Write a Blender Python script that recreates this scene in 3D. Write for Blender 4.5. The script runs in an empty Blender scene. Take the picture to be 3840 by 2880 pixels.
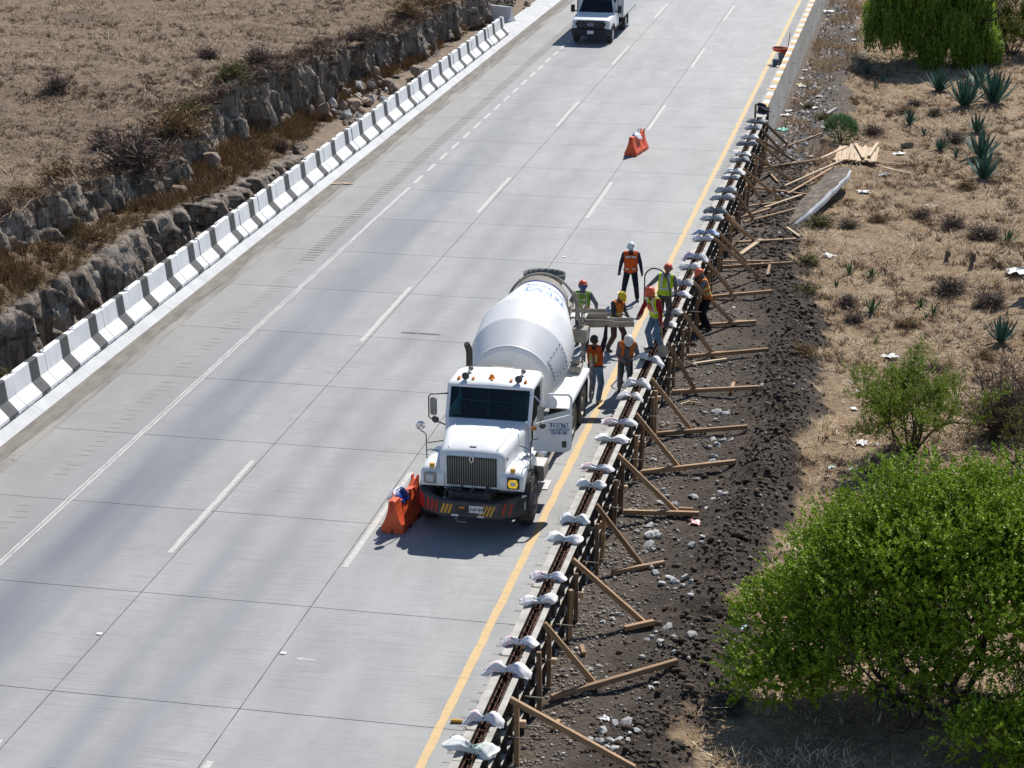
import bpy, bmesh, math, random
import numpy as np
from mathutils import Vector, Matrix, Euler, Quaternion

random.seed(7)
RNG = np.random.default_rng(11)
SC = bpy.context.scene
COL = SC.collection
R = math.radians

# ---------------------------------------------------------------- camera, sky, sun, exposure
cam_d = bpy.data.cameras.new('camera')
cam = bpy.data.objects.new('camera', cam_d)
COL.objects.link(cam)
cam_d.sensor_fit = 'HORIZONTAL'
cam_d.sensor_width = 36.0
cam_d.lens = 72.80
cam_d.clip_start = 0.5
cam_d.clip_end = 2000
cam.location = (0, 0, 17.0)
cam.rotation_euler = (R(90 - 18.625), 0, R(11.473))
SC.camera = cam

SUN_EL, SUN_AZ = R(47.2), R(13.6)        # azimuth measured from +Y towards +X
world = bpy.data.worlds.new('World')
SC.world = world
world.use_nodes = True
wn = world.node_tree
wn.nodes.clear()
sky = wn.nodes.new('ShaderNodeTexSky')
sky.sky_type = 'NISHITA'
sky.sun_disc = False
sky.sun_elevation = SUN_EL
sky.sun_rotation = SUN_AZ
sky.altitude = 2100
sky.air_density = 1.0
sky.dust_density = 0.6
bg = wn.nodes.new('ShaderNodeBackground')
bg.inputs['Strength'].default_value = 0.10
wo = wn.nodes.new('ShaderNodeOutputWorld')
wn.links.new(sky.outputs['Color'], bg.inputs['Color'])
wn.links.new(bg.outputs['Background'], wo.inputs['Surface'])

sun_d = bpy.data.lights.new('sun', 'SUN')
sun_d.energy = 5.0
sun_d.angle = R(0.53)
sun_d.color = (1.0, 0.955, 0.885)
sun = bpy.data.objects.new('sun', sun_d)
COL.objects.link(sun)
sdir = Vector((math.sin(SUN_AZ) * math.cos(SUN_EL), math.cos(SUN_AZ) * math.cos(SUN_EL), math.sin(SUN_EL)))
sun.rotation_euler = sdir.to_track_quat('Z', 'Y').to_euler()
sun.location = sdir * 60

SC.view_settings.view_transform = 'Standard'
SC.view_settings.look = 'None'
SC.view_settings.exposure = 0.22
SC.view_settings.gamma = 1.0
SC.view_settings.use_curve_mapping = False
SC.render.engine = 'CYCLES'
SC.cycles.max_bounces = 6
SC.cycles.transparent_max_bounces = 8

# ---------------------------------------------------------------- helpers
ORD = ['first', 'second', 'third', 'fourth', 'fifth', 'sixth', 'seventh', 'eighth', 'ninth', 'tenth', 'eleventh',
       'twelfth', 'thirteenth', 'fourteenth', 'fifteenth', 'sixteenth', 'seventeenth', 'eighteenth', 'nineteenth',
       'twentieth', 'twenty-first', 'twenty-second', 'twenty-third', 'twenty-fourth', 'twenty-fifth', 'twenty-sixth',
       'twenty-seventh', 'twenty-eighth', 'twenty-ninth', 'thirtieth', 'thirty-first', 'thirty-second', 'thirty-third',
       'thirty-fourth', 'thirty-fifth', 'thirty-sixth', 'thirty-seventh', 'thirty-eighth', 'thirty-ninth', 'fortieth']


def tag(o, label=None, cat=None, group=None, kind=None):
    if label: o['label'] = label
    if cat: o['category'] = cat
    if group: o['group'] = group
    if kind: o['kind'] = kind
    return o


def empty(name, loc=(0, 0, 0), rz=0.0, label=None, cat=None, group=None):
    o = bpy.data.objects.new(name, None)
    COL.objects.link(o)
    o.location = loc
    o.rotation_euler = (0, 0, rz)
    o.empty_display_size = 0.2
    return tag(o, label, cat, group)


def link(name, me, parent=None, loc=None, rot=None, scale=None):
    o = bpy.data.objects.new(name, me)
    COL.objects.link(o)
    if parent: o.parent = parent
    if loc is not None: o.location = loc
    if rot is not None: o.rotation_euler = rot
    if scale is not None: o.scale = scale
    return o


def frame(d, up=(0, 0, 1)):
    d = Vector(d).normalized()
    u = Vector(up)
    if abs(d.dot(u)) > 0.98: u = Vector((0, 1, 0))
    a = u.cross(d).normalized()
    b = d.cross(a).normalized()
    return a, b, d


class MB:
    """collects shapes of one mesh"""
    def __init__(s):
        s.v, s.f, s.m = [], [], []

    def add(s, vs, fs, m=0):
        n = len(s.v)
        s.v += [tuple(p) for p in vs]
        for f in fs:
            s.f.append(tuple(i + n for i in f)); s.m.append(m)

    def hexa(s, p, m=0):
        s.add(p, [(0, 3, 2, 1), (4, 5, 6, 7), (0, 1, 5, 4), (1, 2, 6, 5), (2, 3, 7, 6), (3, 0, 4, 7)], m)

    def box(s, c, size, rot=None, m=0):
        x, y, z = [q / 2 for q in size]
        p = [Vector(q) for q in [(-x, -y, -z), (x, -y, -z), (x, y, -z), (-x, y, -z), (-x, -y, z), (x, -y, z), (x, y, z), (-x, y, z)]]
        if rot is not None:
            M = rot if isinstance(rot, Matrix) else Euler(rot).to_matrix()
            p = [M @ q for q in p]
        c = Vector(c)
        s.hexa([q + c for q in p], m)

    def b2(s, a, b, m=0):
        s.box([(i + j) / 2 for i, j in zip(a, b)], [abs(j - i) for i, j in zip(a, b)], None, m)

    def bar(s, a, b, w, h, m=0, up=(0, 0, 1), ext=0):
        a, b = Vector(a), Vector(b)
        x, y, d = frame(b - a, up)
        a = a - d * ext; b = b + d * ext
        p = []
        for q in (a, b):
            for (i, j) in ((-1, -1), (1, -1), (1, 1), (-1, 1)):
                p.append(q + x * (i * w / 2) + y * (j * h / 2))
        s.hexa(p, m)

    def tube(s, pts, r, n=8, m=0, cap=True, sx=1.0, sy=1.0, up=(0, 0, 1)):
        pts = [Vector(p) for p in pts]
        rs = r if isinstance(r, (list, tuple)) else [r] * len(pts)
        vs, fs = [], []
        k = len(pts)
        a0 = None
        for i, p in enumerate(pts):
            d = pts[min(i + 1, k - 1)] - pts[max(i - 1, 0)]
            if d.length < 1e-9: d = Vector((0, 0, 1))
            a, b, d = frame(d, up)
            if a0 is not None and abs(a0.dot(d)) < 0.98:
                a = (a0 - d * a0.dot(d)).normalized(); b = d.cross(a)
            a0 = a
            for j in range(n):
                t = 2 * math.pi * j / n
                vs.append(p + a * (math.cos(t) * rs[i] * sx) + b * (math.sin(t) * rs[i] * sy))
        for i in range(k - 1):
            for j in range(n):
                fs.append((i * n + j, i * n + (j + 1) % n, (i + 1) * n + (j + 1) % n, (i + 1) * n + j))
        if cap:
            fs.append(tuple(range(n - 1, -1, -1)))
            fs.append(tuple(range((k - 1) * n, k * n)))
        s.add(vs, fs, m)

    def loft(s, rings, m=0, cap=True, closed=True):
        n = len(rings[0]); vs = [p for r in rings for p in r]; fs = []
        for i in range(len(rings) - 1):
            for j in range(n if closed else n - 1):
                fs.append((i * n + j, i * n + (j + 1) % n, (i + 1) * n + (j + 1) % n, (i + 1) * n + j))
        if cap and closed:
            fs.append(tuple(range(n - 1, -1, -1)))
            fs.append(tuple(range((len(rings) - 1) * n, len(rings) * n)))
        s.add(vs, fs, m)

    def lathe(s, o, axis, prof, n=32, m=0, cap=True, up=(0, 0, 1)):
        a, b, d = frame(axis, up); o = Vector(o)
        rings = [[o + d * t + a * (math.cos(2 * math.pi * j / n) * r) + b * (math.sin(2 * math.pi * j / n) * r) for j in range(n)] for t, r in prof]
        s.loft(rings, m, cap)

    def ball(s, c, r, n=10, m=0, k=7):
        rx, ry, rz = r if isinstance(r, (list, tuple)) else (r, r, r)
        rings = []
        for i in range(1, k):
            t = math.pi * i / k
            rings.append([(c[0] + rx * math.sin(t) * math.cos(2 * math.pi * j / n), c[1] + ry * math.sin(t) * math.sin(2 * math.pi * j / n), c[2] - rz * math.cos(t)) for j in range(n)])
        s.loft(rings, m)

    def prism(s, prof, x0, x1, axis='x', m=0):
        """profile of 2-D points extruded along an axis"""
        def P(u, v, w):
            return {'x': (w, u, v), 'y': (u, w, v), 'z': (u, v, w)}[axis]
        s.loft([[P(u, v, x0) for u, v in prof], [P(u, v, x1) for u, v in prof]], m)

    def mesh(s, name, mats, smooth=False, bevel=0, seg=1, angle=40):
        me = bpy.data.meshes.new(name)
        me.from_pydata([tuple(p) for p in s.v], [], s.f)
        if not isinstance(mats, (list, tuple)): mats = [mats]
        for q in mats: me.materials.append(q)
        me.polygons.foreach_set('material_index', s.m)
        bm = bmesh.new(); bm.from_mesh(me)
        bmesh.ops.recalc_face_normals(bm, faces=bm.faces)
        if bevel:
            es = [e for e in bm.edges if len(e.link_faces) == 2 and e.calc_face_angle(0) > R(30)]
            bmesh.ops.bevel(bm, geom=es, offset=bevel, segments=seg, affect='EDGES', profile=0.7, clamp_overlap=True)
        bm.to_mesh(me); bm.free()
        if smooth:
            me.polygons.foreach_set('use_smooth', [True] * len(me.polygons))
            me.set_sharp_from_angle(angle=R(angle))
        me.update()
        return me

    def build(s, name, mats, parent=None, smooth=False, bevel=0, seg=1, angle=40):
        return link(name, s.mesh(name, mats, smooth, bevel, seg, angle), parent)


def np_mesh(name, V, F, mats, midx=None, smooth=False, attr=None):
    """fast mesh from arrays: V (n,3), F (m,3|4)"""
    me = bpy.data.meshes.new(name)
    V = np.asarray(V, np.float32); F = np.asarray(F, np.int32)
    k = F.shape[1]
    me.vertices.add(len(V)); me.vertices.foreach_set('co', V.ravel())
    me.loops.add(F.size); me.loops.foreach_set('vertex_index', F.ravel())
    me.polygons.add(len(F))
    me.polygons.foreach_set('loop_start', np.arange(0, F.size, k, dtype=np.int32))
    me.polygons.foreach_set('loop_total', np.full(len(F), k, np.int32))
    if not isinstance(mats, (list, tuple)): mats = [mats]
    for q in mats: me.materials.append(q)
    if midx is not None: me.polygons.foreach_set('material_index', np.asarray(midx, np.int32))
    if smooth: me.polygons.foreach_set('use_smooth', np.ones(len(F), bool))
    if attr:
        for an, vals in attr.items():
            a = me.attributes.new(an, 'FLOAT', 'POINT'); a.data.foreach_set('value', np.asarray(vals, np.float32).ravel())
    me.update(calc_edges=True)
    return me


# value noise (numpy)
def _h(ix, iy, s):
    n = (ix * 374761393 + iy * 668265263 + s * 1442695041) & 0xFFFFFFFF
    n = ((n ^ (n >> 13)) * 1274126177) & 0xFFFFFFFF
    return ((n ^ (n >> 16)) & 0xFFFF) / 65535.0


def vnoise(x, y, s=0):
    x = np.asarray(x, np.float64); y = np.asarray(y, np.float64)
    ix = np.floor(x).astype(np.int64); iy = np.floor(y).astype(np.int64)
    fx = x - ix; fy = y - iy
    fx = fx * fx * (3 - 2 * fx); fy = fy * fy * (3 - 2 * fy)
    a = _h(ix, iy, s); b = _h(ix + 1, iy, s); c = _h(ix, iy + 1, s); d = _h(ix + 1, iy + 1, s)
    return (a + (b - a) * fx) * (1 - fy) + (c + (d - c) * fx) * fy


def fbm(x, y, s=0, o=4, g=0.5):
    t = 0; a = 1; n = 0
    for i in range(o):
        t = t + a * vnoise(np.asarray(x) * 2 ** i, np.asarray(y) * 2 ** i, s + i * 17); n += a; a *= g
    return t / n
# ---------------------------------------------------------------- materials
class NT:
    def __init__(s, name):
        s.mat = bpy.data.materials.new(name); s.mat.use_nodes = True
        s.t = s.mat.node_tree; s.t.nodes.clear()
        s.out = s.n('ShaderNodeOutputMaterial')
        s.bsdf = s.n('ShaderNodeBsdfPrincipled')
        s.l(s.bsdf.outputs[0], s.out.inputs['Surface'])

    def n(s, ty, **kw):
        q = s.t.nodes.new(ty)
        for k, v in kw.items():
            setattr(q, k, v)
        return q

    def l(s, a, b): s.t.links.new(a, b)

    def coord(s, kind='Object', scale=(1, 1, 1), rot=(0, 0, 0)):
        if kind == 'Position':
            o = s.n('ShaderNodeNewGeometry').outputs['Position']
        else:
            o = s.n('ShaderNodeTexCoord').outputs[kind]
        m = s.n('ShaderNodeMapping'); m.inputs['Scale'].default_value = scale; m.inputs['Rotation'].default_value = rot
        s.l(o, m.inputs['Vector'])
        return m.outputs['Vector']

    def noise(s, vec, scale=5, detail=4, rough=0.55, dist=0.0):
        q = s.n('ShaderNodeTexNoise'); q.inputs['Scale'].default_value = scale; q.inputs['Detail'].default_value = detail
        q.inputs['Roughness'].default_value = rough; q.inputs['Distortion'].default_value = dist
        s.l(vec, q.inputs['Vector'])
        return q.outputs['Fac']

    def ramp(s, fac, stops, interp='LINEAR'):
        q = s.n('ShaderNodeValToRGB'); e = q.color_ramp.elements; q.color_ramp.interpolation = interp
        while len(e) < len(stops): e.new(0.5)
        for i, (p, c) in enumerate(stops):
            e[i].position = p
            e[i].color = (c, c, c, 1) if isinstance(c, (int, float)) else (*c, 1)
        s.l(fac, q.inputs[0])
        return q.outputs[0]

    def mix(s, fac, a, b, mode='MIX'):
        q = s.n('ShaderNodeMix', data_type='RGBA', blend_type=mode)
        for v, i in ((fac, 0), (a, 6), (b, 7)):
            if isinstance(v, (int, float)): q.inputs[i].default_value = v
            elif isinstance(v, (tuple, list)): q.inputs[i].default_value = (*v, 1)
            else: s.l(v, q.inputs[i])
        return q.outputs[2]

    def math(s, op, a, b=0.0, clamp=False):
        q = s.n('ShaderNodeMath', operation=op); q.use_clamp = clamp
        for v, i in ((a, 0), (b, 1)):
            if isinstance(v, (int, float)): q.inputs[i].default_value = v
            else: s.l(v, q.inputs[i])
        return q.outputs[0]

    def bump(s, h, strength=0.3, dist=0.02):
        q = s.n('ShaderNodeBump'); q.inputs['Strength'].default_value = strength; q.inputs['Distance'].default_value = dist
        s.l(h, q.inputs['Height']); s.l(q.outputs[0], s.bsdf.inputs['Normal'])

    def set(s, color=None, rough=None, metal=None, spec=None):
        for v, k in ((color, 'Base Color'), (rough, 'Roughness'), (metal, 'Metallic'), (spec, 'Specular IOR Level')):
            if v is None: continue
            if isinstance(v, (int, float)) and k != 'Base Color': s.bsdf.inputs[k].default_value = v
            elif isinstance(v, (tuple, list)): s.bsdf.inputs[k].default_value = (*v, 1)
            else: s.l(v, s.bsdf.inputs[k])


def S(r, g, b):
    """sRGB 0-255 to linear"""
    return tuple(((c / 255) / 12.92 if c / 255 <= 0.04045 else (((c / 255) + 0.055) / 1.055) ** 2.4) for c in (r, g, b))


def mul(c, k): return tuple(min(1, q * k) for q in c)


def pmat(name, c1, c2=None, scale=6, detail=4, rough=0.8, bump=0.0, bdist=0.01, stretch=(1, 1, 1), coord='Object', spots=None,
         metal=0.0, var=0.0, spec=0.5, lo=0.35, hi=0.65):
    t = NT(name)
    v = t.coord(coord, stretch)
    nz = t.noise(v, scale, detail)
    c2 = c2 or mul(c1, 0.8)
    col = t.ramp(nz, [(lo, c1), (hi, c2)])
    if spots:
        sc, th, cs = spots
        n2 = t.noise(t.coord(coord), sc, 5, 0.65)
        col = t.mix(t.ramp(n2, [(th, 0.0), (th + 0.12, 1.0)]), col, cs)
    if var:
        oi = t.n('ShaderNodeObjectInfo').outputs['Random']
        k = t.math('ADD', t.math('MULTIPLY', oi, 2 * var), 1 - var)
        h = t.n('ShaderNodeHueSaturation'); t.l(col, h.inputs['Color']); t.l(k, h.inputs['Value']); col = h.outputs[0]
    t.set(col, rough, metal, spec)
    if bump: t.bump(t.noise(t.coord(coord, stretch), scale * 2.2, 6, 0.65), bump, bdist)
    return t.mat


def island_leaf(name, cols, rough=0.6, trans=0.0, spec=0.3):
    """foliage colour that changes from leaf cluster to leaf cluster"""
    t = NT(name)
    g = t.n('ShaderNodeNewGeometry').outputs['Random Per Island']
    st = [(i / max(1, len(cols) - 1), c) for i, c in enumerate(cols)]
    col = t.ramp(g, st)
    t.set(col, rough, 0, spec)
    if trans:
        tr = t.n('ShaderNodeBsdfTranslucent'); t.l(col, tr.inputs['Color'])
        mx = t.n('ShaderNodeMixShader'); mx.inputs[0].default_value = trans
        t.l(t.bsdf.outputs[0], mx.inputs[1]); t.l(tr.outputs[0], mx.inputs[2]); t.l(mx.outputs[0], t.out.inputs['Surface'])
    return t.mat


M = {}
# road concrete: tined across the road, wheel-polished bands along it
def road_mat():
    t = NT('road_concrete')
    pos = t.coord('Position')
    big = t.noise(t.coord('Position', (0.5, 0.09, 1)), 1.0, 4, 0.6)
    fine = t.noise(t.coord('Position', (0.45, 15, 1)), 1.6, 5, 0.75)
    grit = t.noise(pos, 34, 3, 0.6)
    col = t.ramp(big, [(0.25, (0.305, 0.306, 0.304)), (0.75, (0.405, 0.407, 0.404))])
    mot = t.noise(t.coord('Position', (0.9, 0.35, 1)), 1.0, 7, 0.7)
    col = t.mix(t.ramp(mot, [(0.42, 0.0), (0.70, 0.6)]), col, (0.225, 0.226, 0.225))
    # traffic film: soft longitudinal bands
    sx = t.n('ShaderNodeSeparateXYZ'); t.l(pos, sx.inputs[0])
    wob = t.noise(t.coord('Position', (0.05, 0.06, 1)), 1.0, 2)
    xx = t.math('ADD', sx.outputs[0], t.math('MULTIPLY', wob, 0.9))
    band = t.ramp(t.math('DIVIDE', t.math('ADD', xx, 20.4), 14.0),
                  [(0.0, 0.10), (0.14, 0.16), (0.215, 0.40), (0.27, 0.98), (0.33, 0.86), (0.37, 0.25), (0.44, 0.10), (0.475, 0.16), (0.515, 0.55), (0.545, 0.30), (0.59, 0.56), (0.63, 0.18), (0.68, 0.05), (0.74, 0.22), (0.78, 0.10), (0.83, 0.20), (0.88, 0.08), (1.0, 0.05)], 'EASE')
    yfade = t.ramp(t.math('DIVIDE', sx.outputs[1], 110.0), [(0.26, 1.0), (0.55, 0.75), (0.8, 0.45)])
    bm = t.math('MULTIPLY', t.math('MULTIPLY', band, yfade), t.ramp(t.noise(t.coord('Position', (0.9, 0.16, 1)), 1.0, 4), [(0.25, 0.65), (0.75, 1.15)]))
    col = t.mix(t.math('MULTIPLY', bm, 1.0, True), col, (0.135, 0.146, 0.178))
    # shoulder dirt
    sh = t.ramp(t.math('DIVIDE', t.math('ADD', sx.outputs[0], 21.2), 4.0), [(0.0, 0.85), (0.45, 0.70), (0.72, 0.45), (0.86, 0.0)])
    col = t.mix(t.math('MULTIPLY', sh, t.ramp(t.noise(t.coord('Position', (0.7, 0.2, 1)), 1.6, 4), [(0.3, 0.3), (0.7, 1.0)])), col, (0.235, 0.223, 0.205))
    # tining: darker grooves in patches
    patch = t.ramp(t.noise(t.coord('Position', (0.45, 0.35, 1)), 1.0, 3), [(0.35, 0.25), (0.7, 1.0)])
    g = t.ramp(fine, [(0.50, 0.0), (0.64, 1.0)])
    col = t.mix(t.math('MULTIPLY', t.math('MULTIPLY', g, patch), 0.60), col, (0.135, 0.134, 0.13))
    col = t.mix(t.math('MULTIPLY', t.ramp(grit, [(0.45, 0.0), (0.75, 1.0)]), 0.15), col, (0.22, 0.22, 0.21))
    # oil drips and dark specks
    sp = t.ramp(t.noise(pos, 2.3, 6, 0.75), [(0.70, 0.0), (0.76, 1.0)])
    col = t.mix(t.math('MULTIPLY', sp, 0.5), col, (0.11, 0.11, 0.11))
    oi = t.n('ShaderNodeObjectInfo').outputs['Random']
    h = t.n('ShaderNodeHueSaturation'); t.l(col, h.inputs['Color'])
    t.l(t.math('ADD', t.math('MULTIPLY', oi, 0.07), 0.965), h.inputs['Value'])
    t.set(h.outputs[0], t.ramp(big, [(0.2, 0.62), (0.8, 0.78)]))
    t.bump(t.math('ADD', t.math('MULTIPLY', fine, 0.7), t.math('MULTIPLY', grit, 0.3)), 0.35, 0.006)
    return t.mat
M['road'] = road_mat()
M['joint'] = pmat('joint_sealer', (0.05, 0.048, 0.045), (0.22, 0.215, 0.205), 1.7, 5, rough=0.9, coord='Position', lo=.40, hi=.62)
M['gutter'] = pmat('gutter_concrete', (0.30, 0.285, 0.26), (0.17, 0.16, 0.145), 1.1, 5, 0.85, 0.3, 0.01, (1.5, 0.35, 1), 'Position', spots=(2.5, 0.6, (0.10, 0.095, 0.085)))
M['line_white'] = pmat('white_road_paint', (0.56, 0.55, 0.51), (0.40, 0.395, 0.375), 5, 5, 0.7, 0.1, stretch=(1, 3, 1), coord='Position', spots=(9, 0.64, (0.36, 0.36, 0.345)))
M['line_worn'] = pmat('worn_road_paint', (0.56, 0.56, 0.53), (0.40, 0.40, 0.385), 7, 5, 0.75, 0.1, stretch=(8, 1, 1), coord='Position', spots=(7, 0.55, (0.36, 0.36, 0.35)))
M['line_yellow'] = pmat('yellow_road_paint', (0.64, 0.455, 0.225), (0.55, 0.385, 0.185), 4, 5, 0.75, 0.1, stretch=(1, 2, 1), coord='Position', spots=(8, 0.60, (0.42, 0.37, 0.30)))
M['whitewash'] = pmat('whitewashed_concrete', (0.82, 0.83, 0.83), (0.70, 0.71, 0.72), 1.6, 5, 0.75, 0.15, 0.006, coord='Position', spots=(5.5, 0.69, (0.45, 0.45, 0.45)))
M['grey_stripe'] = pmat('grey_barrier_paint', (0.055, 0.057, 0.058), (0.085, 0.088, 0.09), 3, 5, 0.75, 0.1, spots=(9, 0.70, (0.20, 0.20, 0.20)))
M['kerb_grey'] = pmat('dull_whitewash', (0.56, 0.57, 0.58), (0.46, 0.47, 0.48), 1.6, 5, 0.8, 0.15, 0.006, coord='Position', spots=(4, 0.66, (0.33, 0.33, 0.32)))
M['parapet'] = pmat('parapet_concrete', (0.50, 0.495, 0.47), (0.36, 0.345, 0.31), 0.8, 6, 0.8, 0.25, 0.01, (1, 0.6, 1.2), 'Position', spots=(3.3, 0.63, (0.15, 0.135, 0.115)))
M['kerb_yellow'] = pmat('orange_yellow_paint', (0.75, 0.36, 0.05), (0.62, 0.33, 0.09), 3, 4, 0.6)
M['kerb_white'] = pmat('bright_white_paint', (0.80, 0.79, 0.77), (0.68, 0.67, 0.65), 3, 4, 0.6, spots=(9, 0.68, (0.42, 0.41, 0.40)))
M['wood'] = pmat('sawn_timber', (0.43, 0.27, 0.145), (0.27, 0.165, 0.09), 3, 5, 0.75, 0.25, 0.004, (1, 14, 14), 'Object', var=0.28, spots=(5, 0.66, (0.17, 0.115, 0.075)))
M['wood_old'] = pmat('weathered_timber', (0.23, 0.15, 0.09), (0.13, 0.085, 0.055), 3, 5, 0.8, 0.25, 0.004, (1, 14, 14), 'Object', var=0.25, spots=(5, 0.62, (0.30, 0.27, 0.23)))
M['wood_pale'] = pmat('pale_sawn_plank', (0.58, 0.44, 0.29), (0.46, 0.34, 0.22), 3, 5, 0.75, 0.2, 0.003, (14, 1, 14), 'Object', var=0.14)
M['form_steel'] = pmat('oiled_form_steel', (0.033, 0.028, 0.026), (0.075, 0.062, 0.055), 5, 5, 0.5, 0.2, 0.005, spots=(3.0, 0.58, (0.17, 0.155, 0.145)), metal=0.15)
M['form_top'] = pmat('cement_caked_form_top', (0.52, 0.50, 0.455), (0.34, 0.32, 0.28), 3, 6, 0.85, 0.3, 0.006, coord='Position', spots=(7, 0.62, (0.20, 0.185, 0.165)))
M['rust'] = pmat('rusty_rebar', (0.15, 0.062, 0.03), (0.055, 0.028, 0.018), 9, 5, 0.85, 0.4, 0.004)
M['dark_fill'] = pmat('dark_footing', (0.045, 0.038, 0.033), (0.075, 0.063, 0.052), 4, rough=0.95)  # mottled dark brown for the fill low between the form faces
M['black'] = pmat('black_rubber', (0.018, 0.018, 0.018), (0.03, 0.03, 0.03), 8, rough=0.7)
M['tyre'] = pmat('dusty_tyre', (0.030, 0.029, 0.028), (0.075, 0.072, 0.068), 5, 5, 0.85, 0.3, 0.005)
M['steel_dust'] = pmat('cement_dusted_steel', (0.42, 0.385, 0.33), (0.25, 0.225, 0.19), 3.5, 6, 0.8, 0.3, 0.006, spots=(5, 0.62, (0.13, 0.11, 0.095)))
M['chrome'] = pmat('chrome', (0.75, 0.75, 0.76), (0.62, 0.62, 0.63), 4, rough=0.22, metal=1.0)
M['white_paint'] = pmat('white_truck_paint', (0.83, 0.84, 0.85), (0.77, 0.78, 0.785), 1.3, 4, 0.35, spec=0.5, spots=(6, 0.74, (0.55, 0.53, 0.49)))
M['drum_white'] = pmat('white_drum_paint', (0.84, 0.845, 0.85), (0.76, 0.76, 0.755), 1.4, 6, 0.45, 0.06, 0.004, spots=(3.2, 0.70, (0.58, 0.56, 0.52)))
M['dark_grey'] = pmat('dark_grey_metal', (0.05, 0.05, 0.05), (0.09, 0.088, 0.085), 5, rough=0.6, metal=0.2)
M['chassis'] = pmat('greasy_chassis', (0.028, 0.028, 0.03), (0.06, 0.056, 0.05), 6, rough=0.7)
M['blue_print'] = pmat('navy_lettering', (0.012, 0.035, 0.20), (0.018, 0.05, 0.25), 4, rough=0.5)
M['blue_faded'] = pmat('faded_blue_lettering', (0.14, 0.27, 0.56), (0.24, 0.38, 0.64), 9, rough=0.5)
M['amber'] = pmat('amber_lens', (0.75, 0.24, 0.01), (0.62, 0.19, 0.01), 4, rough=0.25)
M['red_paint'] = pmat('red_reflector', (0.52, 0.03, 0.02), (0.42, 0.03, 0.02), 5, rough=0.4)
M['yellow_paint'] = pmat('yellow_hazard_paint', (0.78, 0.42, 0.03), (0.66, 0.34, 0.03), 5, rough=0.5)
M['orange_plastic'] = pmat('orange_barrier_plastic', (0.80, 0.115, 0.035), (0.70, 0.095, 0.03), 2.5, 4, 0.5, 0.05, 0.003, spots=(6, 0.70, (0.62, 0.22, 0.13)))
M['rim'] = pmat('dusty_cream_rim', (0.42, 0.37, 0.29), (0.32, 0.28, 0.22), 5, rough=0.6)
M['plate'] = pmat('licence_plate_white', (0.72, 0.72, 0.72), (0.66, 0.66, 0.66), 5, rough=0.4)
M['skin'] = pmat('skin', (0.26, 0.125, 0.075), (0.20, 0.092, 0.055), 8, rough=0.6)
M['boot'] = pmat('dark_boot_leather', (0.035, 0.028, 0.024), (0.06, 0.05, 0.04), 6, rough=0.7)
M['silver_tape'] = pmat('silver_reflective_tape', (0.62, 0.63, 0.65), (0.52, 0.53, 0.55), 6, rough=0.35)
M['lime_tape'] = pmat('lime_reflective_tape', (0.58, 0.72, 0.22), (0.50, 0.64, 0.18), 6, rough=0.4)


def cloth(name, c, rough=0.9):
    return pmat(name, c, mul(c, 0.55), 5, 5, rough, 0.8, 0.03, (1, 1, .5), spots=(4, .66, mul(c, .4)))


def glass_mat(name, tint, rough=0.05):
    t = NT(name)
    t.set(tint, rough, 0.0, 0.6)
    t.bsdf.inputs['Transmission Weight'].default_value = 0.0
    tr = t.n('ShaderNodeBsdfTransparent'); tr.inputs[0].default_value = (*tint, 1)
    gl = t.n('ShaderNodeBsdfGlossy'); gl.inputs['Roughness'].default_value = rough; gl.inputs['Color'].default_value = (0.9, 0.95, 1, 1)
    fr = t.n('ShaderNodeFresnel'); fr.inputs[0].default_value = 1.5
    mx = t.n('ShaderNodeMixShader'); t.l(fr.outputs[0], mx.inputs[0]); t.l(tr.outputs[0], mx.inputs[1]); t.l(gl.outputs[0], mx.inputs[2])
    t.l(mx.outputs[0], t.out.inputs['Surface'])
    return t.mat
M['glass'] = glass_mat('tinted_windscreen', (0.09, 0.30, 0.33))
M['glass_dark'] = glass_mat('dark_windscreen', (0.05, 0.10, 0.13))
M['lens'] = pmat('headlamp_lens', (0.62, 0.65, 0.66), (0.48, 0.50, 0.52), 12, rough=0.2)
# ---------------------------------------------------------------- the carriageway
def grid(xs, ys):
    X, Y = np.meshgrid(xs, ys)
    ny, nx = X.shape
    idx = np.arange(nx * ny).reshape(ny, nx)
    F = np.stack([idx[:-1, :-1], idx[:-1, 1:], idx[1:, 1:], idx[1:, :-1]], -1).reshape(-1, 4)
    return X, Y, F


far = MB(); far.b2((-400, -60, -3.4), (400, 700, -3.0))
M['far_ground'] = pmat('dry_plain', (0.22, 0.165, 0.115), (0.15, 0.11, 0.075), 0.6, 5, 0.95, coord='Position')
tag(far.build('ground', M['far_ground']), kind='structure')

rb = MB(); rb.b2((-20.98, 18, -0.9), (-6.42, 190, -0.014))
road = tag(rb.build('road', M['joint']), 'wide grey concrete motorway carriageway with three lanes', 'road', kind='structure')

COLX = [-20.2, -14.66, -11.17, -6.62]
JY = [31.0 + 4.33 * k for k in range(-3, 29)]
G2 = 0.010
for c in range(3):
    x0, x1 = COLX[c] + G2, COLX[c + 1] - G2
    mb = MB(); mb.b2((-(x1 - x0) / 2, -4.33 / 2 + G2, -0.013), ((x1 - x0) / 2, 4.33 / 2 - G2, 0.0))
    me = mb.mesh('slab', M['road'])
    for k in range(len(JY) - 1):
        link('slab', me, road, ((x0 + x1) / 2, (JY[k] + JY[k + 1]) / 2, 0.0))
# small skew and settlement differences between slabs come from the material; the gutter runs along the left side
gm = MB()
for k in range(0, 44):
    y0 = 18 + k * 4.0
    gm.b2((-20.98, y0 + 0.006, -0.2), (-20.2, y0 + 3.994, -0.004))
gm.build('gutter', M['gutter'], road)
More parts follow.
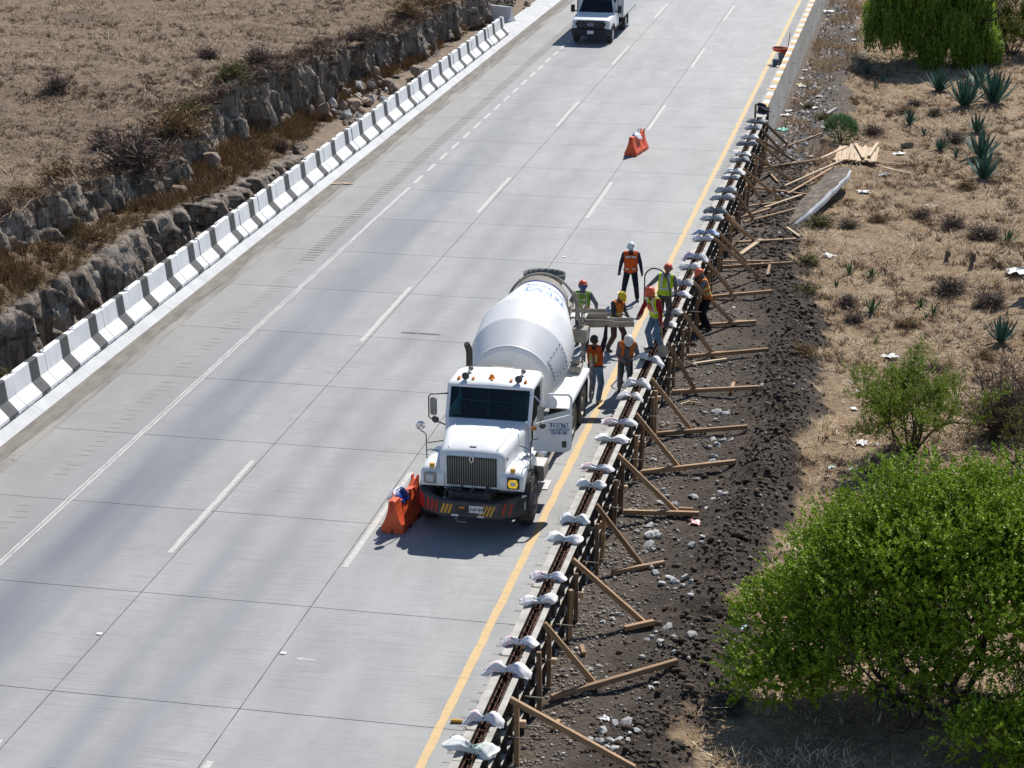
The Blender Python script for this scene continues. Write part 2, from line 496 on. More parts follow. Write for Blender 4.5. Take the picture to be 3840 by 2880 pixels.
# dirt drifted in the gutter
M['grit'] = pmat('gutter_silt', (0.15, 0.135, 0.115), (0.24, 0.22, 0.19), 2.0, 5, 0.95, coord='Position', stretch=(2, 0.5, 1))
ys = np.arange(20, 130, 0.25)
edge = -20.62 + 0.34 * fbm(ys * 0.33, ys * 0, 3, 4)
V = []; 
for y, e in zip(ys, edge): V += [(-20.97, y, 0.003), (e, y, 0.003)]
F = [(2 * i, 2 * i + 1, 2 * i + 3, 2 * i + 2) for i in range(len(ys) - 1)]
tag(link('silt', np_mesh('silt', V, F, M['grit']), road), kind='stuff')

# markings -------------------------------------------------
def strip(name, x, y0, y1, w, mat, z=0.004, rag=0.012):
    n = max(2, int((y1 - y0) / 0.35)); V = []; F = []
    for i in range(n + 1):
        y = y0 + (y1 - y0) * i / n
        V += [(x - w / 2 + random.uniform(-rag, rag), y, z), (x + w / 2 + random.uniform(-rag, rag), y, z)]
    F = [(2 * i, 2 * i + 1, 2 * i + 3, 2 * i + 2) for i in range(n)]
    return link(name, np_mesh(name, V, F, mat), road)

for x in (-11.04, -14.80):
    for k in range(-1, 7):
        y0 = 37.3 + 14.88 * k + (1.2 if k < 0 else 0)
        if y0 > 128: break
        strip('lane_dash', x, max(y0, 20), y0 + 5.5, 0.125, M['line_white'])
strip('edge_line', -7.57, 18, 150, 0.165, M['line_yellow'])
strip('edge_line', -18.06, 18, 62.5, 0.045, M['line_worn'])
strip('edge_line', -17.97, 18, 62.5, 0.055, M['line_worn'])
strip('edge_line', -18.015, 62.5, 69.0, 0.10, M['line_worn'])
for k in range(22):
    y = 69.62 + 1.985 * k
    strip('edge_dash', -18.0, y - 0.62, y + 0.62, 0.13, M['line_white'])
# rumble grooves as flat strips, the shade inside them painted dark
M['groove'] = pmat('groove_shade', (0.125, 0.12, 0.112), (0.19, 0.183, 0.172), 12, rough=0.95, coord='Position')
for (xa, xb, st, ya, yb, nm) in ((-18.98, -18.52, 0.30, 60, 125, 'rumble_groove'), (-7.44, -7.06, 0.30, 74, 125, 'rumble_groove')):
    V = []; F = []; y = ya
    while y < yb:
        j = random.uniform(-0.02, 0.02); n = len(V)
        V += [(xa + j, y, 0.003), (xb + j, y, 0.003), (xb + j, y + 0.085, 0.003), (xa + j, y + 0.085, 0.003)]; F.append((n, n + 1, n + 2, n + 3)); y += st
    tag(link(nm, np_mesh(nm, V, F, M['groove']), road), kind='stuff')
V = []; F = []
M['groove_faint'] = pmat('faint_groove_shade', (0.215, 0.208, 0.196), (0.30, 0.295, 0.28), 12, rough=0.95, coord='Position')  # weaker painted shade for the near rumble grooves
for xa, xb, ya, yb in ((-19.0, -18.5, 26, 60), (-7.30, -6.92, 26, 78)):
    y = ya
    while y < yb:
        if random.random() < 0.8:
            w = random.uniform(0.25, 0.42); x = xa + random.uniform(0, 0.12); n = len(V); h = random.uniform(0.03, 0.09)
            V += [(x, y, 0.003), (x + w, y + 0.02, 0.003), (x + w, y + h, 0.003), (x, y + h * 0.8, 0.003)]; F.append((n, n + 1, n + 2, n + 3))
        y += 0.32
tag(link('rumble_groove', np_mesh('rumble_groove', V, F, M['groove_faint']), road), kind='stuff')
# cement slurry splashed beside the formwork
M['slurry'] = pmat('dried_cement_slurry', (0.52, 0.51, 0.485), (0.42, 0.41, 0.385), 3, 5, 0.9, coord='Position')
V = []; F = []
for k in range(60):
    cy = 27 + k * 0.9 + random.uniform(-.4, .4); cx = -6.78 - abs(random.gauss(0, .13)); n = len(V); r = random.uniform(.08, .26)
    q = 10
    for i in range(q):
        a = 2 * math.pi * i / q; rr = r * random.uniform(.55, 1.1)
        V.append((min(-6.64, cx + rr * .7 * math.cos(a)), cy + rr * 1.7 * math.sin(a), 0.005 + k * 1e-5))
    V.append((cx, cy, 0.005 + k * 1e-5))
    for i in range(q): F.append((n + q, n + i, n + (i + 1) % q))
tag(link('cement_splash', np_mesh('cement_splash', V, F, M['slurry']), road), kind='stuff')
# studs and the little painted arrows
sm = MB(); sm.b2((-.055, -.05, 0), (.055, .05, .018))
stud_me = sm.mesh('road_stud', M['kerb_white'], bevel=0.008)
for x, y in ((-11.08, 33.25), (-14.74, 33.35), (-8.95, 33.6) if False else (-10.92, 62.0), (-10.98, 92.0)):
    o = link('road_stud', stud_me, road, (x, y, 0.002))
for x, y in ((-10.72, 33.1), (-10.55, 62.0)):
    a = MB()
    a.add([(x, y - .012, .005), (x + .30, y - .012, .005), (x + .30, y + .012, .005), (x, y + .012, .005)], [(0, 1, 2, 3)])
    a.add([(x - .07, y, .0055), (x + .07, y - .065, .0055), (x + .075, y - .045, .0055), (x - .03, y, .0055), (x + .075, y + .045, .0055), (x + .07, y + .065, .0055)], [(0, 1, 2, 3), (0, 3, 4, 5)])
    a.build('painted_arrow', M['kerb_white'], road)
# a chipped joint repair
a = MB(); a.add([(-13.95, 53.15, .004), (-12.85, 53.15, .004), (-12.8, 53.26, .004), (-13.9, 53.28, .004)], [(0, 1, 2, 3)])
a.build('joint_patch', M['joint'], road)

# left kerb footing -----------------------------------------
kp = [(-20.96, -0.3), (-20.93, 0.0), (-20.96, 0.02), (-21.19, 0.16), (-22.12, 0.16), (-22.12, -0.3)]
kb = MB()
y = 30.0
while y < 150:
    kb.prism(kp, y + .006, y + 2.994, 'y'); y += 3.0
tag(kb.build('kerb', M['kerb_grey'], smooth=False), 'white sloping concrete kerb under the barrier row', 'kerb', kind='structure')

# precast barriers
jp = [(0.39, 0.05), (0.385, 0.125), (0.135, 0.385), (0.078, 0.885), (0.055, 0.905), (-0.055, 0.905), (-0.078, 0.885), (-0.135, 0.385), (-0.385, 0.125), (-0.39, 0.05)]
JL = 1.875


def barrier_mesh(v):
    mb = MB(); rnd = random.Random(v)
    nseg = 14
    rings = []
    for i in range(nseg + 1):
        t = -JL / 2 + JL * i / nseg
        ring = []
        for (x, z) in jp:
            k = 1.0
            dz = 0.0
            if z > 0.8 and (i < 2 or i > nseg - 2) and v % 3: dz = -rnd.uniform(0.0, 0.07 if v % 3 == 1 else 0.025)
            ring.append((x + rnd.uniform(-.003, .003), t, z + dz))
        rings.append(ring)
    mb.loft(rings)
    # feet
    for t in (-0.6, 0.6): mb.b2((-.36, t - .18, 0), (.36, t + .18, .05))
    return mb.mesh('barrier_body', M['whitewash'], bevel=0)


def stripe_mesh():
    mb = MB(); o = 0.003
    ya, yb = -JL / 2 + JL * .50, -JL / 2 + JL * .77  # stripe drawn wider than its paint to suggest shade on the face
    pr = [(x + (o if x > 0 else -o), z + (o if z > .9 else 0)) for x, z in jp[:-1][0:5]] 
    prof = [(jp[0][0] + o, jp[0][1]), (jp[1][0] + o, jp[1][1] + o), (jp[2][0] + o, jp[2][1] + o), (jp[3][0] + o, jp[3][1]), (jp[4][0], jp[4][1] + o), (jp[5][0], jp[5][1] + o), (jp[6][0] - o, jp[6][1]), (jp[7][0] - o, jp[7][1] + o), (jp[8][0] - o, jp[8][1] + o)]
    mb.loft([[(x, ya, z) for x, z in prof], [(x, yb, z) for x, z in prof]], cap=False, closed=False)
    return mb.mesh('painted_stripe', M['grey_stripe'])


hk = MB()
hk.tube([(0, -.06, .0), (0, -.04, .035), (0, .04, .035), (0, .06, .0)], .009, 6)
hook_me = hk.mesh('lifting_hook', M['dark_grey'])


def hooks(e):
    for s in (-1, 1): link('lifting_hook', hook_me, e, (0, s * (JL / 2 - .10), .885))
jb = [barrier_mesh(i) for i in range(6)]
js = stripe_mesh()
NB = 35
for k in range(NB):
    y = 37.0 + 1.91 * (k + .5)
    fr = NB - k
    e = empty('concrete_barrier', (-21.60 + random.uniform(-.015, .015), y, 0.16), random.uniform(-.008, .008),
              'white concrete barrier with grey stripe, %s from the far end of the row' % ORD[fr - 1], 'road barrier', 'precast barriers along the left kerb')
    link('barrier_body', jb[k % 6], e); link('painted_stripe', js, e); hooks(e)
e = empty('concrete_barrier', (-22.75, 108.3, 0.02), R(64), 'white concrete barrier set across the far end of the left row', 'road barrier', 'precast barriers along the left kerb')
link('barrier_body', jb[0], e); hooks(e)

# right parapet wall (finished part) -------------------------
pw = empty('parapet_wall', (-6.45, 80.6, 0), 0, 'finished concrete parapet wall with white and orange striped top', 'wall')
wb = MB()
y = 0.0
while y < 68:
    wb.b2((-.12, y + .004, -1.5), (.12, y + 5.996, 0.992)); y += 6.0
wb.build('wall_body', M['parapet'], pw)
y = 0.0; i = 0
wm, ym = MB(), MB()
wm.b2((-.123, -.002, .90), (.123, 1.05, 1.0)); wm.b2
W_ME = wm.mesh('painted_band', M['kerb_white'])
ym.b2((-.124, 0, .93), (.124, .62, 1.001))
Y_ME = ym.mesh('painted_band', M['kerb_yellow'])
for k in range(38):
    link('painted_band', W_ME, pw, (0, 1.25 + 1.72 * (k - 1) + 1.12 + .0, 0)) if k else None
    link('painted_band', Y_ME, pw, (0, 2.3 + 1.72 * k, 0.001))
bx = MB()
for k in range(16):
    yy = 2.0 + k * 3.1 + random.uniform(-.5, .5); zz = random.uniform(-.3, .35)
    bx.tube([(.115, yy, zz), (.23, yy, zz - .01)], .011, 6)
bx.build('tie_rod', M['rust'], pw)
# ---------------------------------------------------------------- rock cut and dry field on the left
def itp(y, pts): 
    return np.interp(y, [p[0] for p in pts], [p[1] for p in pts])


Z_LOW = [(30, 1.7), (47, 1.65), (52, 1.55), (58, 1.5), (64, 1.0), (68, 0.75), (73, 0.35), (78, 0.12), (150, 0.10)]
Z_LED = [(30, 2.7), (46, 2.6), (51, 2.3), (56, 1.7), (62, 1.05), (65, 1.25), (67.5, 1.5), (72, 1.1), (76, 0.75), (82, 0.2), (150, 0.15)]
Z_TOP = [(30, 3.6), (46, 3.5), (52, 3.25), (56, 3.1), (60, 2.5), (63, 2.2), (66, 2.35), (69, 2.8), (72, 3.2), (75, 3.35), (79, 2.9), (83.5, 2.45), (88, 2.1), (92.5, 1.95), (99.5, 2.15), (105.5, 1.7), (115, 1.4), (150, 1.2)]
X_LOW = [(30, -22.75), (70, -22.8), (78, -23.6), (150, -23.6)]
X_LED = [(30, -24.5), (60, -24.6), (76, -24.9), (84, -25.0), (92, -24.3), (102, -23.6), (112, -23.3), (150, -23.0)]

def facet(u, v, seed):
    """fractured rock: each Voronoi cell is a tilted flat block"""
    iu, iv = np.floor(u).astype(np.int64), np.floor(v).astype(np.int64); best = np.full(u.shape, 9.); out = np.zeros(u.shape)
    for du in (-1, 0, 1):
        for dv in (-1, 0, 1):
            a, b = iu + du, iv + dv
            px, pv = a + _h(a, b, seed), b + _h(a, b, seed + 1)
            ex, ev = u - px, v - pv; d = ex * ex + ev * ev
            val = (_h(a, b, seed + 2) - .5) + ex * (_h(a, b, seed + 3) - .5) * .9 + ev * (_h(a, b, seed + 4) - .65) * .7
            m = d < best; best = np.where(m, d, best); out = np.where(m, val, out)
    return out


ys = np.arange(30, 146, 0.11)
prof = []                                   # (segment, t)
prof += [(0, t) for t in np.linspace(0, 1, 22)]
prof += [(1, t) for t in np.linspace(0.06, 1, 14)]
prof += [(2, t) for t in np.linspace(0.05, 1, 26)]
PX = np.zeros((len(ys), len(prof))); PZ = np.zeros_like(PX); VEG = np.zeros_like(PX)
zl, zm, zt = itp(ys, Z_LOW), itp(ys, Z_LED), itp(ys, Z_TOP)
zl = zl + 0.35 * (fbm(ys * .5, ys * 0 + 3, 5) - .5); zm = zm + 0.4 * (fbm(ys * .6, ys * 0, 6) - .5); zt = zt + 0.45 * (fbm(ys * .45, ys * 0, 7) - .5)
xl, xm = itp(ys, X_LOW), itp(ys, X_LED) + 0.7 * (fbm(ys * .3, ys * 0, 9) - .5)
for j, (sg, t) in enumerate(prof):
    if sg == 0: PX[:, j] = xl - 0.35 * t; PZ[:, j] = zl * t - 0.15 * (1 - t)
    elif sg == 1: PX[:, j] = xl - .35 + (xm - xl + .35) * t; PZ[:, j] = zl + (np.maximum(zm, zl * .9) - zl) * t ** 1.3
    else: PX[:, j] = xm - 0.30 * t; PZ[:, j] = np.maximum(zm, zl * .9) + (zt - np.maximum(zm, zl * .9)) * t
    rough = fbm(ys * 4.5, PZ[:, j] * 2.4, 33, 4) - .5
    off = 7.3 if sg == 2 else 0.4
    f1 = facet(ys * .60, PZ[:, j] * .30 + off, 401); f2 = facet(ys * 2.0 + .5 * PZ[:, j], PZ[:, j] * .75 + off, 402); f3 = facet(ys * 5.4, PZ[:, j] * 1.9 + off, 403)
    flute = f2
    if sg == 1:
        PZ[:, j] += 0.22 * rough; PX[:, j] += 0.25 * flute; VEG[:, j] = np.clip(np.minimum(t, 1.05 - t) * 6, 0, 1)
    else:
        amp = 1.0 if 0 < t < 1 else .7
        PX[:, j] += amp * (0.75 * f1 + 0.50 * f2 + 0.20 * f3 + 0.12 * rough)
        PZ[:, j] += 0.10 * rough
Y = np.repeat(ys[:, None], len(prof), 1) + 0.10 * (fbm(PX * 2, PZ * 2, 52) - .5)
n, m = PX.shape
idx = np.arange(n * m).reshape(n, m)
F = np.stack([idx[:-1, :-1], idx[1:, :-1], idx[1:, 1:], idx[:-1, 1:]], -1).reshape(-1, 4)


def rock_mat():
    t = NT('pale_tuff_rock')
    a = t.noise(t.coord('Position', (1, .7, .45)), 1.3, 6, 0.65)
    col = t.ramp(a, [(0.30, (0.23, 0.185, 0.145)), (0.5, (0.34, 0.29, 0.238)), (0.72, (0.16, 0.125, 0.097))])
    b = t.noise(t.coord('Position', (4, 4, .45)), 1.0, 6, 0.75)
    col = t.mix(t.ramp(b, [(0.45, 0.0), (0.58, 0.92)]), col, (0.065, 0.052, 0.043))  # dark upright streaks, also painting in the shade of crevices and overhangs
    w = t.noise(t.coord('Position', (1, .8, .8)), 0.9, 5, 0.7)
    col = t.mix(t.ramp(w, [(0.58, 0.0), (0.68, 0.45)]), col, (0.46, 0.44, 0.41))
    c = t.noise(t.coord('Position'), 2.0, 4)
    col = t.mix(t.ramp(c, [(0.55, 0.0), (0.75, 0.5)]), col, (0.33, 0.22, 0.15))
    at = t.n('ShaderNodeAttribute'); at.attribute_name = 'veg'
    dirt = t.ramp(t.noise(t.coord('Position'), 3.5, 5, .7), [(0.3, (0.17, 0.115, 0.07)), (0.7, (0.25, 0.18, 0.11))])
    col = t.mix(at.outputs['Fac'], col, dirt)
    t.set(col, 0.92)
    t.bump(t.math('ADD', t.noise(t.coord('Position', (1.5, 1.5, .8)), 5, 7, .7), t.math('MULTIPLY', t.noise(t.coord('Position', (4, 4, .7)), 2.5, 5, .7), 1.2)), 0.9, 0.10)
    return t.mat
M['rock'] = rock_mat()
rc = link('rock_cut', np_mesh('rock_cut', np.stack([PX, Y, PZ], -1).reshape(-1, 3), F, M['rock'], attr={'veg': VEG}))
tag(rc, 'pale eroded rock cutting in two steps beside the motorway', 'rock face', kind='structure')
XE, ZE = PX[:, -1].copy(), PZ[:, -1].copy()

# verge behind the barriers
X, Yg, Fg = grid(np.arange(-25.6, -22.0, .2), np.arange(30, 146, .25))
Zg = 0.02 + 0.16 * (fbm(X * 1.3, Yg * 1.3, 61) - .4) + np.clip((-22.9 - X) * .07, 0, .3)
M['verge'] = pmat('stony_verge', (0.24, 0.18, 0.125), (0.15, 0.115, 0.085), 3, 6, 0.95, 0.6, 0.05, coord='Position', spots=(6, 0.6, (0.33, 0.28, 0.23)))
tag(link('verge', np_mesh('verge', np.stack([X, Yg, Zg], -1).reshape(-1, 3), Fg, M['verge'], smooth=True)), kind='structure')

# the field above
us = np.concatenate([[0, .12, .3], np.arange(.55, 40, .4)])
ysf = ys[::2]; n, m = len(ysf), len(us)
FX = XE[::2, None] - us[None, :]
FY = np.repeat(ysf[:, None], m, 1)
def field_z(x, y, e_z, u):
    return e_z * np.exp(-u / 2.2) + (1 - np.exp(-u / 2.2)) * itp(y, [(p, z + .15) for p, z in Z_TOP]) * .55 + (1 - np.exp(-u / 5)) * 1.25 + 0.012 * u + .30 * (fbm(x * .35, y * .35, 71, 4) - .5) * np.clip(u, 0, 1) + .10 * (fbm(x * 2.2, y * 2.2, 75, 3) - .5) * np.clip(u * 2, 0, 1)
FZ = field_z(FX, FY, ZE[::2, None], us[None, :])
idx = np.arange(n * m).reshape(n, m)
F = np.stack([idx[:-1, :-1], idx[1:, :-1], idx[1:, 1:], idx[:-1, 1:]], -1).reshape(-1, 4)


def field_mat(name, pal, dark):
    t = NT(name)
    a = t.noise(t.coord('Position'), 0.35, 6, 0.6)
    col = t.ramp(a, [(0.30, pal[0]), (0.5, pal[1]), (0.70, pal[2])])
    b = t.noise(t.coord('Position', (1, 1, 1)), 3.2, 6, 0.72)
    col = t.mix(t.ramp(b, [(0.47, 0.0), (0.63, 0.8)]), col, dark)
    c = t.noise(t.coord('Position', (2.2, .8, 1), (0, 0, .6)), 7, 5, 0.75)
    col = t.mix(t.ramp(c, [(0.52, 0.0), (0.64, 0.6)]), col, mul(pal[1], 1.45))
    d = t.noise(t.coord('Position'), 13, 5, 0.8)
    col = t.mix(t.ramp(d, [(0.52, 0.0), (0.68, 0.75)]), col, mul(dark, .8))
    e_ = t.noise(t.coord('Position', (1.7, .9, 1), (0, 0, -.7)), 17, 4, 0.8)
    col = t.mix(t.ramp(e_, [(0.54, 0.0), (0.68, 0.7)]), col, mul(pal[1], 1.5))
    t.set(col, 0.95)
    t.bump(t.math('ADD', t.noise(t.coord('Position'), 5, 7, .8), t.math('MULTIPLY', d, .5)), 1.0, 0.22)
    return t.mat
M['field'] = field_mat('dry_field', ((0.27, 0.188, 0.122), (0.36, 0.258, 0.172), (0.21, 0.142, 0.092)), (0.085, 0.056, 0.038))
fo = link('field', np_mesh('field', np.stack([FX, FY, FZ], -1).reshape(-1, 3), F, M['field'], smooth=True))
tag(fo, 'dry brown field on top of the rock cutting', 'field', kind='structure')


def fz(x, y):
    """height of the left field at points"""
    e = np.interp(y, ys, XE); ez = np.interp(y, ys, ZE)
    u = np.maximum(e - x, 0)
    return field_z(x, y, ez, u)


# ---------------------------------------------------------------- grass building blocks
def tuft(nb, r, h, w, lean, rs, flat=0.0):
    """nb bent blades; returns V (nb*5,3), F (nb*2 quads/tris as triangles)"""
    a = rs.uniform(0, 2 * math.pi, nb); d = rs.uniform(0, 1, nb) ** .5 * r
    bx, by = np.cos(a) * d, np.sin(a) * d
    la = a + rs.normal(0, .7, nb); ln = lean * rs.uniform(.3, 1.3, nb)
    hh = h * rs.uniform(.5, 1.1, nb)
    px, py = -np.sin(la), np.cos(la)
    ww = w * rs.uniform(.6, 1.3, nb)
    V = np.zeros((nb, 4, 3))
    V[:, 0] = np.stack([bx - px * ww, by - py * ww, np.full(nb, -.03)], -1)
    V[:, 1] = np.stack([bx + px * ww, by + py * ww, np.full(nb, -.03)], -1)
    tx, ty, tz = bx + np.cos(la) * ln * hh, by + np.sin(la) * ln * hh, hh * (1 - flat * .4)
    V[:, 2] = np.stack([tx + px * ww * .35, ty + py * ww * .35, tz], -1)
    V[:, 3] = np.stack([tx - px * ww * .35, ty - py * ww * .35, tz], -1)
    F = np.arange(nb * 4).reshape(-1, 4)
    return V.reshape(-1, 3), F


def scatter(tmpl, P, sc, rz, tilt=None):
    """merge copies of templates at points P (n,3)"""
    VV, FF, off = [], [], 0
    which = RNG.integers(0, len(tmpl), len(P))
    for k, (V, F) in enumerate(tmpl):
        s = which == k
        if not s.any(): continue
        p, q, a = P[s], sc[s], rz[s]
        c, sn = np.cos(a)[:, None], np.sin(a)[:, None]
        q = q[:, None] if q.ndim == 1 else q
        qz = q[:, -1:]; qx = q[:, :1]
        X = (V[None, :, 0] * c - V[None, :, 1] * sn) * qx + p[:, :1]
        Yv = (V[None, :, 0] * sn + V[None, :, 1] * c) * qx + p[:, 1:2]
        Z = V[None, :, 2] * qz + p[:, 2:3]
        if tilt is not None:
            X = X + V[None, :, 2] * qz * tilt[s][:, :1]; Yv = Yv + V[None, :, 2] * qz * tilt[s][:, 1:2]
        VV.append(np.stack([X, Yv, Z], -1).reshape(-1, 3))
        f = (F[None] + (np.arange(len(p)) * len(V))[:, None, None]).reshape(-1, F.shape[1])
        FF.append(f + off); off += len(p) * len(V)
    return np.concatenate(VV), np.concatenate(FF)


DRY = [(0.34, 0.26, 0.17), (0.24, 0.165, 0.10), (0.155, 0.11, 0.08), (0.40, 0.33, 0.24), (0.20, 0.145, 0.105), (0.30, 0.21, 0.125), (0.46, 0.40, 0.31)]
M['drygrass_l'] = island_leaf('dry_grass_field', [(0.31, 0.215, 0.135), (0.40, 0.29, 0.19), (0.17, 0.112, 0.072), (0.50, 0.385, 0.265), (0.11, 0.072, 0.048), (0.42, 0.31, 0.205), (0.60, 0.49, 0.36)], 0.9)
M['drygrass_r'] = island_leaf('dry_grass_slope', [(0.52, 0.37, 0.21), (0.42, 0.28, 0.14), (0.22, 0.145, 0.09), (0.66, 0.52, 0.36), (0.58, 0.43, 0.25), (0.74, 0.64, 0.50), (0.28, 0.19, 0.12)], 0.9)
M['twig'] = island_leaf('dry_twigs', [(0.085, 0.06, 0.05), (0.15, 0.11, 0.09), (0.11, 0.08, 0.065), (0.20, 0.155, 0.125)], 0.9)
M['twig_brown'] = island_leaf('brown_dry_bush', [(0.19, 0.12, 0.058), (0.28, 0.185, 0.09), (0.12, 0.08, 0.045), (0.36, 0.25, 0.13), (0.23, 0.17, 0.10)], 0.9)
M['twig_olive'] = island_leaf('olive_dry_bush', [(0.14, 0.125, 0.05), (0.20, 0.17, 0.07), (0.10, 0.095, 0.04), (0.25, 0.19, 0.09)], 0.9)
rs = np.random.default_rng(5)
T_GRASS = [tuft(7, .12, .18, .010, 1.5, rs, .7) for _ in range(8)]
T_LOW = [tuft(7, .16, .07, .012, 3.6, rs, 1.0) for _ in range(8)]
T_TALL = [tuft(12, .10, .34, .010, .6, rs) for _ in range(6)]

N = 36000
py_ = RNG.uniform(40, 128, N); u = RNG.uniform(0, 1, N) ** 1.2 * 24
px_ = np.interp(py_, ys, XE) - u + .15
clump = fbm(px_ * .9, py_ * .9, 81, 4)
keep = RNG.uniform(0, 1, N) < np.clip((clump - .28) * 3.2, .18, 1)
px_, py_, clump = px_[keep], py_[keep], clump[keep]
P = np.stack([px_, py_, fz(px_, py_)], -1)
sc = RNG.uniform(.7, 1.5, len(P)) * (0.6 + clump)
V, F = scatter(T_GRASS + T_LOW + T_LOW + T_LOW, P, sc, RNG.uniform(0, 6.3, len(P)))
tag(link('dry_grass', np_mesh('dry_grass', V, F, M['drygrass_l'])), 'matted dry brown grass covering the field above the cutting', 'grass', kind='stuff')
# grass on the ledge and verge
N = 9000
py_ = RNG.uniform(40, 112, N); j = RNG.integers(24, 35, N); yi = np.clip(((py_ - 30) / .11).astype(int), 0, len(PX) - 1)
P = np.stack([PX[yi, j] + RNG.uniform(-.1, .1, N), py_, PZ[yi, j]], -1)
k = fbm(P[:, 0] * .8, py_ * .8, 88) > .40
V, F = scatter(T_GRASS + T_TALL, P[k], RNG.uniform(.7, 1.5, k.sum()), RNG.uniform(0, 6.3, k.sum()))
tag(link('ledge_grass', np_mesh('ledge_grass', V, F, M['twig_brown'])), 'rusty brown dry grass along the ledge of the cutting', 'grass', kind='stuff')


# ---------------------------------------------------------------- dry bushes as plants
def bush_mesh(name, mat, n, r, h, seed, w=.006, leaf=None, droop=0.0):
    rr = np.random.default_rng(seed)
    VV, FF, off = [], [], 0
    mid = []
    for i in range(n):
        a = rr.uniform(0, 2 * math.pi); e = rr.uniform(.15, 1.0)
        d = np.array([math.cos(a) * (1 - e * .75), math.sin(a) * (1 - e * .75), e + .1]); L = rr.uniform(.55, 1.05)
        p0 = np.array([rr.normal(0, .08 * r), rr.normal(0, .08 * r), -.04])
        pts = [p0]
        for s in range(3):
            d = d + rr.normal(0, .28, 3); d[2] -= droop * s * .2
            pts.append(pts[-1] + d / np.linalg.norm(d) * np.array([r, r, h]) * L / 3 * 1.25)
        sd = rr.normal(0, 1, 3); sd[2] *= .3; sd /= np.linalg.norm(sd)
        ww = [w * 1.6, w * 1.3, w, w * .3]
        for p, q in zip(pts, ww): VV += [p - sd * q, p + sd * q]
        for s in range(3): FF.append((off + 2 * s, off + 2 * s + 1, off + 2 * s + 3, off + 2 * s + 2))
        off += 8
        # side twigs
        for _ in range(5):
            t = rr.uniform(1, 3); s = int(min(t, 2)); b = pts[s] + (pts[s + 1] - pts[s]) * (t - s)
            dv = rr.normal(0, 1, 3); dv[2] = abs(dv[2]) * .6; dv /= np.linalg.norm(dv)
            e2 = b + dv * .22 * r * rr.uniform(.5, 1.4); s2 = np.cross(dv, rr.normal(0, 1, 3)); s2 /= np.linalg.norm(s2) + 1e-6
            VV += [b - s2 * w * .9, b + s2 * w * .9, e2 + s2 * w * .5, e2 - s2 * w * .5]; FF.append((off, off + 1, off + 2, off + 3)); off += 4
    return np_mesh(name, np.array(VV), np.array(FF), mat)


BUSH = {'dark': [bush_mesh('twigs', M['twig'], 200, .6, .7, s, .009) for s in (1, 2, 3)],
        'brown': [bush_mesh('twigs', M['twig_brown'], 200, .6, .6, s, .010) for s in (4, 5, 6)],
        'olive': [bush_mesh('twigs', M['twig_olive'], 200, .6, .6, s, .010) for s in (7, 8)]}
stm = MB(); stm.tube([(0, 0, -.15), (.02, .01, .1), (.0, .03, .25)], [.03, .022, .01], 6)
for a in range(3): stm.tube([(0, 0, 0), (.12 * math.cos(a * 2.1), .12 * math.sin(a * 2.1), .22)], [.016, .006], 5)
stem_me = stm.mesh('stem', M['twig'])


def bush(kind, x, y, z, s, label, group, h=1.0, seed=0):
    e = empty('dry_bush', (x, y, z), random.uniform(0, 6), label, 'bush', group)
    link('twigs', BUSH[kind][seed % len(BUSH[kind])], e, scale=(s, s, s * h))
    link('stem', stem_me, e, scale=(s, s, s))
    return e


# weedy clumps too many to count, in patches
def weed(seed, n, r, h, w):
    rr = np.random.default_rng(seed); a = rr.uniform(0, 6.283, n); e = rr.uniform(.25, 1.0, n)
    d = np.stack([np.cos(a) * (1 - e * .7), np.sin(a) * (1 - e * .7), e], -1); L = rr.uniform(.5, 1.05, n)[:, None]
    b = np.stack([rr.normal(0, .12, n) * r, rr.normal(0, .12, n) * r, np.full(n, -.03)], -1)
    m = b + d * np.array([r, r, h]) * L * .55; q = m + (d + rr.normal(0, .4, (n, 3))) * np.array([r, r, h]) * L * .5
    sd = np.cross(d, rr.normal(0, 1, (n, 3))); sd /= np.linalg.norm(sd, axis=1)[:, None] + 1e-6; sd *= w
    V = np.stack([b - sd, b + sd, m + sd * .8, m - sd * .8, q + sd * .3, q - sd * .3], 1).reshape(-1, 3); o = np.arange(n)[:, None] * 6
    F = np.concatenate([o + np.array([[0, 1, 2, 3]]), o + np.array([[3, 2, 4, 5]])]); return V, F
T_WEED = [weed(300 + i, 24, .34, .34, .0085) for i in range(6)]
M['weed_l'] = island_leaf('dead_weeds_field', [(0.10, 0.065, 0.045), (0.165, 0.105, 0.07), (0.075, 0.05, 0.038), (0.22, 0.15, 0.10), (0.13, 0.085, 0.05)], .9)
M['weed_r'] = island_leaf('dead_weeds_slope', [(0.14, 0.085, 0.05), (0.22, 0.14, 0.08), (0.095, 0.065, 0.048), (0.30, 0.20, 0.115), (0.18, 0.13, 0.10)], .9)
N = 5600
py_ = RNG.uniform(42, 126, N); u = RNG.uniform(0, 1, N) ** 1.5 * 23; px_ = np.interp(py_, ys, XE) - u + .2
dn = fbm(px_ * .42, py_ * .42, 91, 4) + .14 * np.exp(-u / 3.0); k = dn > .505
px_, py_ = px_[k], py_[k]
V, F = scatter(T_WEED, np.stack([px_, py_, fz(px_, py_)], -1), np.stack([RNG.uniform(.6, 1.5, len(px_)), RNG.uniform(.35, .9, len(px_))], -1), RNG.uniform(0, 6.3, len(px_)))
tag(link('dead_weeds', np_mesh('dead_weeds', V, F, M['weed_l'])), 'dark dead weeds in patches over the field above the cutting', 'weeds', kind='stuff')
N = 1900
py_ = RNG.uniform(44, 120, N); u = RNG.uniform(-.25, 1.0, N) * RNG.uniform(.6, 1.5, N); px_ = np.interp(py_, ys, XE) - u; k = fbm(px_ * .6, py_ * .6, 97, 3) > .40; px_, py_, u = px_[k], py_[k], u[k]
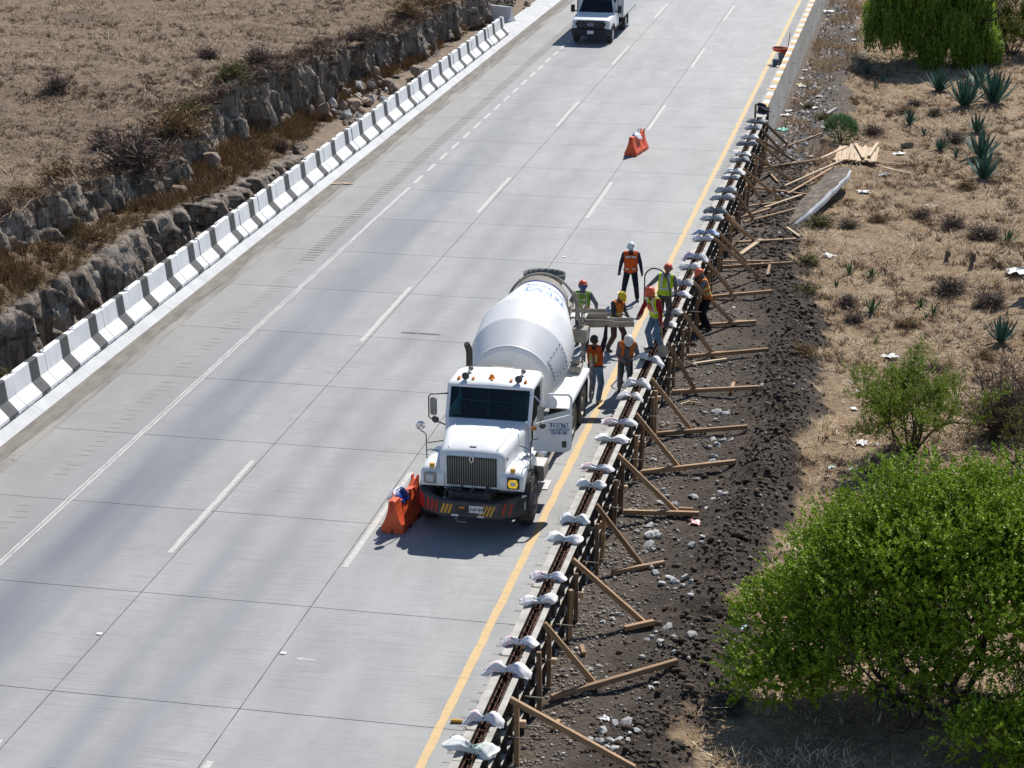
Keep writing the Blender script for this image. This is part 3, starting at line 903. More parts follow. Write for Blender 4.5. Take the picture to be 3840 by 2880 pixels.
V, F = scatter(T_WEED, np.stack([px_, py_, fz(px_, py_) - np.where(u < 0, .25, .02)], -1), np.stack([RNG.uniform(.9, 2.0, len(px_)), RNG.uniform(.5, 1.3, len(px_))], -1), RNG.uniform(0, 6.3, len(px_)))
tag(link('lip_weeds', np_mesh('lip_weeds', V, F, M['weed_l'])), 'dark dead weeds overhanging the lip of the cutting', 'weeds', kind='stuff')
N = 900
py_ = RNG.uniform(44, 84, N); j = RNG.integers(23, 36, N); yi = np.clip(((py_ - 30) / .11).astype(int), 0, len(PX) - 1)
V, F = scatter(T_WEED, np.stack([PX[yi, j] + RNG.uniform(-.1, .2, N), py_, PZ[yi, j]], -1), np.stack([RNG.uniform(.6, 1.2, N), RNG.uniform(.5, 1.1, N)], -1), RNG.uniform(0, 6.3, N))
tag(link('ledge_weeds', np_mesh('ledge_weeds', V, F, M['twig_brown'])), 'tangled rusty weeds smothering the ledge of the cutting', 'weeds', kind='stuff')


# named bushes along the lip of the cut and on the ledge  (y, how far back from the lip, size)
lip = [('dark', 61.5, .15, 1.75, 'large dark dry bush overhanging the near notch of the cutting lip'),
       ('brown', 66.5, .35, 1.5, 'rusty dry bush on the lip beside the green tuft'),
       ('olive', 68.6, .55, 1.2, 'olive green bush at the lip above the tall rock face'),
       ('olive', 72.5, .15, 1.1, 'small olive bush with green shoots on the lip before the bare rock buttress'),
       ('dark', 76.0, .1, 1.15, 'dark bush trailing down the rock face past the buttress'),
       ('brown', 58.5, .9, 1.1, 'low reddish bush set back from the near lip'),
       ('brown', 54.0, .4, .9, 'small brown bush on the near left lip'),
       ('dark', 88.5, .1, 1.05, 'dark bush hanging at the lip over the rubble heap'),
       ('brown', 96.5, .2, 1.35, 'broad tawny bush on the lip toward the far end'),
       ('brown', 100.2, .1, 1.2, 'tawny bush beside the broad one at the far lip'),
       ('olive', 92.0, 1.2, .8, 'green tinged bush back from the far lip'),
       ('dark', 65.0, 2.4, .9, 'dark twiggy bush in the field behind the lip'),
       ('dark', 71.0, 6.5, .9, 'dark twiggy bush in the middle of the field'),
       ('dark', 80.0, 3.4, .9, 'grey twiggy bush in the far part of the field')]
for i, (kd, y, b, s, lb) in enumerate(lip):
    x = float(np.interp(y, ys, XE)) - b
    bush(kd, x, y, float(fz(np.array(x), np.array(y))) - .12, s * 1.35, lb, 'dry bushes on the cutting', .85, i)
led = [('brown', 50.5, 26, 1.1, 'rusty bush at the near left end of the ledge'), ('brown', 52.6, 29, 1.2, 'rusty bush spreading over the near ledge'),
       ('brown', 55.0, 27, 1.0, 'rusty bush in the middle of the near ledge'), ('dark', 61.2, 26, .8, 'small dark round bush where the ledge dips'),
       ('brown', 63.5, 28, 1.1, 'ochre bush on the ledge under the notch'), ('brown', 66.5, 27, 1.2, 'ochre bush on the ledge below the rock buttress'),
       ('brown', 69.5, 26, 1.2, 'wide brown bush before the tall rock face'), ('dark', 73.5, 24, .9, 'dark green brown bush beside the rubble heap'),
       ('brown', 76.5, 26, 1.0, 'brown weed bush at the start of the rubble'), ('olive', 79.5, 25, .55, 'small yellow green weed between the rubble stones'),
       ('olive', 106.0, 20, .9, 'green weed clump behind the far barriers')]
for i, (kd, y, j, s, lb) in enumerate(led):
    yi = int((y - 30) / .11)
    bush(kd, float(PX[yi, j]), y, float(PZ[yi, j]) - .04, s * .8, lb, 'weeds on the ledge', .8, i)
e = bush('olive', -22.55, 45.9, .1, .9, 'green weed rising behind the nearest barriers at the left edge', 'weeds on the ledge', 1.3, 1)

# rubble stones at the foot of the cut
def rock_mesh(seed, mat, name='stone', sub=2):
    rr = random.Random(seed)
    bm = bmesh.new(); bmesh.ops.create_icosphere(bm, subdivisions=sub, radius=1)
    pl = [(Vector((rr.gauss(0, 1), rr.gauss(0, 1), rr.gauss(0, 1))).normalized(), rr.uniform(.42, .80)) for _ in range(9)]
    sx = Vector((rr.uniform(.8, 1.3), rr.uniform(.7, 1.1), rr.uniform(.55, .8)))
    for v in bm.verts:
        for nrm, d in pl:
            k = v.co.dot(nrm)
            if k > d: v.co -= nrm * (k - d)
        q = .035 if sub > 1 else .10; v.co += Vector((rr.gauss(0, q), rr.gauss(0, q), rr.gauss(0, q)))
        v.co = Vector((v.co.x * sx.x, v.co.y * sx.y, v.co.z * sx.z))
    me = bpy.data.meshes.new(name); bm.to_mesh(me); bm.free(); me.materials.append(mat); return me


M['stone_tan'] = pmat('tan_rubble', (0.34, 0.27, 0.20), (0.24, 0.19, 0.145), 2.5, 5, 0.9, 0.5, 0.05, var=0.25)
M['stone_grey'] = pmat('broken_concrete', (0.56, 0.56, 0.555), (0.40, 0.40, 0.395), 3, 6, 0.9, 0.6, 0.05, var=0.22, spots=(5, 0.6, (0.20, 0.195, 0.19)))
ROCK_T = [rock_mesh(i, M['stone_tan'], 'rubble_stone') for i in range(6)]
ROCK_G = [rock_mesh(20 + i, M['stone_grey'], 'concrete_chunk', 1) for i in range(8)]


def vz(x, y): return 0.02 + 0.16 * (float(fbm(np.array(x * 1.3), np.array(y * 1.3), 61)) - .4) + min(.3, max(0, (-22.9 - x) * .07))
for i in range(58):
    t = random.random()
    y = 79.5 + 9.5 * t + random.gauss(0, .8); x = -23.75 + random.gauss(0, .5)
    x = max(-24.9, min(-22.9, x))
    s = random.choice([.14, .18, .2, .24, .3, .4])
    o = link('rubble_stone', ROCK_T[i % 6] if random.random() < .7 else ROCK_G[i % 8], None, (x, y, vz(x, y) + s * .25 + max(0, (-23.2 - x) * .25)), (random.uniform(0, 6), random.uniform(0, 6), random.uniform(0, 6)), (s, s, s))
    tag(o, 'tan stone in the rubble heap at the foot of the rock face', 'stone', 'rubble stones behind the barriers')
for x, y, s, lb in ((-24.3, 66.9, .45, 'upright tan boulder standing on the ledge'), (-23.9, 62.8, .36, 'flat tan boulder lying on the ledge'),
                    (-22.9, 91.3, .42, 'big grey boulder behind the barriers past the rubble heap'),
                    (-22.2, 113.5, .26, 'dark rock on the far gutter beyond the barrier row'), (-22.7, 110.6, .30, 'flat dark rock beside the far cross barrier')):
    yi = int((y - 30) / .11)
    z = vz(x, y) + .1 if x > -23.2 else float(PZ[yi, 28])
    o = link('boulder', ROCK_T[2], None, (x, y, z + s * .35), (.2, .1, random.uniform(0, 6)), (s, s, s * (1.5 if 'upright' in lb else 1)))
    tag(o, lb, 'boulder')
# splintered board in the gutter
pb = MB(); pb.box((0, 0, .02), (.62, .12, .02), (0, 0, .35)); pb.box((.34, .02, .022), (.34, .07, .02), (0, 0, .15))
o = pb.build('broken_board', M['wood_pale']); o.location = (-20.62, 70.3, 0.005)
tag(o, 'splintered orange brown board lying in the left gutter', 'board')
# ---------------------------------------------------------------- ground on the right
XB = [(20, -3.3), (32, -3.2), (33, -2.9), (38.4, -2.7), (43.6, -2.5), (48.5, -2.1), (52.5, -2.6), (57, -2.3), (63, -3.6), (69, -4.1), (78, -4.1), (85, -3.7), (93, -3.5), (110, -3.6), (125, -4.5), (160, -4.5)]


def gbase(y):
    return -.35 - .008 * (np.clip(y, 20, 95) - 32)


def soil_mask(x, y):
    b = itp(y, XB) + 2.0 * (fbm(x * .8, y * .8, 101, 5, .62) - .5)
    return np.clip((b - x) / .22 + .5, 0, 1)


def gR(x, y):
    x = np.asarray(x, float); y = np.asarray(y, float)
    z = gbase(y)
    near = np.clip((x + 6.1) / 1.2, 0, 1)
    m = soil_mask(x, y)
    d = (x - (itp(y, XB) - .75)) / .75
    amp = itp(y, [(25, .14), (34, .22), (40, .40), (48, .46), (56, .32), (64, .16), (75, .12), (90, .24), (130, .24)])
    z = z + amp * np.exp(-d * d) * (.5 + fbm(x * .9, y * .9, 107, 3))
    z = z + near * (.10 * (fbm(x * 1.1, y * 1.1, 111, 4) - .5)) + m * near * np.clip((x + 5.6) / 2.4, .35, 1) * .24 * (np.abs(fbm(x * 2.6, y * 2.6, 113, 5, .6) - .5) * 2 - .12)
    z = z + (1 - m) * (.30 * (fbm(x * .4, y * .4, 117, 3) - .5) + .06 * (fbm(x * 2.6, y * 2.6, 119, 3) - .5))
    return z


def g1(x, y): return float(gR(x, y))


X, Yg, Fg = grid(np.concatenate([np.arange(-6.6, -1.5, .085), np.arange(-1.5, 12, .22)]), np.concatenate([np.arange(22, 70, .10), np.arange(70, 150, .22)]))
Zg = gR(X, Yg)
SM = soil_mask(X, Yg)
GV = np.clip(1.25 - (X + 6.3) / 1.5 + .8 * (fbm(X * .8, Yg * .8, 131, 3) - .5), 0, 1) * SM


def right_mat():
    t = NT('soil_and_dry_grass')
    sa = t.n('ShaderNodeAttribute'); sa.attribute_name = 'soil'
    ga = t.n('ShaderNodeAttribute'); ga.attribute_name = 'gravel'
    n1 = t.noise(t.coord('Position'), 1.1, 6, .65)
    n2 = t.noise(t.coord('Position'), 9, 5, .7)
    soil = t.ramp(n1, [(0.30, (0.046, 0.034, 0.025)), (0.50, (0.10, 0.075, 0.054)), (0.68, (0.18, 0.138, 0.10))])
    soil = t.mix(t.ramp(n2, [(0.45, 0.0), (0.72, 0.75)]), soil, (0.022, 0.017, 0.014))
    grav = t.ramp(n2, [(0.35, (0.095, 0.072, 0.054)), (0.55, (0.165, 0.13, 0.10)), (0.7, (0.30, 0.265, 0.225))])
    ba = t.n('ShaderNodeAttribute'); ba.attribute_name = 'berm'
    soil = t.mix(t.math('MULTIPLY', ba.outputs['Fac'], .5), soil, t.ramp(n1, [(0.3, (0.026, 0.020, 0.017)), (0.7, (0.055, 0.042, 0.034))]))
    soil = t.mix(ga.outputs['Fac'], soil, grav)
    # far along the wall the soil is greyer and drier
    sx = t.n('ShaderNodeSeparateXYZ'); t.l(t.coord('Position'), sx.inputs[0])
    farf = t.ramp(t.math('DIVIDE', sx.outputs[1], 100.0), [(0.60, 0.0), (0.86, 1.0)])
    soil = t.mix(t.math('MULTIPLY', farf, 0.75), soil, t.ramp(n1, [(0.3, (0.13, 0.105, 0.085)), (0.7, (0.21, 0.18, 0.15))]))
    n3 = t.noise(t.coord('Position'), .55, 6, .6)
    dry = t.ramp(n3, [(0.28, (0.26, 0.165, 0.082)), (0.46, (0.40, 0.27, 0.148)), (0.62, (0.51, 0.365, 0.22)), (0.78, (0.29, 0.187, 0.10))])
    n4 = t.noise(t.coord('Position'), 4.5, 6, .75)
    dry = t.mix(t.ramp(n4, [(0.46, 0.0), (0.66, 0.8)]), dry, (0.115, 0.073, 0.044))
    dry = t.mix(t.ramp(t.noise(t.coord('Position', (1, 2, 1), (0, 0, .5)), 11, 5, .75), [(0.53, 0.0), (0.66, 0.7)]), dry, (0.66, 0.54, 0.39))
    t.set(t.mix(sa.outputs['Fac'], dry, soil), 0.95)
    t.bump(t.math('ADD', n2, t.noise(t.coord('Position'), 22, 5, .7)), 1.0, 0.10)
    return t.mat
M['right_ground'] = right_mat()
rg = link('terrain', np_mesh('terrain', np.stack([X, Yg, Zg], -1).reshape(-1, 3), Fg, M['right_ground'], smooth=True, attr={'soil': SM, 'gravel': GV, 'berm': np.exp(-((X - itp(Yg, XB) + .6) / 1.0) ** 2) * np.clip((80 - Yg) / 15, 0, 1)}))
tag(rg, 'dark dug soil and dry grassland right of the motorway', 'ground', kind='structure')

# clods and gravel -----------------------------------------
def pebble(rs):
    V = np.array([(1, 0, 0), (-1, 0, 0), (0, 1, 0), (0, -1, 0), (0, 0, .7), (0, 0, -.7)], float) * rs.uniform(.6, 1.3, (6, 1)) + rs.normal(0, .12, (6, 3))
    F = np.array([(0, 2, 4), (2, 1, 4), (1, 3, 4), (3, 0, 4), (2, 0, 5), (1, 2, 5), (3, 1, 5), (0, 3, 5)])
    return V, F
PEB = [pebble(rs) for _ in range(10)]
M['clod'] = island_leaf('dark_soil_clods', [(0.046, 0.034, 0.025), (0.088, 0.065, 0.047), (0.06, 0.045, 0.033), (0.125, 0.094, 0.068), (0.07, 0.052, 0.038)], 0.95)
M['gravel'] = island_leaf('pale_gravel', [(0.40, 0.38, 0.345), (0.20, 0.175, 0.15), (0.52, 0.50, 0.47), (0.28, 0.255, 0.225), (0.13, 0.11, 0.092), (0.44, 0.42, 0.39)], 0.95)
N = 34000
cy = RNG.uniform(24, 80, N); cx = RNG.uniform(-6.05, -1.2, N)
m = (soil_mask(cx, cy) > .45) & (RNG.uniform(0, 1, N) < np.clip(.10 + .5 * (fbm(cx * 1.2, cy * 1.2, 141) - .40) + .75 * np.exp(-((cx - itp(cy, XB) + .7) / .75) ** 2), .04, 1))
cx, cy = cx[m], cy[m]
s = np.exp(RNG.normal(-3.7, .55, len(cx)) + .5 * np.exp(-((cx - itp(cy, XB) + .8) / .8) ** 2)).clip(.012, .16)
V, F = scatter(PEB, np.stack([cx, cy, gR(cx, cy) + s * .1], -1), s, RNG.uniform(0, 6.3, len(cx)))
tag(link('soil_clods', np_mesh('soil_clods', V, F, M['clod'])), 'dark clods of freshly dug soil', 'soil', kind='stuff')
N = 19000
cy = np.where(RNG.uniform(0, 1, N) < .5, RNG.uniform(25, 55, N), RNG.uniform(24, 125, N)); cx = np.where(RNG.uniform(0, 1, N) < .72, -6.12 + np.abs(RNG.normal(0, .75, N)), RNG.uniform(-6.1, -2.6, N))
m = (cx < -2.5) & (RNG.uniform(0, 1, N) < np.clip(.15 + 1.5 * (fbm(cx * 1.0, cy * 1.0, 151) - .3), .1, 1)); cx, cy = cx[m], cy[m]
s = np.exp(RNG.normal(-3.7, .45, len(cx))).clip(.012, .09)
V, F = scatter(PEB, np.stack([cx, cy, gR(cx, cy) + s * .3], -1), s, RNG.uniform(0, 6.3, len(cx)))
tag(link('gravel', np_mesh('gravel', V, F, M['gravel'])), 'pale gravel and stone chips along the formwork foot', 'gravel', kind='stuff')

# dry grass on the right ------------------------------------
def grass_points(N, x0, x1, y0, y1, seed, th=.30):
    cx = RNG.uniform(x0, x1, N); cy = RNG.uniform(y0, y1, N)
    c = fbm(cx * .8, cy * .8, seed, 4)
    m = (soil_mask(cx, cy) < .35) & (RNG.uniform(0, 1, N) < np.clip((c - th) * 4, .12, 1))
    return cx[m], cy[m], c[m]
cx, cy, cl = grass_points(40000, -4.6, 9.0, 26, 132, 161)
P = np.stack([cx, cy, gR(cx, cy)], -1)
V, F = scatter(T_GRASS + T_LOW + T_LOW, P, RNG.uniform(.7, 1.35, len(P)) * (.55 + cl), RNG.uniform(0, 6.3, len(P)))
tag(link('dry_grass', np_mesh('dry_grass', V, F, M['drygrass_r'])), 'straw coloured dry grass on the slope right of the works', 'grass', kind='stuff')
N = 5200
cx = RNG.uniform(-4.2, 9, N); cy = RNG.uniform(40, 130, N); k = (fbm(cx * .5, cy * .5, 167, 4) > .505) & (soil_mask(cx, cy) < .3); cx, cy = cx[k], cy[k]
V, F = scatter(T_WEED, np.stack([cx, cy, gR(cx, cy)], -1), np.stack([RNG.uniform(.6, 1.6, len(cx)), RNG.uniform(.35, 1.0, len(cx))], -1), RNG.uniform(0, 6.3, len(cx)))
tag(link('dead_weeds', np_mesh('dead_weeds', V, F, M['weed_r'])), 'brown dead weeds in patches on the right slope', 'weeds', kind='stuff')
# sparse straw on the far soil strip and by the wall
N = 2600
cy = RNG.uniform(78, 125, N); cx = RNG.uniform(-6.0, -3.6, N); k = fbm(cx * .8, cy * .5, 171) > .52
V, F = scatter(T_TALL + T_GRASS, np.stack([cx, cy, gR(cx, cy)], -1)[k], RNG.uniform(.6, 1.2, k.sum()), RNG.uniform(0, 6.3, k.sum()))
tag(link('wall_weeds', np_mesh('wall_weeds', V, F, M['drygrass_r'])), 'ochre weeds growing along the foot of the parapet wall', 'weeds', kind='stuff')

# dry clumps one can pick out: (kind, x, y, size, label)
RB = [('dark', 1.1, 70.6, 1.1, 'grey twiggy bush right of the cactus stump'), ('dark', 2.1, 69.3, 1.3, 'broad dark twiggy bush on the upper slope'),
      ('dark', .0, 72.0, .9, 'dark twiggy bush below the agave group'), ('dark', -2.0, 60.2, .9, 'flat black burnt bush on the slope'),
      ('dark', -2.4, 70.2, .8, 'black dry clump above the pale rags'), ('brown', -1.5, 71.3, .9, 'ochre grass clump above the black clump'),
      ('olive', -3.4, 70.0, 1.2, 'green grey weed clump below the tilted slab'), ('olive', -3.5, 65.0, 1.1, 'olive grass clump at the soil edge'),
      ('olive', -3.3, 61.0, 1.0, 'olive grass clump beside the dark berm'), ('brown', -.2, 58.6, .9, 'round orange brown dry bush beside the small agaves'),
      ('dark', -1.75, 58.8, .7, 'small dark spiky shrub near the soil edge'), ('brown', -2.9, 54.2, .8, 'yellow grass clump rooted in the dark berm'),
      ('dark', 1.0, 62.2, 1.2, 'dry brown bush in the middle of the slope'), ('dark', 2.2, 60.9, 1.2, 'grey dry bush by the prickly pear'),
      ('dark', .3, 91.3, 1.0, 'brown dry bush left of the agave group'), ('brown', -1.0, 91.6, 1.0, 'ochre dry bush above the lone agave'),
      ('dark', -2.2, 86.8, 1.1, 'pale grey dry bush beside the green shrub'), ('brown', 1.6, 77.0, 1.0, 'ochre clump below the large agave'),
      ('dark', 1.2, 86.0, 1.1, 'dark dry bush around the paired agaves'), ('dark', -.6, 94.0, 1.0, 'dark dry bush on the upper meadow'),
      ('brown', 2.0, 55.8, .8, 'ochre clump left of the right edge agave'), ('brown', 2.85, 68.4, .7, 'orange grass clump at the upper right edge'),
      ('olive', -4.3, 88.2, .9, 'olive weed beside the grey beam'), ('olive', -5.2, 92.0, .8, 'olive weed tangle near the parapet wall'),
      ('dark', .6, 54.5, .6, 'small dry tuft above the feathery tree')]
for i, (kd, x, y, s, lb) in enumerate(RB):
    bush(kd, x, y, g1(x, y) - .04, s, lb, 'dry bushes on the right slope', .62, i)

# concrete chunks ------------------------------------------
CH = [(-4.91,31.99,0.17),(-4.71,32.23,0.14),(-4.52,32.23,0.17),(-4.70,31.62,0.17),(-4.86,31.55,0.15),(-5.04,31.63,0.12),(-4.54,31.61,0.12),(-4.67,31.31,0.12),(-4.39,31.77,0.10),(-4.26,31.88,0.12),(-4.54,31.22,0.12),(-4.36,31.53,0.10),(-4.75,31.25,0.10),(-4.27,32.08,0.14),(-4.55,31.06,0.07),(-4.56,36.01,0.13),(-4.64,35.87,0.09),(-4.51,36.28,0.08),(-4.36,36.46,0.10),(-5.40,36.97,0.12),(-5.43,36.70,0.09),(-4.24,33.58,0.14),(-4.21,33.90,0.13),(-4.36,34.60,0.15),(-5.36,34.16,0.08),(-5.51,34.46,0.09),(-5.62,36.56,0.10),(-4.39,35.75,0.11),(-5.31,41.07,0.20),(-5.13,41.08,0.15),(-5.27,40.63,0.20),(-5.13,40.39,0.14),(-5.27,40.22,0.10),(-5.40,41.69,0.16),(-5.21,41.42,0.12),(-5.40,40.13,0.08),(-4.46,38.65,0.17),(-4.68,38.55,0.16),(-4.56,38.90,0.14),(-4.26,38.80,0.15),(-4.11,38.56,0.13),(-4.25,38.37,0.13),(-4.40,38.32,0.10),(-4.55,38.34,0.08),(-3.80,38.57,0.09),(-4.93,39.13,0.17),(-4.33,36.48,0.15),(-4.35,35.70,0.15),(-4.13,35.89,0.12),(-3.77,35.87,0.15),(-3.99,37.54,0.14),(-4.62,40.82,0.08),(-4.34,40.56,0.13),(-4.13,40.63,0.10),(-4.13,40.90,0.10),(-4.66,43.61,0.18),(-4.01,43.57,0.16),(-4.18,43.37,0.10),(-3.91,43.46,0.12),(-5.33,43.10,0.15),(-5.26,43.45,0.14),(-5.00,43.08,0.14),(-5.24,42.57,0.12),(-3.72,40.14,0.09),(-4.03,35.12,0.10),(-4.78,49.62,0.20),(-4.55,49.47,0.12),(-4.74,48.94,0.14),(-4.49,49.60,0.10),(-4.65,47.57,0.15),(-4.39,47.48,0.13),(-4.18,47.49,0.16),(-4.49,47.18,0.16),(-4.51,46.38,0.14),(-4.52,46.07,0.14),(-4.41,45.86,0.10),(-4.28,45.75,0.12),(-5.89,45.86,0.13),(-4.72,44.78,0.12),(-5.37,43.95,0.12),(-4.38,50.17,0.07),(-5.14,53.62,0.08),(-3.78,51.24,0.10),(-4.79,73.86,0.16),(-5.05,74.32,0.16),(-5.98,73.51,0.10),(-5.24,74.39,0.12),(-4.78,83.21,0.22),(-5.94,70.20,0.12),(-4.82,74.89,0.10),(-4.66,68.20,0.12),(-4.97,67.95,0.10)]
CLUS = [(32.6, 'grey concrete chunk in the heap at the bottom edge beside the nearest long brace'), (34.9, 'grey concrete chunk beyond the near end of the long tilted board'),
        (36.4, 'grey concrete chunk around the short foot board of the third brace'), (37.8, 'grey concrete chunk scattered past the third brace'),
        (39.4, 'grey concrete chunk in the heap beyond the fourth brace foot'), (42.0, 'grey concrete chunk in the row between the fourth and fifth braces'),
        (44.2, 'grey concrete chunk beyond the fifth brace'), (46.6, 'grey concrete chunk beside the sixth brace'), (48.2, 'grey concrete chunk by the end of the seventh foot board'),
        (50.5, 'grey concrete chunk on bare soil below the eighth foot board'), (60, 'small grey chunk on the soil by the ninth foot board'), (90, 'grey rubble chunk among the far loose boards')]
big = {}
for x, y, s in CH:
    l = next(l for lim, l in CLUS if y < lim)
    if s > big.get(l, (0,))[0]: big[l] = (s, x, y)
for i, (x, y, s) in enumerate(CH):
    lb = next(l for lim, l in CLUS if y < lim)
    if big[lb] == (s, x, y): lb = 'largest ' + lb.replace('small ', '')
    k = s * random.uniform(.72, .95)
    tag(link('concrete_chunk', ROCK_G[i % 8], None, (x, y, g1(x, y) + k * .22), (random.uniform(-.4, .4), random.uniform(-.4, .4), random.uniform(0, 6)), (k, k, k)), lb, 'concrete chunk', 'broken concrete chunks on the soil')

# litter ---------------------------------------------------
LC = {'w': ('white', (0.72, 0.72, 0.73)), 'r': ('red and white', (0.62, 0.07, 0.07)), 'b': ('pale blue', (0.33, 0.52, 0.66)), 'g': ('mint green', (0.42, 0.66, 0.58)),
      't': ('turquoise', (0.10, 0.48, 0.40)), 'y': ('yellow', (0.66, 0.58, 0.25)), 'p': ('pink', (0.70, 0.42, 0.45)), 'g2': ('grey', (0.36, 0.37, 0.38)), 'k': ('black', (0.03, 0.03, 0.035))}
LM = {k: pmat('litter_' + v[0].replace(' ', '_'), v[1], (0.75, 0.74, 0.73) if k == 'r' else mul(v[1], .75), 5, 4, 0.55, 0.3, 0.01) for k, v in LC.items()}


def crumple(seed, mat, name, n=7, h=.32):
    rr = np.random.default_rng(seed)
    X, Yq, Fq = grid(np.linspace(-.5, .5, n), np.linspace(-.5, .5, n))
    Z = h * (fbm(X * 3.1 + seed, Yq * 3.1, seed, 3)) + rr.normal(0, .04, X.shape)
    Z = Z - Z.min() * .9
    edge = 1 + .25 * rr.normal(0, 1, X.shape)
    V = np.stack([X * edge, Yq * edge * .75, Z], -1).reshape(-1, 3)
    me = np_mesh(name, V, Fq, mat)
    return me
LCR = {k: [crumple(i * 7 + hash(k) % 13 if False else i * 7 + len(k) + ord(k[0]) % 11, LM[k], 'litter') for i in range(2)] for k in LC}
LT = [(-4.42,41.96,0.30,'r','red and white plastic wrapper on the soil beyond the fifth foot board'),(-3.60,38.38,0.12,'p','pink scrap on the soil right of the fourth chunk heap'),(-2.90,36.67,0.16,'b','pale blue scrap at the soil edge beside the big green bush'),(-4.28,42.84,0.10,'w','tiny white scrap past the fifth foot board'),
(-4.91,32.49,0.20,'w','crumpled white bag above the nearest chunk heap'),(-2.86,66.01,0.40,'w','white plastic sheet on the grass at the upper soil edge'),(-0.92,64.79,0.12,'w','small white paper right of the dark green agave'),
(-0.58,55.37,0.42,'w','white plastic bag caught behind the feathery tree'),(-1.59,52.76,0.12,'w','white scrap on the grass left of the feathery tree'),(-1.30,51.84,0.14,'w','white scrap just below another left of the feathery tree'),
(-1.69,46.27,0.22,'g','mint green plastic bottle at the corner of the black soil'),(-1.20,46.11,0.24,'w','white cup beside the mint green bottle'),(-1.06,48.10,0.32,'w','long white scrap under the feathery tree'),(-1.72,45.56,0.10,'w','tiny white scrap below the mint green bottle'),
(-1.36,50.40,0.20,'w','white crumpled bag left of the feathery tree trunk'),(-0.69,48.21,0.14,'w','white scrap at the feathery tree foot'),(-5.96,86.85,0.50,'t','turquoise plastic sheet at the near end of the parapet wall'),(-5.86,88.44,0.24,'w','white scrap next to the turquoise sheet'),
(-6.0,94.30,0.34,'r','red and white packet at the foot of the parapet wall'),(-6.0,91.18,0.34,'w','white bag at the foot of the parapet wall'),(-6.0,99.53,0.34,'w','white sheet by the parapet wall below the hose'),(-5.95,97.89,0.34,'y','pale yellow sheet by the parapet wall'),
(-6.0,101.79,0.36,'w','white sheet by the parapet wall beside the hose'),(-5.9,120.84,0.6,'w','big white slab of plastic by the far parapet wall'),(-4.40,107.58,0.25,'r','red rag left of the weeping tree'),(-3.34,107.48,0.28,'b','pale blue scrap in the shade of the weeping tree'),
(-4.07,110.25,0.32,'w','white stick of plastic left of the weeping tree'),(-1.00,82.83,0.46,'w','white sheet on the grass right of the plank stack'),(-1.47,78.82,0.40,'b','pale blue bag below the plank stack'),(0.18,74.47,0.18,'w','white scrap low on the right meadow'),(0.50,74.13,0.18,'w','white scrap beside its twin on the right meadow'),
(-4.26,86.70,0.24,'w','white bottle end left of the green shrub'),(-4.40,80.77,0.24,'r','red and white bag near the loose boards'),(-4.88,94.43,0.36,'g2','grey plastic heap on the soil strip'),(-4.87,91.47,0.36,'w','torn white bag on the soil strip'),(-2.13,75.73,0.40,'w','long white rag right of the tilted slab'),
(-3.92,79.03,0.20,'w','white cup between the loose boards and the plank stack'),(-5.50,102.66,0.22,'w','white scrap on the far soil strip'),(-5.87,97.38,0.34,'w','white bag two steps from the parapet wall'),(-6.05,90.1,0.42,'w','broad white sheet at the near parapet foot'),(-5.09,87.04,0.42,'k','black rag on the soil left of the green shrub'),
(-5.30,59.33,0.12,'p','pink scrap beside the tenth foot board'),(3.03,64.87,0.8,'w','white plastic sheet under the prickly pear')]
for i, (x, y, s, c, lb) in enumerate(LT):
    tag(link('litter', LCR[c][i % 2], None, (x, y, g1(x, y)), (0, 0, random.uniform(0, 6)), (s, s, s)), lb, 'litter', 'litter on the right side')
V = []; 
N = 1500
cy = RNG.uniform(80, 124, N); cx = -6.05 + np.abs(RNG.normal(0, 1.0, N)); m = cx < -3.2; cx, cy = cx[m], cy[m]
V, F = scatter([tuft(1, .01, .06, .07, 1.5, rs, .8) for _ in range(6)], np.stack([cx, cy, gR(cx, cy) + .03], -1), RNG.uniform(.6, 1.6, len(cx)), RNG.uniform(0, 6.3, len(cx)))
M['scrap'] = island_leaf('mixed_scraps', [(0.65, 0.65, 0.65), (0.5, 0.48, 0.44), (0.72, 0.7, 0.68), (0.35, 0.45, 0.5), (0.55, 0.3, 0.25), (0.6, 0.58, 0.5)], 0.7)
tag(link('litter_scraps', np_mesh('litter_scraps', V, F, M['scrap'])), 'tiny paper and plastic scraps strewn along the parapet foot', 'litter', kind='stuff')
# ---------------------------------------------------------------- formwork for the next length of parapet
FX0, FX1 = -6.545, -6.335        # inner faces
FY0, FY1 = 25.2, 80.2
fw = empty('formwork', (0, 0, 0), 0, 'long steel and timber formwork for the unfinished parapet wall', 'formwork')
PANEL = 3.0
# right hand steel panels, 0.45 m between ribs
def panel_mesh():
    mb = MB()
    z0, z1 = -.62, 1.0
    mb.b2((0.0, .004, z0), (.012, PANEL - .004, z1))
    n = 6
    for i in range(n + 1):
        y = min(max(PANEL * i / n, .006), PANEL - .006)
        mb.b2((.012, y - .005, z0), (.120, y + .005, z1 - .0125))
    for z in (-.36, .08, .52):
        for i in range(n):
            mb.b2((.012, PANEL * i / n + .012, z - .004), (.114, PANEL * (i + 1) / n - .012, z + .004), 1)
    return mb.mesh('form_panel', [M['form_steel'], M['form_top']])
pm = panel_mesh()
tp = MB()
tp.b2((-.002, .006, .988), (.124, PANEL - .006, 1.0))
topm = tp.mesh('panel_top_flange', M['form_top'], bevel=.002)
lp = MB()
lp.b2((-.15, .006, .978), (.0, PANEL - .006, .995)); 
leftm = lp.mesh('panel_top_flange', M['form_top'], bevel=.003)
lq = MB()
lq.b2((-.014, .006, .0), (-.002, PANEL - .006, .977))
for i in range(7): lq.b2((-.13, .02 + i * .49, .0), (-.014, .04 + i * .49, .972))
leftp = lq.mesh('form_panel', M['form_steel'])
y = FY0
rm = MB()
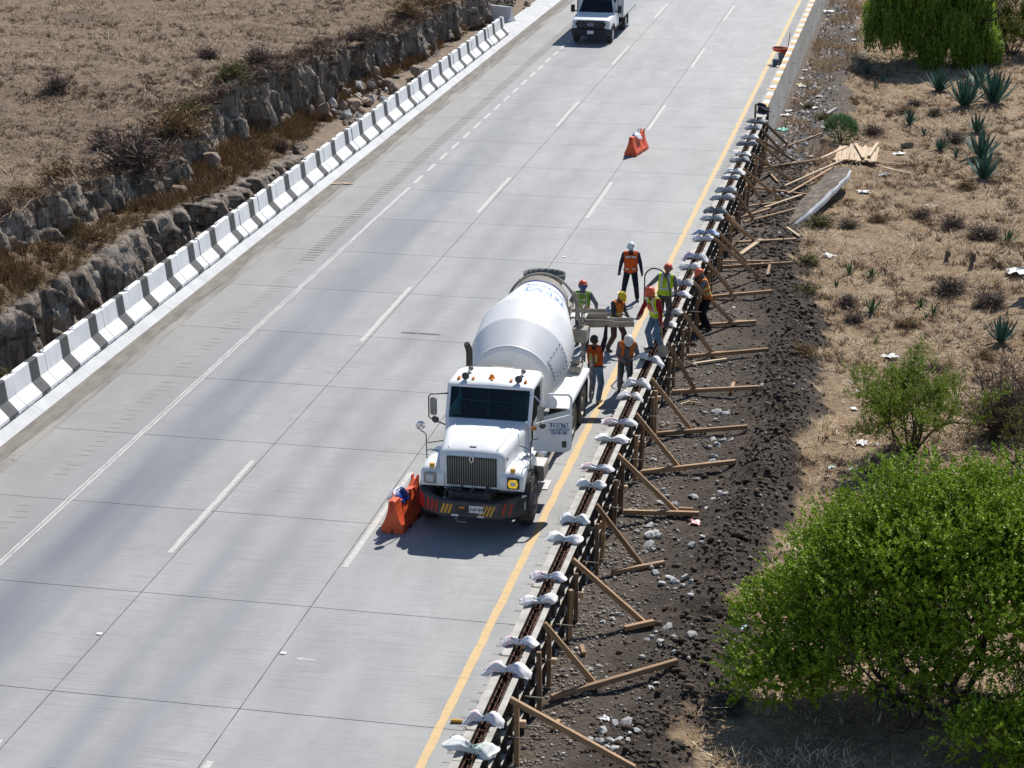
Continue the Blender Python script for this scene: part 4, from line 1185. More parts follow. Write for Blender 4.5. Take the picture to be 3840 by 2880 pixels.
for i in range(5): rm.tube([(0, 0, 0), (.012, 0, 0)], .009, 6)
while y < FY1 - .1:
    o = link('form_panel', pm, fw, (FX1, y, 0)); 
    p = link('panel_top_flange', topm, o)
    o = link('form_panel', leftp, fw, (FX0, y, 0)); link('panel_top_flange', leftm, o)
    # tie wire across the top and a cross spacer
    w = MB(); yy = y + .9 + random.uniform(-.2, .2)
    w.tube([(FX0 - .13, yy, 1.0), (FX0 - .16, yy + .02, 1.03), (FX0 - .19, yy, 1.0), (FX0 - .13, yy - .01, 1.008), (FX1 + .04, yy - .02, 1.006)], .007, 5)
    w.build('tie_wire', M['rust'], fw)
    for zz in (.05, .62):
        for q in (.75, 2.25):
            r = MB(); r.tube([(FX1 + .09, y + q, zz - .35), (FX1 + .42, y + q + .01, zz - .36)], .011, 6)
            r.build('tie_rod', M['steel_dust'], fw)
    y += PANEL
# end stop board and bottom blinding
b = MB(); b.b2((FX0, FY0, -.75), (FX1, FY1, -.02)); b.build('blinding', M['dark_fill'], fw)
# white drips of cement slurry down the steel
dm = MB()
for i in range(170):
    yy = random.uniform(FY0, FY1); w_ = random.uniform(.006, .016); h = random.uniform(.1, .75)
    dm.b2((FX1 + .0125, yy, .98 - h), (FX1 + .0145, yy + w_, .985))
tag(dm.build('slurry_drips', M['form_top'], fw), kind='stuff')

# reinforcement cage
rc_ = empty('rebar_cage', (0, 0, 0), 0, 'rusty reinforcement cage standing inside the formwork', 'rebar')
for x in (FX0 + .035, FX1 - .035):
    for z in (.93, .62, .3):
        m_ = MB(); m_.tube([(x, FY0, z), (x + .004, FY0 + 18, z + .008), (x - .004, FY0 + 36, z - .006), (x, FY1 - .1, z)], .012, 6); m_.build('longitudinal_bar', M['rust'], rc_)
m_ = MB(); m_.tube([(FX0 + .105, FY0, .90), (FX0 + .11, FY0 + 30, .89), (FX0 + .105, FY1 - .1, .90)], .010, 6); m_.build('longitudinal_bar', M['rust'], rc_)
sm_ = MB()
xa, xb = -.085, .085
sm_.tube([(xa, 0, .0), (xa, 0, .94), (xa + .03, 0, .965), (xb - .03, 0, .965), (xb, 0, .94), (xb, 0, 0)], .009, 6)
st_me = sm_.mesh('stirrup', M['rust'])
y = FY0 + .1
while y < FY1:
    link('stirrup', st_me, rc_, ((FX0 + FX1) / 2, y, 0), (random.uniform(-.05, .05), 0, random.uniform(-.12, .12))); y += .25 if y < 56 else .36
# starter bars poking up from the slab beside the form
sb = MB(); sb.tube([(0, 0, -.05), (.0, -.02, .3)], .009, 6); sb_me = sb.mesh('starter_bar', M['rust'])
for i, y in enumerate([29.8, 31.3, 31.55, 33.0, 35.8, 38.6, 38.9, 40.4, 43.4, 44.9, 45.1, 47.6]):
    tag(link('starter_bar', sb_me, None, (-6.80 - .05 * (i % 3), y, 0), (random.uniform(-.35, .35), random.uniform(-.35, .35), random.uniform(0, 6))), 'short rusty starter bar sticking out of the shoulder beside the formwork', 'rebar', 'starter bars along the shoulder')

# ---------------------------------------------------------------- timber
def timber(name, a, b, w, h, mat, label, cat, group, parent=None, roll=0.0):
    a, b = Vector(a), Vector(b); L = (b - a).length
    mb = MB(); mb.box((0, 0, 0), (L, w, h))
    me = mb.mesh(name, mat, bevel=min(.006, h * .15))
    x = (b - a).normalized(); yv = Vector((0, 0, 1)).cross(x)
    if yv.length < .05: yv = Vector((1, 0, 0)).cross(x)
    yv.normalize(); z = x.cross(yv)
    Mx = Matrix((x, yv, z)).transposed().to_4x4() @ Matrix.Rotation(roll, 4, 'X')
    o = link(name, me, parent); o.matrix_world = Matrix.Translation((a + b) / 2) @ Mx
    return tag(o, label, cat, group)


BR = [(30.44,.98,-4.14,30.53),(33.51,.95,-5.26,33.66),(36.52,.92,-4.79,36.48),(39.34,.95,-5.26,39.39),(42.30,.97,-4.92,42.51),(45.09,.95,-5.17,45.21),(47.73,.95,-5.21,47.96),(50.65,.98,-5.47,51.05),(53.64,.98,-5.39,54.38),(56.43,.98,-5.14,57.54),(59.15,.98,-5.40,60.51),(61.63,.98,-4.83,62.46),(62.53,.98,-5.28,63.98),(65.6,.60,-5.33,67.01),(64.97,.98,-5.80,68.22),(68.02,.98,-5.68,70.16),(71.40,.95,-4.93,73.12),(70.96,.90,-5.59,72.89),(73.98,.98,-4.76,75.96),(76.49,.98,-5.39,79.42),(76.79,.95,-5.01,79.85),(78.41,.98,-5.58,81.78),(79.86,.94,-5.45,83.06)]
for i, (y0, z0, x1, y1) in enumerate(BR):
    timber('timber_brace', (-6.215, y0, z0), (x1 + .03, y1, g1(x1, y1) + .05), .085, .10 if i < 12 else .085, M['wood'] if i < 20 else M['wood_old'],
           'sloping timber brace propping the formwork, %s from the near end' % ORD[i], 'timber brace', 'sloping braces of the formwork')
BO = [(-6.05,33.07,-3.88,34.45),(-5.18,36.15,-4.59,36.52),(-5.84,38.88,-4.79,39.60),(-6.12,42.26,-4.39,42.37),(-6.08,44.86,-3.89,45.47),(-6.09,47.59,-3.86,48.09),(-6.13,50.92,-3.84,51.11),(-6.14,54.04,-3.89,54.64),(-6.14,57.11,-4.50,57.67),(-6.13,60.21,-4.26,60.46),(-6.20,63.55,-3.88,63.88)]
for i, (xa, ya, xb, yb) in enumerate(BO):
    za, zb = g1(xa, ya) + .04, g1(xb, yb) + .04
    # boards ride on the highest ground along their length
    hi = max(g1(xa + (xb - xa) * t, ya + (yb - ya) * t) - (za + (zb - za) * t - .04) for t in np.linspace(0, 1, 9))
    timber('foot_board', (xa + .06, ya, za + hi + .02), (xb, yb, zb + hi + .02), .09, .10, M['wood'], 'timber foot board on the soil holding a brace, %s from the near end' % ORD[i], 'timber board', 'foot boards of the braces')
    if i in (3, 5, 7, 8, 9):
        fx, fy = BR[i + 1][2], BR[i + 1][3]
        d = Vector((xb - xa, yb - ya, 0)).normalized()
        timber('stop_block', (fx + .06, fy, g1(fx, fy) + hi + .13), (fx + .38, fy + d.y * .3, g1(fx, fy) + hi + .13), .07, .05, M['wood'], 'small stop block nailed at the brace foot, on the %s foot board' % ORD[i], 'timber block', 'stop blocks')
LO = [(-5.88,53.42,-4.98,54.10,'loose board lying below the eighth foot board'),(-6.22,64.50,-4.54,64.21,'thin board just above the eleventh foot board'),(-5.89,66.72,-4.02,67.20,'wide pale board among the far braces'),(-5.70,65.42,-5.16,67.13,'short board crossing under the wide pale board'),
(-5.97,69.54,-4.15,72.10,'long board rising toward the tilted slab from the fourteenth brace'),(-6.20,70.62,-5.26,71.97,'board ending near the far gravel patch'),(-5.46,71.93,-4.30,73.97,'pale board pointing at the tilted slab'),(-6.06,72.39,-4.90,72.93,'level board under the seventeenth brace'),
(-6.13,75.14,-4.06,74.22,'thin board running down behind the seventeenth brace'),(-5.00,75.17,-3.12,79.66,'upper of two long boards reaching the tilted slab top'),(-4.79,74.17,-3.46,78.44,'lower of two long boards reaching the tilted slab top'),
(-6.25,78.42,-4.03,80.06,'long board at the foot of the twentieth brace'),(-6.17,78.79,-4.88,79.64,'short board lying beside the long far one'),(-6.19,81.41,-4.18,85.02,'farthest long board pointing at the green shrub'),(-5.81,78.06,-5.33,76.17,'short plank on dark soil between the far braces'),
(-4.46,68.95,-3.94,67.82,'short plank below the low end of the tilted slab'),(-4.59,62.66,-4.60,63.89,'short plank under the eleventh foot board end'),(-4.57,51.20,-4.56,51.86,'stub of timber at the end of the seventh foot board'),(-5.74,49.96,-5.54,50.28,'left half of the bent pale lath on the soil'),(-5.55,50.24,-5.24,50.14,'right half of the bent pale lath on the soil'),
(-2.58,78.08,-2.08,77.85,'short lath right of the tilted slab'),(-1.95,77.70,-1.15,77.20,'thin lath lying in the grass right of the tilted slab'),(-5.75,31.9,-5.70,32.25,'short pale offcut beside the nearest stakes'),(-5.82,35.35,-5.72,35.0,'dark offcut standing beside the third pair of stakes')]
for i, (xa, ya, xb, yb, lb) in enumerate(LO):
    w = .045 if 'lath' in lb else (.16 if 'wide' in lb else .085)
    za, zb = g1(xa, ya) + .05, g1(xb, yb) + .05
    hi = max(0, max(g1(xa + (xb - xa) * t, ya + (yb - ya) * t) - (za + (zb - za) * t - .05) for t in np.linspace(0, 1, 9)))
    timber('loose_board', (xa, ya, za + hi), (xb, yb, zb + hi + (.18 if 'reaching' in lb else 0)), w, .03 if 'lath' in lb else .06, M['wood'] if i % 3 else M['wood_pale'], lb, 'timber board', 'loose boards on the soil')
# vertical stakes in pairs
SY = []
for k in range(17):
    SY += [(30.59 + 2.97 * k - 1.0, k), (30.59 + 2.97 * k, k)]
SY = [30.59, 32.62, 33.54, 35.64, 36.51, 38.93, 39.62, 41.35, 42.39, 44.33, 45.3, 47.2, 47.91, 50.44, 51.5, 53.46, 54.62, 56.5, 57.55, 59.6, 60.64, 62.7, 63.6, 65.6, 66.5, 68.6, 69.5, 71.6, 72.5, 74.6, 75.5, 77.4, 78.3, 79.4]
for i, y in enumerate(SY):
    x = -6.12 + random.uniform(-.015, .015); h = random.uniform(.95, 1.2) * (1 if i % 2 else 1.05)
    timber('timber_stake', (x, y, g1(x, y) - .15), (x + random.uniform(-.02, .05), y + random.uniform(-.06, .06), g1(x, y) + h), .085, .085, M['wood_old'] if i % 3 else M['wood'],
           'upright timber stake against the formwork, %s from the near end' % ORD[i], 'timber stake', 'stakes behind the formwork')
    if i % 2 == 0:
        timber('spacer_block', (-6.22, y + .35, .02 + .25 * (i % 3 == 0)), (-6.04, y + .36, .02 + .25 * (i % 3 == 0)), .09, .12, M['wood_pale'], 'pale spacer block tucked behind the stakes, %s from the near end' % ORD[i // 2], 'timber block', 'spacer blocks')
# timber kickers on the road side
for i, y in enumerate([28.6, 31.6, 34.9, 47.7, 57.0]):
    timber('kicker', (-6.78, y, .06), (-6.60, y + .55, .86), .08, .06, M['wood_old'], 'dark timber kicker on the road side of the formwork, %s from the near end' % ORD[i], 'timber brace', 'kickers on the road side')

# tied bags laid over the formwork -------------------------
def bag_mesh(seed, mat):
    """plastic sack gathered in the middle, two puffy wings"""
    rr = np.random.default_rng(seed); n = 30; q = 20
    L = .74; rings = []
    ph = rr.uniform(0, 6.28, 6)
    wl, wr = rr.uniform(.85, 1.25), rr.uniform(.85, 1.25)
    for i in range(n):
        t = i / (n - 1); u = t * 2 - 1; s = abs(u); k = wl if u < 0 else wr
        half = (.026 + .115 * k * min(1, (s / .70)) ** .9) * (1 - .30 * max(0, (s - .86) / .14) ** 2)
        thick = (.034 + .062 * math.sin(min(1, s / .9) * math.pi * .85)) * (1 - .75 * max(0, (s - .75) / .25))
        sag = (-.05 + .06 * math.sin(ph[5])) * max(0, s - .5) / .5 - (.02 * (1 - s / .35) if s < .35 else 0)
        ring = []
        for j in range(q):
            a = 2 * math.pi * j / q
            pleat = .020 * (1.15 - s) * math.sin(a * 5 + ph[0] + u) + .010 * math.sin(u * 9 + a * 2 + ph[1]) + .003 * rr.normal()
            yy = math.cos(a) * (half + pleat * .6); zz = math.sin(a) * (thick + pleat)
            skew = .05 * u * math.sin(ph[2]) + (.03 * math.sin(ph[3] + a) if s > .9 else 0)
            ring.append((u * L / 2 + .02 * math.sin(a * 2 + ph[4]) * (s > .85), yy + skew, max(zz, -.035 - .12 * max(0, s - .5)) + sag))
        rings.append(ring)
    mb = MB(); mb.loft(rings)
    return mb.mesh('bag', mat, smooth=True, angle=60)


def bag_mat(name, base, ink=None, grey=0.0):
    t = NT(name)
    col = t.ramp(t.noise(t.coord('Object'), 6, 4), [(0.3, base), (0.7, mul(base, .86))])
    if ink:
        for k, c in enumerate(ink):
            m = t.coord('Object', (1, 1, 1)); 
            f = t.ramp(t.noise(t.coord('Object', (6, 22, 6), (0, 0, k)), 2.0 + k, 3, .5), [(0.52, 0.0), (0.57, 1.0)])
            sx = t.n('ShaderNodeSeparateXYZ'); t.l(t.coord('Object'), sx.inputs[0])
            side = t.ramp(t.math('ADD', t.math('MULTIPLY', sx.outputs[0], 1.5), .5), [(0.02 + .5 * k, 0.0), (0.1 + .5 * k, 1.0), (0.3 + .5 * k, 1.0), (0.4 + .5 * k, 0.0)])
            col = t.mix(t.math('MULTIPLY', t.math('MULTIPLY', f, side), .75), col, c)
    t.set(col, 0.65, 0, .3)
    t.bump(t.noise(t.coord('Object', (1, 2.5, 1)), 6, 3, .5), .35, .015)
    return t.mat
BM = {'pink': bag_mat('white_bag_pink_print', (0.80, 0.79, 0.785), [(0.66, 0.10, 0.22), (0.25, 0.30, 0.62)]),
      'blue': bag_mat('white_bag_blue_print', (0.80, 0.79, 0.785), [(0.55, 0.6, 0.75), (0.12, 0.15, 0.35)]),
      'plain': bag_mat('plain_white_bag', (0.80, 0.79, 0.785)),
      'grey': bag_mat('cloudy_grey_bag', (0.50, 0.51, 0.53)),
      'smoke': bag_mat('smoky_dark_bag', (0.24, 0.26, 0.28)),
      'green': bag_mat('white_green_bag', (0.76, 0.78, 0.76), [(0.7, 0.72, 0.72), (0.02, 0.24, 0.10)]),
      'bluebag': bag_mat('blue_white_bag', (0.42, 0.52, 0.70), [(0.08, 0.15, 0.40), (0.1, 0.16, 0.42)]),
      'purple': bag_mat('purple_knot_bag', (0.70, 0.70, 0.73), [(0.30, 0.03, 0.33), (0.3, 0.3, 0.33)])}
BAGM = {k: [bag_mesh(s * 5 + i * 31, m) for i in range(5)] for s, (k, m) in enumerate(BM.items())}
tie = MB(); tie.tube([(0, .036, 0), (.002, .0, .036), (0, -.036, 0), (0, 0, -.03), (0, .036, 0)], .008, 5); tie_me = tie.mesh('tie', M['dark_grey'])
BY = [28.54, 29.57, 31.39, 32.46, 34.25, 35.35, 37.2, 38.22, 40.18, 41.21, 43.05, 44.18, 46.1, 47.06, 49.02, 51.98, 53.07, 54.95, 56.06, 57.79, 58.99, 61.08, 61.93, 63.73, 64.75, 66.59, 67.68, 69.6, 70.58, 72.44, 73.49, 75.27, 76.41, 78.2, 79.41]
BKIND = ['green', 'pink', 'pink', 'pink', 'plain', 'pink', 'plain', 'blue', 'plain', 'pink', 'plain', 'pink', 'plain', 'plain', 'blue', 'blue', 'grey', 'pink', 'grey', 'plain', 'purple', 'plain', 'bluebag', 'grey', 'smoke', 'grey', 'grey', 'grey', 'plain', 'smoke', 'plain', 'smoke', 'plain', 'grey', 'smoke']
BD = {'green': 'white bag with green print', 'pink': 'white bag with pink print', 'plain': 'plain white bag', 'blue': 'white bag with blue print', 'grey': 'cloudy grey bag', 'purple': 'white bag with purple knot', 'bluebag': 'blue and white bag', 'smoke': 'smoky dark bag'}
for i, (y, k) in enumerate(zip(BY, BKIND)):
    e = empty('tied_bag', (-6.47 + random.uniform(-.02, .02), y, 1.06), random.uniform(-.18, .18), '%s tied over the formwork, %s from the near end' % (BD[k], ORD[i]), 'bag', 'tied bags over the formwork')
    sc = random.uniform(.82, 1.12)
    e.rotation_euler = (random.uniform(-.12, .12), random.uniform(-.10, .14), random.uniform(-.22, .22))
    link('bag', BAGM[k][(i * 5 + i // 3) % 5], e, scale=(sc, random.uniform(.8, 1.35), random.uniform(.8, 1.3))); link('tie', tie_me, e)
# timber pile with side-by-side planks ----------------------
ps = empty('plank_stack', (0, 0, 0), 0, 'stack of pale sawn planks lying side by side on the grass', 'plank stack')
x = -3.42
zb = g1(-2.6, 81.5)
pl = MB(); pl.b2((-3.55, 80.55, zb - .05), (-1.75, 80.67, zb + .10)); pl.build('bearer', M['wood_old'], ps)
pl = MB(); pl.b2((-3.45, 82.35, zb - .05), (-1.80, 82.47, zb + .10)); pl.build('bearer', M['wood_old'], ps)
random.seed(31)
for i in range(16):
    w = random.uniform(.075, .13); y0 = 80.15 + random.uniform(-.12, .22); L = random.uniform(2.45, 2.95)
    zz = zb + .13 + random.uniform(0, .01)
    for lay in range(2):
        mb = MB(); mb.box((0, 0, 0), (w * .95, L, .038)); o = mb.build('plank', M['wood_pale'], ps, bevel=.003)
        o.location = (x + w / 2 + random.uniform(-.01, .01), y0 + L / 2 + random.uniform(-.08, .08), zz + lay * .042); o.rotation_euler = (random.uniform(-.01, .01), 0, random.uniform(-.03, .03))
    x += w * 1.02
for (dx, yy, rz, zz) in ((.0, 81.7, .16, .27), (.52, 82.0, -.10, .28), (-.98, 81.4, -.35, .22)):
    mb = MB(); mb.box((0, 0, 0), (.13, 2.6, .04)); o = mb.build('plank', M['wood_pale'], ps, bevel=.003); o.location = (-2.55 + dx, yy, zb + zz); o.rotation_euler = (0, 0, rz)
for i, (xa, ya, xb, yb) in enumerate([(-1.95, 80.6, -.55, 80.9), (-1.9, 80.2, -.75, 79.6), (-1.6, 79.9, -.5, 79.35), (-3.7, 80.7, -3.2, 80.65)]):
    timber('loose_lath', (xa, ya, g1(xa, ya) + .12), (xb, yb, g1(xb, yb) + .05), .07, .035, M['wood_pale'], ['long lath sticking out right of the plank stack', 'slanting lath right of the plank stack', 'lowest lath right of the plank stack', 'short lath left of the plank stack'][i], 'timber board', 'laths by the plank stack')
# fallen slab: tilted old parapet piece ---------------------
M['old_slab'] = pmat('mossy_old_concrete', (0.19, 0.155, 0.115), (0.10, 0.08, 0.06), 2.6, 6, 0.9, 0.9, 0.05, spots=(2.2, 0.56, (0.36, 0.33, 0.29)))
sl = empty('fallen_slab', (0, 0, 0), 0, 'long tilted slab of old concrete with flaking white edge', 'concrete slab')
a0, a1 = Vector((-4.40, 69.6, -.60)), Vector((-2.98, 76.6, -.10))
dv = (a1 - a0).normalized(); nrm = Vector((-.30, -.06, .95)).normalized(); side = dv.cross(nrm).normalized(); nrm = side.cross(dv).normalized()
rs_ = np.random.default_rng(8); rings = []; NN = 34
for i, t in enumerate(np.linspace(0, 1, NN)):
    p = a0 + (a1 - a0) * t
    w = .92 * (1 - (1 - min(1, t / .75)) ** 2.2) ** .75 * (1 - .55 * max(0, (t - .88) / .12) ** 2) + .04
    e1 = .06 * (float(fbm(np.array(t * 14), np.array(0.), 3)) - .5); e2 = .09 * (float(fbm(np.array(t * 11), np.array(5.), 4)) - .5)
    row = []
    for k in range(7):
        q = k / 6; row.append(p + side * ((q - .5) * w + (e1 if q == 0 else 0) + (e2 if q == 1 else 0)) + nrm * (.13 + .14 * (float(fbm(np.array(t * 17), np.array(q * 4), 6)) - .5) - .03 * abs(q - .5)))
    row += [p + side * (w * .5 + e2 + .015) - nrm * .02, p + side * (w * .47 + e2) - nrm * .17, p - side * (w * .5 - e1) - nrm * .12]
    rings.append(row)
mb = MB(); mb.loft(rings); mb.build('slab_body', M['old_slab'], sl)
mb = MB(); mb.loft([[r[6] + side * .005 - nrm * (.004 + .05 * float(fbm(np.array(i * .7), np.array(2.), 9))), r[7] + side * .006, r[8] + side * .006 + nrm * .01] for i, r in enumerate(rings)], closed=False, cap=False); mb.build('painted_edge', M['whitewash'], sl)
# rusty rod standing in the soil
mb = MB(); mb.tube([(0, 0, -.1), (.02, .0, .5), (.05, .02, 1.0)], .014, 6); o = mb.build('rusty_rod', M['rust']); o.location = (-4.27, 64.03, g1(-4.27, 64.03))
tag(o, 'thin rusty rod standing by the end of the eleventh foot board', 'rod')
mb = MB(); mb.box((0, 0, .06), (.95, .14, .12)); mb.box((0, .09, .02), (.7, .06, .08)); o = mb.build('grey_beam', M['stone_grey'], bevel=.01); o.location = (-4.1, 89.8, g1(-4.1, 89.8) + .1); o.rotation_euler = (0, -.12, 1.15)
tag(o, 'pale grey broken beam lying on the soil strip', 'beam')
o = link('boulder', ROCK_T[3], None, (-.73, 84.63, g1(-.73, 84.63) + .1), (0, 0, .5), (.36, .30, .30)); tag(o, 'pale pink boulder on the grass right of the plank stack', 'boulder')
# ---------------------------------------------------------------- concrete mixer truck (local: x to the right in the picture, y to its rear)
def text_mesh(s, size, mat, bold=0.0, extrude=0.002, align='CENTER', name='lettering', sx=1.0):
    cu = bpy.data.curves.new('tmp', 'FONT'); cu.body = s; cu.size = size; cu.align_x = align; cu.align_y = 'CENTER'; cu.offset = bold; cu.extrude = extrude
    cu.resolution_u = 3
    o = bpy.data.objects.new('tmp', cu); COL.objects.link(o)
    dg = bpy.context.evaluated_depsgraph_get(); dg.update()
    me = bpy.data.meshes.new_from_object(o.evaluated_get(dg)); me.name = name
    bpy.data.objects.remove(o); bpy.data.curves.remove(cu)
    me.materials.clear(); me.materials.append(mat)
    if sx != 1.0:
        for v in me.vertices: v.co.x *= sx
    return me


TX, TY = -8.92, 40.45
tk = empty('mixer_truck', (TX, TY, 0), 0, 'white concrete mixer truck with open door facing the camera', 'mixer truck')
W, DK = M['white_paint'], M['chassis']


def wheel(parent, x, y, r, w, side, front, label=None):
    """tyre with tread, rim part; side = +1 outer face to +x"""
    t = MB(); n = 40
    prof = [(-w / 2, r * .60), (-w / 2, r * .66), (-w / 2 - .012, r * .80), (-w / 2 + .012, r * .955), (-w / 2 + .035, r), (w / 2 - .035, r), (w / 2 - .012, r * .955), (w / 2 + .012, r * .80), (w / 2, r * .66), (w / 2, r * .60)]
    t.lathe((0, 0, 0), (1, 0, 0), prof, n, cap=False)
    for i in range(26):
        a = 2 * math.pi * i / 26
        for q in (-1, 1):
            c = Vector((q * w * .31, math.cos(a + q * .06) * r, math.sin(a + q * .06) * r))
            t.box(c, (w * .27, r * .14, .022), Matrix.Rotation(a - math.pi / 2, 3, 'X'))
    o = t.build('tyre', M['tyre'], parent, smooth=True, angle=35); o.location = (x, y, r)
    k = MB(); s = side
    if front:
        k.lathe((0, 0, 0), (s, 0, 0), [(-.02, .02), (w * .20, r * .50), (w * .5, r * .56), (w * .5 + .008, r * .61), (w * .42, r * .61), (-w * .3, r * .58)], 28)
        k.lathe((0, 0, 0), (s, 0, 0), [(w * .1, .14), (w * .55, .12), (w * .62, .09), (w * .64, .0)], 16)
        for i in range(10):
            a = 2 * math.pi * i / 10; k.tube([(s * w * .15, math.cos(a) * r * .36, math.sin(a) * r * .36), (s * w * .34, math.cos(a) * r * .36, math.sin(a) * r * .36)], .018, 6)
    else:
        k.lathe((0, 0, 0), (s, 0, 0), [(-w * .1, r * .60), (w * .48, r * .61), (w * .5, r * .585), (w * .42, r * .55), (w * .12, r * .50), (w * .06, .22), (w * .10, .15), (w * .46, .13), (w * .5, .0)], 28)
        for i in range(10):
            a = 2 * math.pi * i / 10; k.tube([(s * w * .06, math.cos(a) * r * .37, math.sin(a) * r * .37), (s * w * .14, math.cos(a) * r * .37, math.sin(a) * r * .37)], .018, 6)
    rm = k.build('rim', M['chrome'] if front and False else (M['steel_dust'] if front else M['rim']), o, smooth=True, angle=35)
    return o


for s in (-1, 1):
    wheel(tk, s * 1.04, 0.0, .53, .30, s, True)
    for yy in (5.05, 6.45): wheel(tk, s * .90, yy, .52, .52, s, False)

# chassis -------------------------------------------------
c = MB()
for s in (-1, 1): c.b2((s * .36, -1.0, .72), (s * .45, 7.7, .98))
for yy in (-.9, 1.4, 3.4, 4.6, 7.6): c.b2((-.40, yy - .06, .76), (.40, yy + .06, .94))
c.build('chassis_rails', DK, tk)
c = MB(); c.tube([(-.95, 0, .53), (.95, 0, .53)], .085, 10); c.box((0, 0, .48), (1.0, .16, .14)); c.build('front_axle', DK, tk)
for yy in (5.05, 6.45):
    c = MB(); c.tube([(-.8, yy, .52), (.8, yy, .52)], .10, 10); c.ball((0, yy, .52), .23); c.build('rear_axle', DK, tk, smooth=True)
c = MB(); c.b2((-.40, -.55, .55), (.40, .9, 1.3)); c.b2((-.55, -.62, .95), (.55, -.5, 1.1)); c.build('engine_block', DK, tk, bevel=.03)
c = MB()
for i, (a, b, r) in enumerate([((-.35, -.8, .95), (.1, -.72, .72), .035), ((-.2, -.75, 1.0), (-.45, -.85, .7), .03), ((.05, -.8, 1.0), (-.15, -.85, .66), .03), ((.35, -.75, 1.0), (.28, -.95, .7), .045), ((-.5, -.7, .9), (-.1, -.9, .8), .025), ((.5, -.8, .95), (.15, -.9, .72), .02)]):
    m_ = (Vector(a) + Vector(b)) / 2 + Vector((0, -.06, .06)); c.tube([a, m_, b], r, 7)
c.tube([(-.42 + .14 * math.cos(t), -.86, .86 + .13 * math.sin(t)) for t in np.linspace(0, 5.2, 14)], .025, 7)
c.build('engine_hoses', M['dark_grey'], tk, smooth=True)

# bumper ---------------------------------------------------
b = MB()
bp = [(-1.18, -.62), (-.98, -.92), (-.60, -1.17), (.62, -1.17), (.98, -.95), (1.18, -.66)]
rings = []
for i, (x, y) in enumerate(bp):
    out = Vector((x * .25, -1, 0)).normalized() if abs(x) < .7 else Vector((x * 1.0, -.9, 0)).normalized()
    zt = .82 if abs(x) < .7 else .86
    rings.append([(x, y, .47), (x - out.x * .14, y - out.y * .14, .47), (x - out.x * .14, y - out.y * .14, zt), (x, y, zt)])
b.loft(rings)
bump = b.build('bumper', M['dark_grey'], tk, bevel=.012)


def on_bumper(i, t0, t1, z0, z1, slant, mat, name):
    p, q = Vector((*bp[i], 0)), Vector((*bp[i + 1], 0)); d = (q - p); nrm = Vector((d.y, -d.x, 0)).normalized()
    if nrm.y > 0: nrm = -nrm
    P = [p + d * (t0) + nrm * .003 + Vector((0, 0, z0)), p + d * t1 + nrm * .003 + Vector((0, 0, z0)), p + d * (t1 + slant) + nrm * .003 + Vector((0, 0, z1)), p + d * (t0 + slant) + nrm * .003 + Vector((0, 0, z1))]
    mb = MB(); mb.add(P, [(0, 1, 2, 3)]); return mb.build(name, mat, bump)
for k in range(3): on_bumper(1, .12 + k * .27, .26 + k * .27, .53, .77, .06, M['red_paint'], 'hazard_stripe')
on_bumper(0, .1, .9, .50, .82, .02, M['red_paint'], 'hazard_stripe')
for k in range(3): on_bumper(2, .00 + k * .065, .04 + k * .065, .54, .75, .06, M['yellow_paint'], 'hazard_stripe')
for k in range(4): on_bumper(2, .68 + k * .062, .714 + k * .062, .52, .76, .08, M['yellow_paint'], 'hazard_stripe')
for k in range(2): on_bumper(3, .25 + k * .36, .36 + k * .36, .53, .80, .16, M['red_paint'], 'hazard_stripe')
on_bumper(4, .72, .82, .56, .74, 0, M['plate'], 'reflector')
on_bumper(2, .20, .33, .485, .53, 0, M['plate'], 'reflector'); on_bumper(2, .66, .78, .485, .53, 0, M['plate'], 'reflector')
pl_ = MB(); pl_.b2((.03, -1.192, .59), (.34, -1.178, .75)); plo = pl_.build('licence_plate', M['plate'], bump, bevel=.004)
o = link('plate_number', text_mesh('LF-87-841', .085, M['black'], .001, name='plate_number'), plo, (.185, -1.1945, .665), (R(90), 0, 0))
th = MB(); th.b2((-.24, -1.185, .66), (-.02, -1.172, .73)); th.b2((-.22, -1.19, .55), (-.04, -1.172, .66)); th.build('tow_pocket', DK, bump)
th = MB(); th.b2((-.18, -1.196, .675), (-.07, -1.186, .715)); th.build('marker_lamp', M['amber'], bump)
th = MB(); th.tube([(-.2, -1.1, .5), (-.28, -1.14, .42), (-.2, -1.16, .36), (-.05, -1.14, .35)], .014, 6); th.build('hanging_cable', M['steel_dust'], bump)

# hood -------------------------------------------------------
def hood_ring(y, hw, zt, zb, rr, crown):
    p = []
    for s, rng in ((-1, range(0, 6)), (1, range(5, -1, -1))):
        for i in rng:
            a = math.pi / 2 * i / 5
            p.append((s * (hw - rr + rr * math.cos(a)), y, zt - rr + rr * math.sin(a)))
    pts = [(-hw - .02, y, zb)] + p[:6] + [(-hw * .3, y, zt + crown), (hw * .3, y, zt + crown)] + p[6:] + [(hw + .02, y, zb)]
    return pts
h = MB()
h.loft([hood_ring(-.74, .66, 1.66, .98, .10, .0), hood_ring(-.72, .69, 1.73, .97, .14, .01), hood_ring(-.62, .71, 1.80, .97, .16, .02), hood_ring(-.2, .76, 1.845, 1.0, .17, .025), hood_ring(.4, .85, 1.90, 1.0, .17, .025), hood_ring(.84, .90, 1.935, 1.0, .16, .02)])
hood = h.build('hood', W, tk, smooth=True, angle=50)
for s in (-1, 1):
    r_ = MB(); r_.tube([(s * .52, -.60, 1.822), (s * .60, .1, 1.885), (s * .66, .82, 1.945)], .012, 6); r_.build('hood_crease', W, hood, smooth=True)
g = MB(); g.b2((-.52, -.765, 1.05), (.52, -.742, 1.655)); gr = g.build('grille', M['black'], tk)
g = MB()
